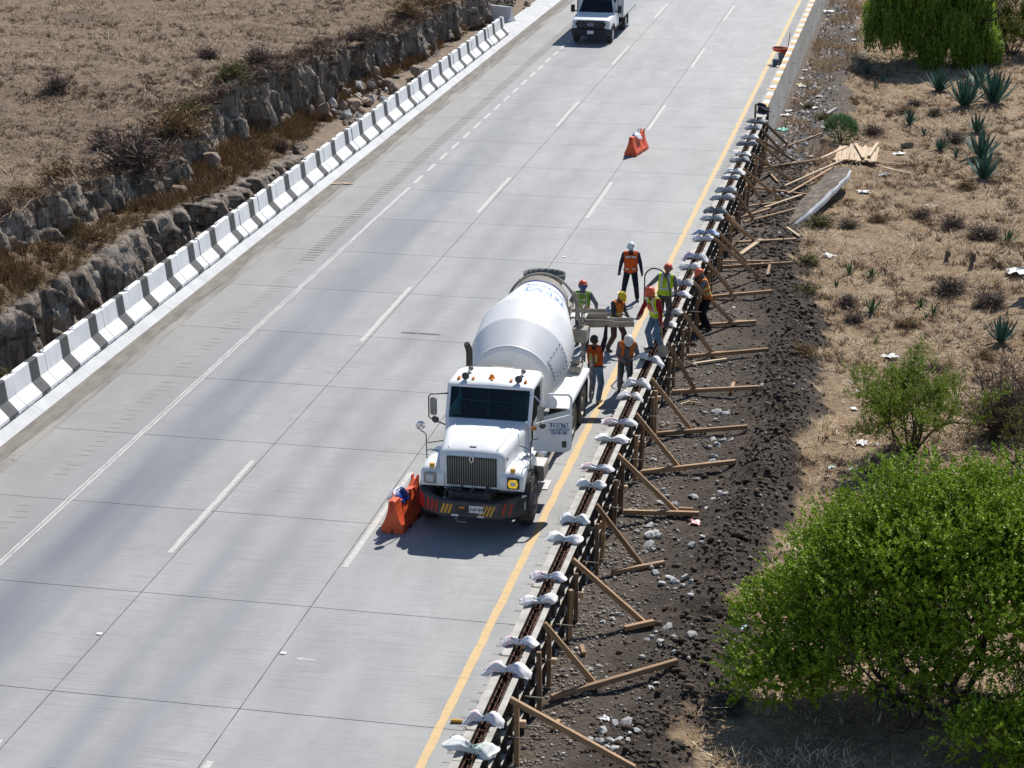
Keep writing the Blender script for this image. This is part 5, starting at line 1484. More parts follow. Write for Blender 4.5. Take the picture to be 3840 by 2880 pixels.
for (a, b_) in (((-.535, -.775, 1.035), (.535, -.745, 1.06)), ((-.535, -.775, 1.645), (.535, -.745, 1.668)), ((-.535, -.775, 1.0601), (-.512, -.745, 1.6449)), ((.512, -.775, 1.0601), (.535, -.745, 1.6449))): g.b2(a, b_)
g.build('grille_surround', M['dark_grey'], gr)
gb = MB(); gb.b2((-.006, -.778, 1.062), (.006, -.764, 1.643)); gme = gb.mesh('grille_bar', M['steel_dust'])
for i in range(21): link('grille_bar', gme, gr, ((i - 10) * .0485, 0, 0))
em = MB(); em.add([(0, -.79, 1.54), (.055, -.79, 1.635), (0, -.79, 1.73), (-.055, -.79, 1.635), (0, -.765, 1.52), (.07, -.765, 1.635), (0, -.765, 1.75), (-.07, -.765, 1.635)], [(0, 1, 2, 3), (0, 4, 5, 1), (1, 5, 6, 2), (2, 6, 7, 3), (3, 7, 4, 0)])
emb = em.build('emblem', M['chrome'], gr)
em = MB(); em.add([(0, -.7935, 1.565), (.034, -.7935, 1.635), (0, -.7935, 1.705), (-.034, -.7935, 1.635)], [(0, 1, 2, 3)]); em.build('emblem_inset', M['black'], emb)
nb = MB(); nb.b2((-.08, -.585, 1.828), (.06, -.555, 1.845)); nb.build('hood_badge', M['dark_grey'], hood)
link('hood_number', text_mesh('9', .12, M['blue_print'], .002, name='hood_number'), hood, (.725, -.57, 1.60), (R(90), 0, R(50)))

# fenders ------------------------------------------------------
for s in (-1, 1):
    outer = [(-.76, .98), (-.785, 1.10), (-.775, 1.24), (-.73, 1.335), (-.62, 1.385), (-.3, 1.42), (.15, 1.44), (.5, 1.40), (.70, 1.28), (.82, 1.0)]
    arc = [(.63 * math.cos(t), .53 + .63 * math.sin(t)) for t in np.linspace(R(42), R(145), 12)]
    prof_ = outer + [(.72, .98)] + arc + [(-.60, .98)]
    f = MB()
    secs = [(.60, 1.0, 0), (.98, 1.0, 0), (1.06, .985, .02), (1.10, .95, .06)]
    rings = []
    for (x, k, dn) in secs:
        rings.append([(s * x, y * (1 - .03 * (x > 1.1)), z - dn * (1 if z > 1.2 else .2)) for y, z in prof_])
    f.loft(rings)
    fo = f.build('fender', W, tk, smooth=True, angle=42)
    # black flare over the wheel
    fl = MB()
    fl.loft([[(s * 1.102, y, z), (s * 1.165, y, z), (s * 1.165, y * 1.06, z + .055 * (z > .9)), (s * 1.102, y * 1.06, z + .055 * (z > .9))] for y, z in [(.66 * math.cos(t), .53 + .66 * math.sin(t)) for t in np.linspace(R(15), R(150), 14)]])
    fl.build('wheel_flare', M['black'], fo, smooth=True)
    hl = MB(); hl.b2((s * .76, -.815, 1.03), (s * 1.03, -.77, 1.29)); hlo = hl.build('headlamp', M['steel_dust'] if s < 0 else M['dark_grey'], fo, bevel=.03)
    ln = MB(); ln.b2((s * .81, -.828, 1.075), (s * .985, -.80, 1.24)); ln.build('lens', M['lens'] if s < 0 else M['lens'], hlo, bevel=.02)
    mk = MB(); mk.b2((s * .82, -.735, 1.372), (s * .92, -.655, 1.455)); mk.build('turn_signal', M['yellow_paint'], fo, bevel=.008)
    mf = MB(); mf.tube([(s * .93, .12, 1.43), (s * 1.06, .0, 1.50), (s * 1.12, -.08, 1.50)], .012, 6); mf.tube([(s * .80, .28, 1.62), (s * 1.12, -.05, 1.66)], .012, 6)
    mf.tube([(s * 1.13, -.09, 1.20), (s * 1.14, -.10, 1.86), (s * 1.18 + .0, -.14, 1.93), (s * (1.24 if s < 0 else 1.30), -.18, 1.97)], .012, 6)
    mo = mf.build('mirror_stalk', M['dark_grey'], fo)
    mi = MB(); mi.lathe((s * 1.24, -.17, 2.08 if s < 0 else 1.99), (.25 * s, .5, .12) if s < 0 else (.6, .6, -.3), [(-.03, .02), (-.025, .07), (0, .105), (.01, .11), (.012, .0)], 18)
    if s < 0: mi.build('convex_mirror', M['chrome'], mo, smooth=True)
# the right lamp is lit amber round its edge
t_ = NT('lit_amber_lamp'); t_.set((0.9, 0.55, 0.02), 0.4); t_.bsdf.inputs['Emission Color'].default_value = (1.0, 0.62, 0.02, 1); t_.bsdf.inputs['Emission Strength'].default_value = 0.35
ring = MB(); ring.tube([(.83, -.832, 1.09), (.965, -.832, 1.09), (.985, -.832, 1.16), (.965, -.832, 1.225), (.83, -.832, 1.225), (.81, -.832, 1.16), (.83, -.832, 1.09)], .024, 8)
ring.build('lit_turn_lamp', t_.mat, tk, smooth=True)

# cab ------------------------------------------------------------
cy0, cy1 = .86, 2.30
cb = MB()
cb.b2((-.95, cy0, 1.0), (.95, cy0 + .05, 1.93))            # firewall
cb.b2((-.95, cy0 + .05, 1.0), (-.90, cy1, 1.98))           # left side
cb.b2((-.95, cy1, 1.0), (.95, cy1 + .05, 2.54))            # back
cb.b2((-.90, cy0 + .05, 1.0), (.95, cy1, 1.06))            # floor
for s in (-1, 1):
    cb.bar((s * .915, cy0 + .03, 1.90), (s * .915, cy0 + .34, 2.60), .075, .07)
    cb.bar((s * .92, cy1 - .03, 1.0), (s * .92, cy1 - .03, 2.53), .06, .10)
cb.b2((-.93, cy0 + .02, 1.86), (.93, cy0 + .12, 1.925))     # cowl
cab = cb.build('cab', W, tk, bevel=.012)
it = MB(); it.b2((-.88, cy0 + .10, 1.07), (.88, cy0 + .45, 1.86)); it.b2((-.885, cy1 - .12, 1.08), (.885, cy1 - .02, 2.3)); it.build('dashboard', M['black'], cab, bevel=.03)
for x in (-.42, .45):
    st = MB(); st.b2((x - .25, cy1 - .62, 1.3), (x + .25, cy1 - .2, 1.5)); st.b2((x - .22, cy1 - .28, 1.5), (x + .22, cy1 - .16, 2.16)); st.build('seat', M['dark_grey'], cab, bevel=.05)
rt = MB(); rt.b2((-.16, cy1 - .015, 2.12), (.16, cy1 - .01, 2.36)); rt.build('rear_window', M['lens'], cab)
sw = MB(); sw.tube([(-.02 + .40 + .2 * math.cos(a), cy0 + .52, 1.82 + .17 * math.sin(a)) for a in np.linspace(0, 6.283, 20)], .014, 6); sw.build('steering_wheel', M['dark_grey'], cab)
gl = MB(); gl.add([(-.885, cy0 + .055, 1.93), (.885, cy0 + .055, 1.93), (.885, cy0 + .345, 2.58), (-.885, cy0 + .345, 2.58)], [(0, 1, 2, 3)])
ws = gl.build('windscreen', M['glass'], cab)
M['cyan'] = pmat('cyan_tint_strip', (0.02, 0.48, 0.62), (0.03, 0.42, 0.58), 3, rough=.3)
tb = MB(); k = .62
tb.add([(-.86, cy0 + .228, 2.285), (.86, cy0 + .228, 2.272), (.86, cy0 + .232, 2.282), (-.86, cy0 + .232, 2.30)], [(0, 1, 2, 3)]); tb.build('tint_edge', M['cyan'], ws)
for (x, z, w_, h_) in ((-.72, 2.15, .13, .05), (-.70, 2.33, .06, .05), (-.02, 2.05, .06, .06)):
    q = (z - 1.955) / .545; yy = cy0 + .075 + .26 * q - .004
    tb = MB(); tb.add([(x - w_ / 2, yy, z - h_ / 2), (x + w_ / 2, yy, z - h_ / 2), (x + w_ / 2, yy + h_ * .47, z + h_ / 2), (x - w_ / 2, yy + h_ * .47, z + h_ / 2)], [(0, 1, 2, 3)]); tb.build('sticker', M['lens'], ws)
for s0, s1 in ((-.62, -.30), (.28, .62)):
    wp = MB(); wp.tube([(s1, cy0 + .06, 1.97), ((s0 + s1) / 2, cy0 + .13, 2.09), (s0, cy0 + .19, 2.22)], .010, 5); wp.build('wiper', M['black'], ws)
sg = MB(); sg.b2((-.945, cy0 + .30, 2.0), (-.93, cy1 - .1, 2.45)); sg.build('side_window', M['glass_dark'], cab)
rf = MB()
def rring(y, hw, z0, z1, r_):
    return [(-hw, y, z0), (-hw, y, z1 - r_), (-hw + r_ * .4, y, z1 - r_ * .3), (-hw + r_ * 1.2, y, z1), (0, y, z1 + .025), (hw - r_ * 1.2, y, z1), (hw - r_ * .4, y, z1 - r_ * .3), (hw, y, z1 - r_), (hw, y, z0)]
rf.loft([rring(cy0 + .25, .92, 2.575, 2.60, .02), rring(cy0 + .27, .95, 2.57, 2.625, .03), rring(cy0 + .40, .955, 2.57, 2.665, .06), rring(cy1 - .25, .955, 2.55, 2.685, .09), rring(cy1 - .02, .94, 2.53, 2.65, .09), rring(cy1 + .05, .92, 2.52, 2.59, .06)])
roof = rf.build('cab_roof', W, tk, smooth=True, angle=50)
for x in (-.74, -.42, 0.0, .42, .74):
    am = MB(); am.loft([[(x - .035, cy0 + .40, 2.66), (x + .035, cy0 + .40, 2.66), (x + .035, cy0 + .54, 2.675), (x - .035, cy0 + .54, 2.675)], [(x - .025, cy0 + .43, 2.715), (x + .025, cy0 + .43, 2.715), (x + .025, cy0 + .52, 2.725), (x - .025, cy0 + .52, 2.725)]]); am.build('marker_lamp', M['amber'], roof)
bc = MB(); bc.lathe((-.03, cy0 + .60, 2.68), (0, 0, 1), [(0, .075), (.03, .075), (.035, .05), (.09, .045), (.11, .02)], 14); bc.build('beacon', M['amber'], roof, smooth=True)
for x in (-.58, .60):
    hn = MB(); hn.lathe((x, cy0 + .50, 2.77), (0, 1, .0), [(-.10, .085), (-.095, .07), (.0, .035), (.12, .02), (.38, .016), (.42, .05), (.46, .055)], 14); hn.tube([(x, cy0 + .8, 2.67), (x, cy0 + .8, 2.77)], .015, 6); hn.build('air_horn', M['dark_grey'], roof, smooth=True)
# left mirror
ml = MB(); ml.tube([(-.93, cy0 + .20, 2.42), (-1.26, cy0 - .02, 2.45), (-1.30, cy0 - .04, 2.40), (-1.30, cy0 - .04, 1.93), (-1.24, cy0 + .02, 1.86), (-.96, cy0 + .10, 1.72)], .016, 7)
mlo = ml.build('mirror_arm', M['dark_grey'], cab)
m2 = MB(); m2.b2((-1.27, cy0 - .07, 1.98), (-1.12, cy0 + .01, 2.38)); m2.build('mirror_head', M['steel_dust'], mlo, bevel=.03)
m2 = MB(); m2.lathe((-1.17, cy0 - .02, 1.87), (.2, 1, .1), [(-.02, .02), (0, .08), (.03, .085), (.04, 0)], 14); m2.build('convex_mirror', M['dark_grey'], mlo, smooth=True)

# open door on the right -------------------------------------
dr = empty('door', (.965, cy0 + .10, .40), R(12)); dr.parent = tk; dr.scale = (1, 1, .88)
d = MB()
def dp(x, z): return (x, z)
DW = .86
outline = [(0.02, .98), (DW - .13, .94), (DW - .03, 1.0), (DW, 1.12), (DW, 2.34), (DW - .07, 2.44), (DW - .50, 2.46), (.03, 1.86)]
inner = [(.08, 1.74), (DW - .055, 1.93), (DW - .055, 2.32), (DW - .10, 2.385), (DW - .47, 2.395)]
# lower panel
low = [(0.02, .98), (DW - .13, .94), (DW - .03, 1.0), (DW, 1.12), (DW, 1.93), (.08, 1.70), (.02, 1.72)]
d.loft([[(x, -.03, z) for x, z in low], [(x, .03, z) for x, z in low]])
for a, b_ in (((DW - .025, 1.90), (DW - .025, 2.36)), ((DW - .025, 2.36), (DW - .09, 2.435)), ((DW - .09, 2.435), (DW - .50, 2.445)), ((DW - .50, 2.445), (.05, 1.72))):
    d.bar((a[0], 0, a[1]), (b_[0], 0, b_[1]), .05, .05, ext=.02)
dob = d.build('door_panel', W, dr, bevel=.008)
wg = MB(); wg.add([(.10, 0, 1.73), (DW - .05, 0, 1.93), (DW - .05, 0, 2.06), (.18, 0, 1.86)], [(0, 1, 2, 3)]); wg.build('door_glass', M['lens'], dr)
hd = MB(); hd.b2((DW - .22, -.042, 1.07), (DW - .12, -.028, 1.24)); hd.build('door_handle', M['dark_grey'], dr, bevel=.01)
# lettering on the door
lt = MB(); z0 = 1.60; yq = -.033
def rect(x0, x1, za, zb): lt.add([(x0, yq, za), (x1, yq, za), (x1, yq, zb), (x0, yq, zb)], [(0, 1, 2, 3)])
def quad(*p): lt.add([(x, yq - .0006, z) for x, z in p], [(0, 1, 2, 3)])
X0 = .36
rect(X0, X0 + .085, 1.700, 1.715); rect(X0 + .03, X0 + .058, 1.60, 1.70)                      # T
for bx in (X0 + .085, X0 + .255):                                                            # E E
    rect(bx, bx + .018, 1.605, 1.675); 
    for zz in (1.605, 1.634, 1.663): rect(bx + .018, bx + .052, zz, zz + .012)
px = X0 + .165                                                                               # p
rect(px, px + .018, 1.57, 1.675); rect(px + .018, px + .052, 1.664, 1.676); rect(px + .018, px + .052, 1.612, 1.624); rect(px + .045, px + .062, 1.624, 1.664)
quad((X0 + .255, 1.703), (X0 + .285, 1.715), (X0 + .375, 1.583), (X0 + .345, 1.583)); quad((X0 + .30, 1.583), (X0 + .318, 1.583), (X0 + .385, 1.715), (X0 + .365, 1.715))   # X
rect(X0 + .088, X0 + .275, 1.700, 1.713); rect(X0 + .20, X0 + .305, 1.580, 1.592); rect(X0 + .37, X0 + .43, 1.700, 1.713) ; rect(X0 + .36, X0 + .425, 1.583, 1.594)
rect(X0 + .39, X0 + .408, 1.612, 1.680)
lt.build('lettering', M['blue_print'], dob)
for s_, z, sz in (('CONCRETOS', 1.535, .075), ('773-733-1558', 1.475, .060), ('773-734-1428', 1.432, .060)):
    link('lettering', text_mesh(s_, sz, M['blue_print'], .0016, sx=1.0), dob, (X0 + .215, -.033, z), (R(90), 0, 0))
ma = MB(); ma.tube([(.02, -.05, 1.62), (.10, -.16, 1.66), (.17, -.20, 1.74), (.17, -.20, 2.30), (.06, -.10, 2.42), (-.04, 0, 2.44)], .015, 7)
mao = ma.build('mirror_arm', M['chrome'], dr)
m2 = MB(); m2.b2((.10, -.24, 1.84), (.24, -.17, 2.24)); m2.build('mirror_head', M['steel_dust'], mao, bevel=.03)
m2 = MB(); m2.lathe((.22, -.21, 1.70), (-.3, 1, .1), [(-.02, .02), (0, .07), (.03, .075), (.04, 0)], 14); m2.build('convex_mirror', M['dark_grey'], mao, smooth=True)
lm = MB(); lm.tube([(-.02, -.10, 1.60), (.08, -.10, 1.60)], .05, 10); lm.build('side_lamp', M['amber'], mao, smooth=True)

# steps, tank, exhaust, guard ----------------------------------
sp = MB(); sp.b2((.72, .86, .60), (1.24, 1.42, .94)); sp.build('battery_box', M['steel_dust'], tk, bevel=.015)
M['chequer'] = pmat('chequer_plate', (0.55, 0.55, 0.55), (0.38, 0.38, 0.38), 40, 2, .45, .6, .006, metal=.4)
sp = MB(); sp.b2((.74, .88, .942), (1.23, 1.40, .952)); sp.build('step_plate', M['chequer'], tk)
sp = MB(); sp.b2((1.0, .86, .40), (1.32, 1.40, .43)); sp.bar((1.1, .92, .42), (1.1, .92, .62), .03, .03); sp.bar((1.1, 1.35, .42), (1.1, 1.35, .62), .03, .03); sp.build('step', M['chequer'], tk)
ft = MB(); ft.lathe((.86, 1.75, .72), (0, 1, 0), [(0, .18), (.02, .29), (.04, .31), (1.1, .31), (1.12, .29), (1.14, .18)], 24); ft.build('fuel_tank', M['chrome'], tk, smooth=True)
ft = MB(); ft.lathe((-.86, 1.2, .72), (0, 1, 0), [(0, .18), (.02, .29), (.04, .31), (1.6, .31), (1.62, .29), (1.64, .18)], 24); ft.build('fuel_tank', M['chrome'], tk, smooth=True)
M['exhaust'] = pmat('sooty_exhaust', (0.05, 0.032, 0.026), (0.025, 0.02, 0.018), 6, rough=.7)
ex = MB(); ex.tube([(-.78, 2.55, .9), (-.78, 2.55, 2.85), (-.785, 2.54, 2.97), (-.83, 2.48, 3.12)], [.075, .075, .08, .065], 12); ex.build('exhaust_stack', M['exhaust'], tk, smooth=True)
gu = MB(); gu.b2((-.26, cy1 + .12, 2.50), (.26, cy1 + .22, 2.62)); gu.build('rear_guard_box', M['steel_dust'], tk)
gu = MB()
for i in range(12): gu.b2((-.20 + i * .036, cy1 + .108, 2.51), (-.18 + i * .036, cy1 + .12, 2.61))
gu.build('guard_mesh', M['dark_grey'], tk)

# drum -----------------------------------------------------------
AZ = .25
ax = Vector((0, 1, AZ)).normalized()
D0 = Vector((0.02, 3.28, 1.99))
def drum_prof():
    return [(0, .0), (.0, .52), (.03, .82), (.09, .90), (.13, .922), (.93, 1.135), (.95, 1.14), (1.0, 1.142), (1.84, 1.145), (1.88, 1.142), (3.66, .635), (3.70, .62)]
dm_ = MB(); dm_.lathe(D0, ax, drum_prof(), 72)
drum = dm_.build('drum', M['drum_white'], tk, smooth=True, angle=12)
for t0, r0, wd in ((.115, .918, .020),):
    w_ = MB(); w_.lathe(D0, ax, [(t0 - wd, r0 - .006), (t0 - wd * .6, r0 + .006), (t0 + wd * .6, r0 + .008), (t0 + wd, r0 - .002)], 72, cap=False); w_.build('weld_band', M['drum_white'], drum, smooth=True)
bl = MB(); bl.lathe(D0, ax, [(3.45, .695), (3.46, .708), (3.53, .688), (3.54, .66)], 72, cap=False); bl.build('rim_ring', M['blue_print'], drum, smooth=True)
bl = MB(); bl.lathe(D0, ax, [(3.56, .655), (3.57, .672), (3.80, .66), (3.82, .60), (3.82, .42)], 48, cap=False); bl.build('roller_track', M['steel_dust'], drum, smooth=True)
FA, FB, FD = frame(ax)
def drum_pt(th, t, lift=.004):
    pr = drum_prof(); r_ = np.interp(t, [p[0] for p in pr], [p[1] for p in pr])
    # th = 0 on top, positive to the right side in the picture
    rad = Vector((math.sin(th), 0, math.cos(th))); rad = (rad - ax * rad.dot(ax)).normalized()
    return D0 + ax * t + rad * (float(r_) + lift)
# hatch on the right front cone
hp = MB(); TH0, TH1, T0, T1 = R(60), R(90), .24, .88
P = [[drum_pt(TH0 + (TH1 - TH0) * i / 8, T0 + (T1 - T0) * j / 4, .010) for j in range(5)] for i in range(9)]
hp.loft(P, closed=False, cap=False); hatch = hp.build('hatch', M['drum_white'], drum, smooth=True)
bo = MB(); bo.ball((0, 0, 0), .016, 6, k=4); bome = bo.mesh('bolt', M['dark_grey'])
for i in range(6):
    for j in (0, 1): link('bolt', bome, hatch, drum_pt(TH0 + (TH1 - TH0) * i / 5, T0 + (T1 - T0) * j, .016))
for i in range(1, 4):
    for j in (0, 1): link('bolt', bome, hatch, drum_pt(TH0 + (TH1 - TH0) * j, T0 + (T1 - T0) * i / 4, .016))
# lettering wrapped on the rear cone: reads up the side, tops to the front
def wrap(me, th0, t0, name):
    for v in me.vertices:
        u, q = v.co.x, v.co.y
        t = t0 - q; r_ = 1.145 - (t - 1.88) * .286
        v.co = drum_pt(th0 - u / r_, t, .004 + v.co.z)
    o = link(name, me, drum); return o
def strokes(mb, L):
    for (x0, x1, y0, y1) in L:
        n = max(2, int((x1 - x0) / .04)); 
        rings = [[(x0 + (x1 - x0) * i / n, y0, 0), (x0 + (x1 - x0) * i / n, y1, 0)] for i in range(n + 1)]
        mb.loft(rings, closed=False, cap=False)
k = 2.6
SL = []
def sr(x0, x1, za, zb): SL.append(((x0 - .215) * k, (x1 - .215) * k, (za - 1.645) * k, (zb - 1.645) * k))
sr(0, .085, 1.700, 1.715); sr(.03, .058, 1.60, 1.70)
for bx in (.085, .255):
    sr(bx, bx + .018, 1.605, 1.675)
    for zz in (1.605, 1.634, 1.663): sr(bx + .018, bx + .052, zz, zz + .012)
sr(.165, .183, 1.57, 1.675); sr(.183, .217, 1.664, 1.676); sr(.183, .217, 1.612, 1.624); sr(.21, .227, 1.624, 1.664)
sr(.088, .275, 1.700, 1.713); sr(.20, .305, 1.580, 1.592); sr(.37, .43, 1.700, 1.713); sr(.36, .425, 1.583, 1.594); sr(.39, .408, 1.612, 1.680)
lm_ = MB(); strokes(lm_, SL)
for P4 in (((.255, 1.703), (.285, 1.715), (.375, 1.583), (.345, 1.583)), ((.30, 1.583), (.318, 1.583), (.385, 1.715), (.365, 1.715))):
    lm_.add([((x - .215) * k, (z - 1.645) * k, 0.0006) for x, z in P4], [(0, 1, 2, 3)])
me = lm_.mesh('lettering', M['blue_faded']); wrap(me, R(24), 2.70, 'lettering')
me = text_mesh('CONCRETOS', .20, M['blue_faded'], .003, 0.0005); wrap(me, R(30), 3.14, 'lettering')

# pedestals, rear frame, hopper -------------------------------
SD = M['steel_dust']
pd = MB(); pd.b2((-.42, 2.75, .98), (.42, 3.05, 1.75)); pd.bar((-.42, 2.85, 1.0), (-.2, 2.95, 2.05), .1, .1); pd.bar((.42, 2.85, 1.0), (.2, 2.95, 2.05), .1, .1); pd.b2((-.22, 2.85, 1.75), (.22, 3.3, 2.2)); pd.build('front_pedestal', DK, tk)
rp = MB()
for s in (-1, 1):
    rp.bar((s * .42, 7.25, .98), (s * .72, 6.95, 2.15), .12, .12); rp.bar((s * .42, 6.55, .98), (s * .72, 6.9, 2.1), .10, .10)
rp.b2((-.80, 6.86, 2.05), (.80, 7.04, 2.20)); rp.b2((-.50, 7.3, .75), (.5, 7.75, 1.02))
rp.build('rear_pedestal', SD, tk)
arch = MB()
pts = [Vector((.86 * math.cos(a) + .02, 7.08, 2.62 + .90 * math.sin(a))) for a in np.linspace(R(-10), R(190), 22)]
arch.tube(pts, .035, 8); arch.build('rear_arch', SD, tk, smooth=True)
arch = MB(); arch.tube([(-.55, 7.10, 3.33), (0, 7.0, 3.45), (.57, 7.10, 3.33)], .028, 8); arch.tube([(.58, 7.08, 3.30), (.86, 7.25, 2.95), (.92, 7.3, 2.2)], .028, 8)
arch.build('hopper_rail', SD, tk, smooth=True)
# charging hopper: flared half funnel, open on top
hp = MB()
rings = []
for (z, hw, y0, y1) in ((3.44, .53, 7.12, 7.86), (3.32, .52, 7.14, 7.82), (3.12, .42, 7.16, 7.62), (2.90, .28, 7.16, 7.45)):
    ring = [(hw * math.cos(a), y0 + (y1 - y0) * (.5 + .5 * math.sin(a)), z) for a in np.linspace(0, 2 * math.pi, 20, endpoint=False)]
    rings.append(ring)
hp.loft(rings, cap=False)
M['hopper'] = pmat('cement_grey_hopper', (0.13, 0.14, 0.135), (0.24, 0.235, 0.21), 4, 5, .8, .3, .01)
ho = hp.build('charging_hopper', M['hopper'], tk, smooth=True)
so = ho.modifiers.new('thick', 'SOLIDIFY'); so.thickness = .02
cc = MB(); cc.b2((-.34, 7.55, 2.05), (.34, 8.0, 2.9)); cc.b2((.30, 7.5, 2.15), (.62, 7.95, 2.62)); cc.build('discharge_funnel', SD, tk, bevel=.05)
# side box and steps by the ladder
cc = MB(); cc.b2((.72, 7.2, 1.78), (1.10, 7.6, 2.12)); cc.build('valve_box', SD, tk, bevel=.02)
cc = MB(); cc.b2((.78, 6.6, 1.20), (1.06, 6.95, 1.36)); cc.b2((.82, 6.75, 1.36), (1.0, 6.95, 1.5)); cc.build('pump_bracket', SD, tk, bevel=.02)
# ladder in two flights
for (x, y, za, zb, n) in ((.98, 7.35, 1.15, 2.72, 7), (1.22, 7.28, .35, 1.30, 4)):
    ld = MB()
    for q in (-.0, .34): ld.bar((x, y + q, za), (x - .03, y + q + .05, zb), .045, .03)
    lo_ = ld.build('ladder', SD, tk)
    rg_ = MB(); rg_.bar((x, y, 0), (x, y + .34, 0), .06, .025)
    rme = rg_.mesh('rung', SD)
    for i in range(n): link('rung', rme, lo_, (-.03 * i / n, .05 * i / n, za + (zb - za) * (i + .5) / n))
rl = MB(); rl.tube([(.66, 7.8, 2.5), (.68, 7.82, 2.86), (.98, 7.82, 2.86), (1.0, 7.8, 2.46)], .016, 6); rl.tube([(.68, 7.82, 2.70), (.99, 7.82, 2.70)], .014, 6); rl.build('hand_rail', SD, tk)
# platform by hopper
pf = MB(); pf.b2((.60, 7.55, 2.30), (1.02, 7.9, 2.34)); pf.build('platform', M['chequer'], tk)
# fender decks over the tandem
for s in (-1, 1):
    fd = MB(); fd.b2((s * .50, 4.1, 1.14), (s * 1.20, 7.15, 1.17)); fd.b2((s * 1.18, 4.1, 1.06), (s * 1.205, 7.15, 1.139)); fd.build('fender_deck', M['drum_white'], tk, bevel=.006)
wt = MB(); wt.lathe((-.95, 3.0, 1.45), (0, 1, 0), [(0, .1), (.02, .22), (1.2, .22), (1.22, .1)], 18); wt.build('water_tank', SD, tk, smooth=True)
mf = MB(); mf.b2((.5, 7.2, .25), (1.15, 7.22, .9)); mf.b2((-1.15, 7.2, .25), (-.5, 7.22, .9)); mf.build('mud_flap', M['black'], tk)
# chute reaching the formwork
def trough(p0, p1, r0, r1, n=10, t=.02):
    p0, p1 = Vector(p0), Vector(p1); a, b_, d_ = frame(p1 - p0)
    mb = MB(); rings = []
    for p, r_ in ((p0, r0), ((p0 + p1) / 2, (r0 + r1) / 2), (p1, r1)):
        out = [p + a * (math.cos(q) * r_) + b_ * (math.sin(q) * r_) for q in np.linspace(math.pi, 2 * math.pi, n)]
        inn = [p + a * (math.cos(q) * (r_ - t)) + b_ * (math.sin(q) * (r_ - t)) for q in np.linspace(2 * math.pi, math.pi, n)]
        rings.append(out + inn)
    mb.loft(rings); return mb
ch = trough((.45, 8.42, 2.22), (1.38, 8.66, 2.20), .20, .19); cho = ch.build('chute', SD, tk, smooth=True, angle=50)
ch = trough((.85, 8.26, 2.06), (2.08, 8.50, 2.06), .20, .18); ch.build('chute_extension', SD, cho, smooth=True, angle=50)
ch = MB(); ch.tube([(.7, 8.08, 2.10), (1.6, 8.24, 2.08)], .018, 6); ch.tube([(.1, 8.0, 1.2), (.75, 8.35, 1.85)], .04, 8); ch.build('chute_support', SD, cho)
M['wet_mix'] = pmat('wet_concrete', (0.20, 0.20, 0.195), (0.13, 0.13, 0.125), 12, 5, .6, .6, .02)
ch = MB(); ch.loft([[(1.2, 8.22, 1.90), (1.2, 8.44, 1.90), (1.2, 8.40, 1.95), (1.2, 8.26, 1.95)], [(2.0, 8.40, 1.91), (2.0, 8.58, 1.91), (2.0, 8.54, 1.95), (2.0, 8.44, 1.95)]]); ch.build('concrete_in_chute', M['wet_mix'], cho)
hs = MB(); hs.tube([(.35, 7.6, 1.7), (.62, 7.45, 1.2), (.9, 7.6, 1.1), (1.02, 7.8, 1.5), (1.05, 7.7, 1.95)], .03, 8); hs.build('water_hose', M['dark_grey'], tk, smooth=True)
# ---------------------------------------------------------------- white box truck coming down the left lane
bt = empty('box_truck', (-16.77, 103.3, 0), 0, 'white pickup based box truck driving in the left lane', 'box truck')
def bt_wheel(x, y, r, w, s):
    t = MB(); t.lathe((0, 0, 0), (1, 0, 0), [(-w / 2, r * .58), (-w / 2 - .01, r * .8), (-w / 2 + .03, r), (w / 2 - .03, r), (w / 2 + .01, r * .8), (w / 2, r * .58)], 28, cap=False)
    o = t.build('tyre', M['tyre'], bt, smooth=True); o.location = (x, y, r)
    k = MB(); k.lathe((0, 0, 0), (s, 0, 0), [(-.05, r * .58), (w * .5, r * .60), (w * .45, r * .52), (w * .2, r * .35), (w * .5, .07), (w * .52, 0)], 20); k.build('rim', M['chrome'], o, smooth=True)
for s in (-1, 1):
    bt_wheel(s * .86, .0, .40, .26, s); bt_wheel(s * .80, 4.3, .40, .42, s)
c = MB(); c.b2((-.42, -.8, .5), (.42, 6.3, .7)); c.b2((-.9, .5, .42), (.9, 3.6, .5)); c.build('chassis', M['chassis'], bt)
# nose and hood
def nring(y, hw, zt, zb, r_=.10):
    return [(-hw, y, zb), (-hw, y, zt - r_), (-hw + r_ * .3, y, zt - r_ * .3), (-hw + r_, y, zt), (hw - r_, y, zt), (hw - r_ * .3, y, zt - r_ * .3), (hw, y, zt - r_), (hw, y, zb)]
h = MB(); h.loft([nring(-.92, .88, 1.12, .70, .06), nring(-.88, .92, 1.22, .62, .10), nring(-.6, .96, 1.28, .62, .12), nring(.1, .98, 1.34, .80, .12), nring(.62, .98, 1.38, .80, .12)])
hood = h.build('hood', W, bt, smooth=True, angle=45)
for s in (-1, 1):
    f = MB(); f.loft([[(s * .93, y, z), (s * 1.03, y, z), (s * 1.03, y * 1.13, z + (.06 if z > .5 else 0)), (s * .93, y * 1.13, z + (.06 if z > .5 else 0))] for y, z in [(.47 * math.cos(t), .42 + .47 * math.sin(t)) for t in np.linspace(R(5), R(175), 14)]])
    f.build('wheel_flare', M['black'], bt, smooth=True)
    hl = MB(); hl.b2((s * .66, -.955, .86), (s * .91, -.90, 1.17)); hlo = hl.build('headlamp', M['lens'], bt, bevel=.02)
    hl = MB(); hl.b2((s * .665, -.962, .93), (s * .76, -.952, 1.10)); hl.build('lamp_bezel', M['black'], hlo)
g = MB(); g.b2((-.70, -.965, .80), (.70, -.90, 1.18)); gr2 = g.build('grille', M['black'], bt, bevel=.02)
for z in (.90, 1.0, 1.10):
    g = MB(); g.b2((-.64, -.975, z - .02), (.64, -.962, z + .02)); g.build('grille_bar', M['dark_grey'], gr2)
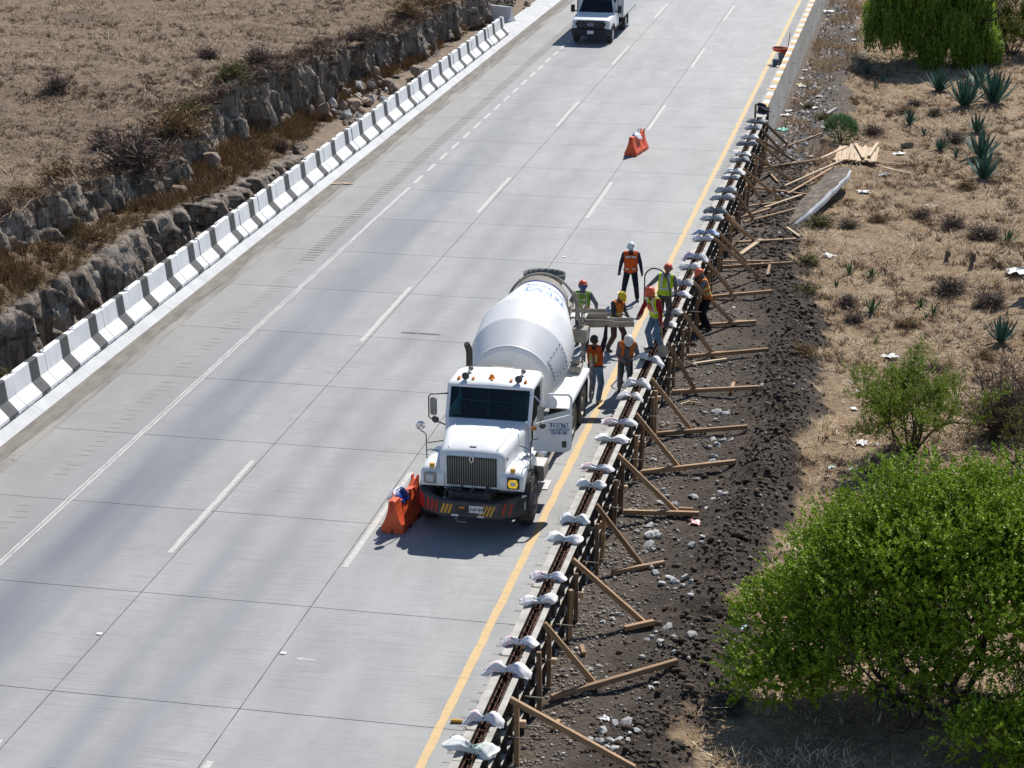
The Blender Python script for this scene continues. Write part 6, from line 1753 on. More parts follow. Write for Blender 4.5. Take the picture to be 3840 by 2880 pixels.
ov = MB(); ov.lathe((0, -.975, 1.0), (0, -1, 0), [(0, .5), (.02, .48)], 24)
me = ov.mesh('badge', M['chrome'])
for v in me.vertices: v.co = Vector((v.co.x * .34, v.co.y, 1.0 + (v.co.z - 1.0) * .15))
bd = link('badge', me, gr2)
ov = MB(); ov.lathe((0, -.996, 1.0), (0, -1, 0), [(0, .43), (.004, .42)], 24); me = ov.mesh('badge_inset', M['blue_print'])
for v in me.vertices: v.co = Vector((v.co.x * .34, v.co.y, 1.0 + (v.co.z - 1.0) * .15))
link('badge_inset', me, bd)
link('badge_script', text_mesh('Ford', .085, M['plate'], 0, name='badge_script'), bd, (0, -1.002, 1.0), (R(90), 0, 0))
b = MB(); b.loft([[(-1.0, -.75, .45), (-1.0, -.75, .78), (-1.0, -.85, .78), (-1.0, -.85, .45)], [(-.8, -.9, .42), (-.8, -.9, .80), (-.8, -1.02, .80), (-.8, -1.02, .42)], [(.8, -.9, .42), (.8, -.9, .80), (.8, -1.02, .80), (.8, -1.02, .42)], [(1.0, -.75, .45), (1.0, -.75, .78), (1.0, -.85, .78), (1.0, -.85, .45)]])
bb = b.build('bumper', M['black'], bt, bevel=.03)
b = MB(); b.b2((-.16, -1.035, .54), (.16, -1.02, .70)); b.build('licence_plate', M['plate'], bb)
# cab
cb2 = MB()
cb2.b2((-.98, .62, .60), (.98, 1.95, 1.36))
cb2.b2((-.90, 1.86, 1.36), (.90, 1.95, 2.0))
for s in (-1, 1):
    cb2.bar((s * .93, .66, 1.34), (s * .74, 1.22, 1.98), .07, .07); cb2.bar((s * .95, 1.85, 1.34), (s * .76, 1.80, 1.98), .09, .07)
cab2 = cb2.build('cab', W, bt, bevel=.03)
r_ = MB(); r_.loft([nring(1.16, .76, 2.02, 1.95, .05), nring(1.3, .80, 2.06, 1.95, .07), nring(1.9, .80, 2.06, 1.95, .07)]); r_.build('cab_roof', W, cab2, smooth=True, angle=45)
gl = MB(); gl.add([(-.88, .68, 1.36), (.88, .68, 1.36), (.72, 1.17, 1.96), (-.72, 1.17, 1.96)], [(0, 1, 2, 3)]); gl.build('windscreen', M['glass_dark'], cab2)
it = MB(); it.b2((-.86, .75, 1.2), (.86, 1.0, 1.40)); it.b2((-.85, 1.5, 1.36), (.85, 1.84, 1.9)); it.build('interior', M['black'], cab2)
for s in (-1, 1):
    gl = MB(); gl.add([(s * .955, .86, 1.38), (s * .955, 1.78, 1.38), (s * .79, 1.74, 1.93), (s * .79, 1.24, 1.93)], [(0, 1, 2, 3)]); gl.build('side_window', M['glass_dark'], cab2)
    m2 = MB(); m2.bar((s * .96, .82, 1.40), (s * 1.16, .76, 1.42), .05, .06); m2.b2((s * 1.10, .72, 1.34), (s * 1.30, .80, 1.72)); m2.build('mirror', M['black'], cab2, bevel=.025)
    w_ = MB(); w_.tube([(s * .1 - .2, .66, 1.39), (s * .1 + .25, .80, 1.53)], .012, 5); w_.build('wiper', M['black'], cab2)
    dh = MB(); dh.b2((s * .985, 1.45, 1.20), (s * .998, 1.65, 1.24)); dh.build('door_handle', M['dark_grey'], cab2)
# cargo box with nose over the cab
bx = MB(); bx.b2((-1.18, 2.05, .95), (1.18, 6.6, 3.15)); bx.b2((-1.18, 1.15, 2.22), (1.18, 2.05, 3.15)); box = bx.build('cargo_box', M['drum_white'], bt, bevel=.02)
for s in (-1, 1):
    tr = MB(); tr.b2((s * 1.182, 2.0, .93), (s * 1.20, 2.08, 3.15)); tr.b2((s * 1.182, 2.079, .93), (s * 1.199, 6.6, 1.0)); tr.build('corner_trim', M['steel_dust'], box)
tr = MB(); tr.b2((-.9, 2.04, 1.0), (.9, 2.049, 2.2)); tr.build('bulkhead', M['dark_grey'], box)
mf = MB(); mf.b2((.5, 4.85, .2), (1.05, 4.87, .9)); mf.b2((-1.05, 4.85, .2), (-.5, 4.87, .9)); mf.build('mud_flap', M['black'], bt)
# ---------------------------------------------------------------- orange water barriers
def water_barrier(loc, rz, label, bagrot):
    e = empty('plastic_barrier', loc, rz, label, 'plastic barrier', 'orange plastic barriers on the road')
    L, H = 1.5, .72
    def prof(k=1.0, top=.075):
        h = H
        return [(-.25, 0), (-.25, .13), (-.20, .22), (-.145, .34), (-.105, .47), (-.082, .60), (-.075, h), (.075, h), (.082, .60), (.105, .47), (.145, .34), (.20, .22), (.25, .13), (.25, 0)]
    b = MB(); P = prof()
    st = [0, .06, .10, .30, .36, .68, .74, .78, .84, 1.16, 1.22, 1.42, 1.44, 1.5]
    rings = []
    for i, y in enumerate(st):
        ins = .022 if i in (4, 5, 8, 9) else 0
        dz = 0.0
        rings.append([(x - math.copysign(ins * (1 if .15 < z < .7 else .3), x), y, z - (.10 if (z > .7 and .30 < y < 1.25) else 0)) for x, z in P])
    b.loft(rings)
    o = b.build('barrier_shell', M['orange_plastic'], e, bevel=.008)
    s = MB(); s.b2((-.035, -.004, .48), (.035, .05, .735)); s.build('coupling_slot', M['red_paint'], e)
    s = MB(); s.b2((-.018, -.005, .0), (.018, .04, .095)); s.build('drain_notch', M['black'], e)
    k = MB(); k.b2((-.075, 1.40, .70), (-.045, 1.5, .80)); k.build('end_ear', M['orange_plastic'], e); k = MB(); k.b2((.045, 1.40, .70), (.075, 1.5, .80)); k.build('end_ear', M['orange_plastic'], e)
    fk = MB(); fk.add([(.252, -.06, .10), (.252, .06, .10), (.222, .045, .185), (.222, -.02, .185)], [(0, 1, 2, 3)])
    fme = fk.mesh('fork_pocket', M['red_paint'])
    fk = MB(); fk.b2((.2505, -.07, .0), (.2525, .07, .07)); f2 = fk.mesh('foot_gap', M['black'])
    for y in (.22, .72, 1.22):
        link('fork_pocket', fme, e, (.002, y, 0))
    for y in (.42, 1.0): link('foot_gap', f2, e, (0, y, 0))
    return e
water_barrier((-10.55, 39.22, 0), R(-6), 'orange plastic barrier on the lane line left of the mixer truck', 0)
water_barrier((-11.02, 77.0, 0), R(-10), 'orange plastic barrier standing alone in the middle of the far road', 0)


def sack(name, seed, mats, loc, rz, sc, label):
    rr = np.random.default_rng(seed); n, q = 18, 18; rings = []
    for i in range(n):
        t = i / (n - 1); u = t * 2 - 1
        half = .20 * (1 - abs(u) ** 5 * .35) + .01 * rr.normal(); th = .075 * (1 - abs(u) ** 4 * .8)
        ring = []
        for j in range(q):
            a = 2 * math.pi * j / q
            y = math.cos(a) * half * (1 + .05 * rr.normal()); z = math.sin(a) * th * (1 + .12 * rr.normal())
            z -= max(0, abs(y) - .06) * 1.05 + .03 * abs(u)
            ring.append((u * .26, y, z))
        rings.append(ring)
    mb = MB(); mb.loft(rings)
    e = empty(name, loc, rz, label, 'sack')
    me = mb.mesh('sack_body', mats, smooth=True, angle=60); link('sack_body', me, e, scale=sc)
    kn = MB(); kn.tube([(-.26, 0, .02), (-.31, .01, .06), (-.36, .02, .14)], [.05, .02, .045], 8); link('knot', kn.mesh('knot', BM['plain'], smooth=True), e)
    return e
def sack_mat():
    t = NT('blue_white_sack'); sx = t.n('ShaderNodeSeparateXYZ'); t.l(t.coord('Object'), sx.inputs[0])
    n = t.noise(t.coord('Object'), 5, 3)
    f = t.ramp(t.math('ADD', t.math('MULTIPLY', sx.outputs[1], 2.2), t.math('ADD', .42, t.math('MULTIPLY', n, .25))), [(0.46, 1.0), (0.52, 0.0)])
    t.set(t.mix(f, (0.78, 0.78, 0.80), (0.02, 0.06, 0.32)), .4); t.bump(t.noise(t.coord('Object'), 8, 4), .5, .02); return t.mat
M['sack'] = sack_mat()
e = sack('sand_sack', 3, M['sack'], (-10.58, 39.88, .70), R(85), (1, 1.0, 1), 'blue and white sack draped over the near orange barrier')

e2 = sack('sand_sack', 9, M['sack'], (-10.92, 77.75, .70), R(-95), (1, 1.0, 1), 'blue and white sack draped over the far orange barrier')

# ---------------------------------------------------------------- tools by the far parapet
def bucket(loc, r, h, mat, label, name='bucket'):
    e = empty(name, loc, 0, label, 'bucket')
    b = MB(); b.lathe((0, 0, 0), (0, 0, 1), [(0, .0), (0, r * .82), (.01, r * .84), (h, r), (h, r * .95), (.03, r * .78), (.03, 0)], 22, cap=False); b.build('pail', mat, e, smooth=True)
    b = MB(); b.lathe((0, 0, 0), (0, 0, 1), [(h - .03, r + .001), (h - .025, r + .012), (h, r + .012), (h + .002, r)], 22, cap=False); b.build('pail_rim', mat, e, smooth=True)
    b = MB(); b.tube([(r * math.cos(a), -.05 * math.sin(a) - .02, h - .03 - .12 * math.sin(a)) for a in np.linspace(0, math.pi, 10)], .007, 5); b.build('bail', M['dark_grey'], e)
    return e
M['bucket_grey'] = pmat('cement_grey_bucket', (0.28, 0.28, 0.27), (0.16, 0.16, 0.155), 5, 5, .8)
M['bucket_blue'] = pmat('blue_grey_bucket', (0.06, 0.10, 0.17), (0.10, 0.13, 0.18), 5, 5, .7)
bucket((-6.90, 98.55, 0), .23, .52, M['bucket_grey'], 'large grey bucket under the orange hose by the far parapet')
bucket((-7.20, 98.0, 0), .15, .30, M['bucket_blue'], 'small dark blue bucket on the far shoulder')
M['hose_orange'] = pmat('orange_hose', (0.75, 0.10, 0.03), (0.62, 0.08, 0.03), 5, rough=.5)
he = empty('hose_coil', (-6.98, 98.75, .55), 0, 'coiled orange hose lying on the large grey bucket', 'hose')
h = MB(); pts = []
for i in range(150):
    a = i / 150 * 2 * math.pi * 5.5; r_ = .36 - .03 * math.sin(a * .18) + .02 * math.sin(a * 1.7); pts.append((r_ * 1.15 * math.cos(a), r_ * .8 * math.sin(a), .03 + .035 * (i / 27) * (1 if i < 120 else .8) + .02 * math.sin(a * 2.1)))
h.tube(pts, .028, 7); h.build('coil', M['hose_orange'], he, smooth=True)
h = MB(); h.tube([pts[-1], (.4, -.1, .15), (.42, -.15, .05)], .028, 7); h.build('coupling', M['dark_grey'], he)
e = empty('shovel', (-6.72, 98.9, 0), 0, 'rusty long handled shovel leaning on the far parapet', 'shovel')
h = MB(); h.tube([(-.04, 0, .25), (.06, .45, 1.35)], .02, 7); h.build('handle', M['red_paint'], e)
h = MB(); h.box((-.05, -.05, .12), (.2, .02, .28), (.25, 0, 0)); h.build('blade', M['rust'], e)
o = link('litter', LCR['w'][0], None, (-7.0, 97.8, .0), (0, 0, 1), (.38, .3, .3)); tag(o, 'white plastic bag on the far shoulder beside the small bucket', 'litter')
# jackets heaped on the end of the parapet
je = empty('jacket_heap', (-6.42, 81.5, 1.0), 0, 'heap of dark purple and black jackets on the parapet end', 'jackets')
for i, (c_, x, y, z, s_) in enumerate((((0.022, 0.016, 0.035), 0, .2, .0, .52), ((0.02, 0.02, 0.024), .05, -.12, .0, .46), ((0.035, 0.028, 0.05), -.05, .25, .13, .40))):
    m_ = cloth('dark_jacket_%d' % i, c_); me = rock_mesh(90 + i, m_, 'jacket', 3)
    link('jacket', me, je, (x, y, z + .12), (.1 * i, .2, i), (s_ * .55, s_ * .62, s_ * .42))
timber('end_post', (-6.62, 80.3, 0), (-6.60, 80.35, 1.55), .08, .08, M['wood_old'], 'dark upright post at the end of the finished parapet', 'timber post', None)
timber('pale_block', (-6.95, 80.9, .05), (-6.72, 80.9, .05), .22, .10, M['wood_pale'], 'pale timber block on the shoulder beside the end post', 'timber block', None)
o = link('litter', LCR['p'][1], None, (-6.45, 86.8, 1.0), (0, 0, 1), (.25, .2, .2)); tag(o, 'dark pink pouch lying on the striped parapet top', 'litter')
# yellow plastic piece on the near shoulder
yb = MB(); yb.tube([(-.1, 0, .03), (.1, .02, .03)], [.035, .03], 8); o = yb.build('plastic_piece', M['yellow_paint']); o.location = (-7.32, 31.25, 0.004); tag(o, 'yellow plastic piece on the near shoulder', 'litter')
# ---------------------------------------------------------------- people
def ik(a, b, l1, l2, hint):
    a, b, hint = Vector(a), Vector(b), Vector(hint)
    d = b - a; L = min(d.length, (l1 + l2) * .995); dn = d.normalized(); b = a + dn * L
    x = (l1 * l1 - l2 * l2 + L * L) / (2 * L); h = math.sqrt(max(0, l1 * l1 - x * x))
    hn = (hint - dn * hint.dot(dn)).normalized()
    return a + dn * x + hn * h, b


def person(loc, rz, label, c, pose, k=1.0, vest=None, helmet=None, hair=None, extra=None):
    """c: materials shirt, trousers, boots, glove; built facing -y"""
    e = empty('person', loc, rz, label, 'person'); e.scale = (k, k, k)
    fw_, sd = pose.get('lean', (0, 0))
    P0 = Vector((0, 0, pose.get('pelvis', .93)))
    Rm = Matrix.Rotation(R(fw_), 3, 'X') @ Matrix.Rotation(R(sd), 3, 'Y')
    def U(x, y, z): return P0 + Rm @ (Vector((x, y, z)) - Vector((0, 0, .93)))
    hp, hy = pose.get('head', (0, 0))
    NB_ = U(0, 0.01, 1.47)
    Hm = Rm @ Matrix.Rotation(R(hy), 3, 'Z') @ Matrix.Rotation(R(hp), 3, 'X')
    def HD(x, y, z): return NB_ + Hm @ (Vector((x, y, z)) - Vector((0, .01, 1.47)))
    seg = []                                                  # p0, p1, r0, r1, mat, tag
    sh, tr, sk, bo = c['shirt'], c['trousers'], M['skin'], c.get('boots', M['boot'])
    gl_ = c.get('glove', sk); ha = c.get('hood', sk)
    mats = []
    def mi(m):
        if m not in mats: mats.append(m)
        return mats.index(m)
    def S_(a, b, r0, r1, m, t): seg.append((Vector(a), Vector(b), r0, r1, mi(m), t))
    S_(P0 + Vector((-.075, .01, 0)), P0 + Vector((.075, .01, 0)), .128, .128, tr, 'hip')
    for s in (-1, 1):
        S_(U(s * .065, .0, 1.02), U(s * .075, 0, 1.14), .118, .118, sh, 'torso')
        S_(U(s * .075, 0, 1.14), U(s * .095, -.005, 1.34), .120, .115, sh, 'torso')
    S_(U(-.155, .01, 1.405), U(.155, .01, 1.405), .072, .072, sh, 'torso')
    S_(U(-.06, .005, 1.43), U(.06, .005, 1.43), .07, .07, sh, 'torso')
    S_(U(0, .01, 1.44), HD(0, .0, 1.54), .056, .054, ha, 'head')
    S_(HD(0, .0, 1.60), HD(0, .005, 1.655), .090, .092, ha, 'head'); S_(HD(0, -.03, 1.555), HD(0, -.035, 1.60), .060, .068, sk, 'head')
    S_(HD(0, -.10, 1.60), HD(0, -.118, 1.578), .012, .017, sk, 'head')
    for s in (-1, 1): S_(HD(s * .092, .005, 1.60), HD(s * .095, .008, 1.635), .016, .018, sk, 'head')
    for s, n in ((1, 'L'), (-1, 'R')):
        a = U(s * .195, .01, 1.395)
        tgt = Vector(pose.get('hand' + n, (s * .30, -.05, .80))); hint = Vector(pose.get('elb' + n, (s * .6, .8, -.2)))
        el, wr = ik(a, tgt, .29, .255, hint)
        S_(a, el, .076, .062, sh, 'arm'); S_(el, wr, .060, .044, sh, 'arm')
        f = (wr - el).normalized(); side = f.cross(Vector((0, 0, 1)))
        side = (side.normalized() if side.length > .2 else Vector((1, 0, 0))); up_ = side.cross(f).normalized()
        pc = wr + f * .075
        S_(wr, wr + f * .03, .030, .030, gl_, 'hand')
        for q in (-.022, .022): S_(wr + f * .03 + side * q * .7, pc + side * q, .021, .021, gl_, 'hand')
        cur = pose.get('curl', .5)
        for i, (q, L) in enumerate(((-.036, .066), (-.012, .078), (.012, .074), (.036, .058))):
            b0 = pc + side * q; m1 = b0 + (f * (1 - cur * .5) - up_ * cur).normalized() * L * .55; m2 = m1 + (f * (1 - cur * 1.6) - up_ * cur * 1.2).normalized() * L * .5
            S_(b0, m1, .0098, .0094, gl_, 'hand'); S_(m1, m2, .0094, .0082, gl_, 'hand')
        tb_ = wr + f * .035 + side * (-s * .034); t1 = tb_ + (f * .6 - side * s * .6 - up_ * .4).normalized() * .035; S_(tb_, t1, .012, .0115, gl_, 'hand'); S_(t1, t1 + (f * .9 - up_ * .5).normalized() * .03, .011, .009, gl_, 'hand')
        hpnt = P0 + Vector((s * .095, .01, -.04)); an = Vector(pose.get('foot' + n, (s * .12, 0, .09)))
        kn, an = ik(hpnt, an, .43, .42, Vector(pose.get('knee' + n, (s * .1, -1, 0))))
        S_(hpnt, kn, .110, .086, tr, 'leg'); S_(kn, an + Vector((0, 0, .03)), .084, .072, tr, 'leg')
        ty = pose.get('toe' + n, s * 12); td = Vector((math.sin(R(ty)), -math.cos(R(ty)), 0))
        S_(an - td * .05 + Vector((0, 0, -.045)), an + td * .15 + Vector((0, 0, -.055)), .044, .036, bo, 'foot'); S_(an, an + Vector((0, 0, -.03)), .052, .048, bo, 'foot')
    mb = MB()
    for a, b, r0, r1, m, t in seg:
        d = (b - a); dn = d.normalized() if d.length > 1e-6 else Vector((0, 0, 1))
        ph = [(math.radians(q)) for q in (-75, -45, -15)]
        pts = [a + dn * (math.sin(q) * r0) for q in ph] + [b + dn * (math.sin(-q) * r1) for q in ph[::-1]]
        rs_ = [math.cos(q) * r0 for q in ph] + [math.cos(q) * r1 for q in ph[::-1]]
        mb.tube(pts, rs_, 10 if r0 > .02 else 7)
    me = mb.mesh('tmp', M['skin'])
    ob = bpy.data.objects.new('tmp', me); COL.objects.link(ob)
    m1_ = ob.modifiers.new('r', 'REMESH'); m1_.mode = 'VOXEL'; m1_.voxel_size = .0125; m1_.adaptivity = 0
    m2_ = ob.modifiers.new('s', 'SMOOTH'); m2_.factor = .5; m2_.iterations = 3
    dg = bpy.context.evaluated_depsgraph_get(); dg.update()
    bm_ = bpy.data.meshes.new_from_object(ob.evaluated_get(dg)); bpy.data.objects.remove(ob)
    bm_.name = 'body'; bm_.materials.clear()
    for m in mats: bm_.materials.append(m)
    n = len(bm_.polygons); C = np.zeros(n * 3); bm_.polygons.foreach_get('center', C); C = C.reshape(-1, 3)
    best = np.full(n, 1e9); mid = np.zeros(n, int); tg = np.zeros(n, int); TG = ['hip', 'torso', 'head', 'arm', 'hand', 'leg', 'foot']
    for a, b, r0, r1, m, t in seg:
        A, B = np.array(a), np.array(b); d = B - A; L2 = d @ d + 1e-12
        q = np.clip(((C - A) @ d) / L2, 0, 1); dist = np.linalg.norm(C - (A + q[:, None] * d), axis=1) - (r0 + (r1 - r0) * q)
        s = dist < best; best[s] = dist[s]; mid[s] = m; tg[s] = TG.index(t)
    bm_.polygons.foreach_set('material_index', mid.astype(np.int32)); bm_.polygons.foreach_set('use_smooth', np.ones(n, bool)); bm_.update()
    body = link('body', bm_, e)
    # coordinates of the upper body in its own upright frame
    Ri = np.array(Rm.inverted()); Cu = (C - np.array(P0)) @ Ri.T + np.array([0, 0, .93])
    NV = len(bm_.vertices); VC = np.zeros(NV * 3); bm_.vertices.foreach_get('co', VC); VC = VC.reshape(-1, 3)
    VN = np.zeros(NV * 3); bm_.vertex_normals.foreach_get('vector', VN); VN = VN.reshape(-1, 3)
    loops = np.zeros(len(bm_.loops), np.int32); bm_.loops.foreach_get('vertex_index', loops); LT_ = np.zeros(n, np.int32); bm_.polygons.foreach_get('loop_total', LT_)
    LS = np.zeros(n, np.int32); bm_.polygons.foreach_get('loop_start', LS)
    def shell(mask, off, mat, name, parent):
        f = np.nonzero(mask & (LT_ == 4))[0]
        if len(f) == 0: return None
        Fq = np.stack([loops[LS[f] + i] for i in range(4)], -1); used, inv = np.unique(Fq, return_inverse=True)
        Vv = VC[used] + VN[used] * off
        o = link(name, np_mesh(name, Vv, inv.reshape(-1, 4), mat, smooth=True), parent)
        so_ = o.modifiers.new('thick', 'SOLIDIFY'); so_.thickness = .012; so_.offset = -1
        return o
    tm = np.isin(tg, [TG.index('torso'), TG.index('hip')]) | ((tg == TG.index('arm')) & (np.abs(Cu[:, 0]) < .205) & (Cu[:, 2] > 1.36))
    if vest:
        lo, hi = vest.get('lo', .90), 1.47
        m = tm & (Cu[:, 2] > lo) & (Cu[:, 2] < hi) & ~((np.abs(Cu[:, 0]) < .055) & (Cu[:, 2] > 1.40)) & (np.abs(Cu[:, 0]) < .215)
        if vest.get('open'): m &= ~((Cu[:, 1] < -.02) & (np.abs(Cu[:, 0]) < .075))
        vo = shell(m, .016, vest['mat'], 'vest', e)
        for (kind, a, b, mat) in vest.get('strips', []):
            if kind == 'h': mm = m & (Cu[:, 2] > a) & (Cu[:, 2] < b)
            elif kind == 'hf': mm = m & (Cu[:, 2] > a) & (Cu[:, 2] < b) & (Cu[:, 1] < 0) & (np.abs(Cu[:, 0]) > .02) & (np.abs(Cu[:, 0]) < .15)
            elif kind == 'v': mm = m & (np.abs(np.abs(Cu[:, 0]) - a) < b) & (Cu[:, 2] > 1.12)
            elif kind == 'vb': mm = m & (np.abs(np.abs(Cu[:, 0]) - a) < b) & (Cu[:, 2] > 1.08) & (Cu[:, 2] < 1.30) & (Cu[:, 1] > 0)
            elif kind == 'pf': mm = m & (np.abs(np.abs(Cu[:, 0]) - .10) < .045) & (Cu[:, 2] > a) & (Cu[:, 2] < b) & (Cu[:, 1] < 0)
            shell(mm, .021, mat, 'reflective_strip', vo)
    if c.get('belt'): shell((Cu[:, 2] > .955) & (Cu[:, 2] < .99) & np.isin(tg, [0, 1]), .012, c['belt'], 'belt', e)
    # face details
    if ha is sk:
        for s in (-1, 1):
            ey = MB(); ey.ball((0, 0, 0), .010, 8, k=5); o = ey.build('eye', M['black'], body); o.location = HD(s * .034, -.088, 1.622)
        mo = MB(); mo.tube([(-.022, 0, 0), (0, -.006, -.002), (.022, 0, 0)], .005, 5); o = mo.build('mouth', M['red_paint'] if False else M['boot'], body); o.location = HD(0, -.098, 1.545); o.rotation_euler = Hm.to_euler()
    Mh = Matrix.Translation(HD(0, 0, 1.66)) @ Hm.to_4x4()
    if helmet:
        h_ = MB(); rings = []
        for i in range(9):
            t = math.pi / 2 * i / 8.6
            rings.append([(.118 * math.cos(t) * math.cos(a), .135 * math.cos(t) * math.sin(a) + .0, .005 + .120 * math.sin(t)) for a in np.linspace(0, 2 * math.pi, 22, endpoint=False)])
        h_.loft(rings)
        ho_ = h_.build('helmet', helmet, e, smooth=True); ho_.matrix_local = Mh
        b_ = MB(); out, inn = [], []
        for a in np.linspace(0, 2 * math.pi, 24, endpoint=False):
            fr_ = max(0, -math.sin(a)); ex_ = .014 + .042 * fr_ ** 1.5
            out.append(((.120 + ex_ * .6) * math.cos(a), (.137 + ex_) * math.sin(a), .0 - .012 * fr_)); inn.append((.112 * math.cos(a), .128 * math.sin(a), .008))
        b_.loft([inn, out, [(x, y, z - .006) for x, y, z in out], [(x, y, z - .008) for x, y, z in inn]], cap=False); b_.build('brim', helmet, ho_, smooth=True)
        r_ = MB(); r_.tube([(0, .125 * math.cos(t), .012 + .118 * math.sin(t)) for t in np.linspace(.15, math.pi - .15, 10)], .012, 6); r_.build('ridge', helmet, ho_, smooth=True)
    if hair:
        hm_ = (tg == TG.index('head')); Hi = np.array(Hm.inverted()); Ch = (C - np.array(NB_)) @ Hi.T + np.array([0, .01, 1.47])
        shell(hm_ & (((Ch[:, 2] > 1.665)) | ((Ch[:, 1] > .01) & (Ch[:, 2] > 1.585))), .016, hair, 'hair', e)
    if extra: extra(e, U, HD, Hm, shell, tg, TG, C, Cu, NB_)
    return e


def shade(mat, z0=1.47, z1=1.64, off=.018):
    """cloth hanging from the helmet over nape and neck"""
    def f(e, U, HD, Hm, shell, tg, TG, C, Cu, NB_):
        Hi = np.array(Hm.inverted()); Ch = (C - np.array(NB_)) @ Hi.T + np.array([0, .01, 1.47])
        shell((tg == TG.index('head')) & (Ch[:, 2] < z1 + .03) & ((Ch[:, 1] > -.03) | (Ch[:, 2] < 1.53)), off, mat, 'neck_cloth', e)
    return f


K = {'navy': cloth('navy_cloth', (0.018, 0.022, 0.055)), 'dknavy': cloth('dark_navy_trousers', (0.012, 0.018, 0.036)), 'orange': cloth('orange_red_vest', (0.80, 0.115, 0.015)), 'orange2': cloth('orange_vest', (0.82, 0.24, 0.03)),
     'lime': cloth('lime_yellow_vest', (0.60, 0.80, 0.03)), 'green': cloth('green_vest', (0.26, 0.52, 0.05)), 'grey': cloth('grey_shirt', (0.19, 0.20, 0.225)), 'dgrey': cloth('charcoal_shirt', (0.075, 0.08, 0.09)), 'purple': cloth('plum_grey_trousers', (0.065, 0.052, 0.075)),
     'black': cloth('black_trousers', (0.011, 0.012, 0.016)), 'red': cloth('dark_red_shirt', (0.30, 0.012, 0.018)), 'jeans': cloth('blue_jeans', (0.11, 0.21, 0.33)), 'ljeans': cloth('light_blue_jeans', (0.20, 0.33, 0.47)), 'brown': cloth('brown_trousers', (0.12, 0.068, 0.05)),
     'gjeans': cloth('grey_work_trousers', (0.13, 0.155, 0.16)), 'hood': cloth('orange_head_cloth', (0.72, 0.22, 0.085)), 'plum': cloth('dark_plum_shirt', (0.028, 0.018, 0.035)), 'glove': cloth('grey_glove', (0.20, 0.20, 0.20)), 'shade': cloth('grey_neck_cloth', (0.16, 0.17, 0.15)), 'bluecl': cloth('blue_neck_cloth', (0.10, 0.16, 0.32))}
HM = {'white': pmat('white_helmet', (0.80, 0.81, 0.83), rough=.35), 'orange': pmat('orange_helmet', (0.80, 0.13, 0.05), rough=.4), 'yellow': pmat('yellow_helmet', (0.84, 0.58, 0.01), rough=.35)}
BLT = pmat('black_belt', (0.012, 0.012, 0.012), rough=.6)
ST, LT2 = M['silver_tape'], M['lime_tape']

person((-8.17, 57.6, 0), R(8), 'person in white helmet, orange vest and navy clothes standing alone on the road',
       dict(shirt=K['navy'], trousers=K['dknavy']), dict(handL=(.33, -.06, .84), handR=(-.33, .02, .86), footL=(.20, -.02, .09), footR=(-.22, .10, .09), head=(14, 0), curl=.6),
       1.0, dict(mat=K['orange'], lo=.86, strips=[('hf', 1.325, 1.365, ST), ('pf', .95, 1.0, ST)]), HM['white'])
person((-6.46, 51.95, 1.0), R(172), 'person in lime vest and orange helmet on the formwork holding the vibrator hose',
       dict(shirt=K['grey'], trousers=K['purple'], glove=M['boot']), dict(lean=(8, -4), handR=(.50, -.12, 1.16), elbR=(-.6, .6, -.6), handL=(-.26, -.30, .92) if False else (.30, -.30, 1.0), elbL=(.8, .3, -.4), footL=(.14, .02, .09), footR=(-.12, .05, .09), head=(22, 0), curl=1.0) if False else
       dict(lean=(8, -4), handR=(.46, -.14, 1.02), elbR=(-.4, .5, -.8), handL=(.62, -.06, 1.02), footL=(.13, .02, .09), footR=(-.10, .05, .09), head=(22, 0)) if False else
       dict(lean=(10, -3), handL=(.56, -.16, 1.00), elbL=(.5, .6, -.7), handR=(-.22, -.36, .78), elbR=(-.9, .2, -.3), footL=(.12, .03, .09), footR=(-.09, .06, .09), head=(24, 6), curl=1.1),
       .97, dict(mat=K['lime'], lo=.90, strips=[('h', 1.045, 1.10, ST), ('v', .095, .026, ST)]), HM['orange'])
person((-5.86, 56.95, g1(-5.86, 56.95)), R(-78), 'person in orange vest and black trousers reaching across the formwork from the soil side',
       dict(shirt=K['grey'], trousers=K['black']), dict(lean=(14, 0), handL=(.18, -.52, 1.22), elbL=(.6, .5, -.7), handR=(-.20, -.50, 1.20), elbR=(-.6, .5, -.7), footL=(.12, .06, .09), footR=(-.16, -.06, .09), head=(20, 0), curl=1.0),
       1.05, dict(mat=K['orange2'], lo=.88, strips=[('h', 1.19, 1.235, LT2), ('h', 1.03, 1.075, LT2)]), HM['orange'], None, shade(K['shade']))


def pack(e, U, HD, Hm, shell, tg, TG, C, Cu, NB_):
    m = np.isin(tg, [0, 1]) & (np.abs(Cu[:, 0]) < .10) & (Cu[:, 2] > 1.15) & (Cu[:, 2] < 1.32) & (Cu[:, 1] < -.04)
    shell(m, .045, K['hood'], 'chest_pouch', e)
    Hi = np.array(Hm.inverted()); Ch = (C - np.array(NB_)) @ Hi.T + np.array([0, .01, 1.47])
    shell((tg == TG.index('head')) & ~((Ch[:, 1] < -.05) & (Ch[:, 2] > 1.53) & (Ch[:, 2] < 1.66)), .028, K['hood'], 'head_cloth', e)
person((-6.40, 49.85, 1.0), R(-48), 'person in red sleeves and lime vest with orange head cloth standing on the formwork',
       dict(shirt=K['red'], trousers=K['jeans'], hood=K['hood'], glove=K['glove']), dict(lean=(14, 2), handL=(.30, -.06, .80), elbL=(.8, .6, -.3), handR=(-.20, -.44, .88), elbR=(-.8, .4, -.4), footL=(.15, .10, .09), footR=(-.13, -.06, .09), head=(20, 5), curl=1.1),
       1.0, dict(mat=K['lime'], lo=.93, strips=[('h', 1.08, 1.12, ST), ('v', .105, .024, ST)]), HM['orange'], None, pack)
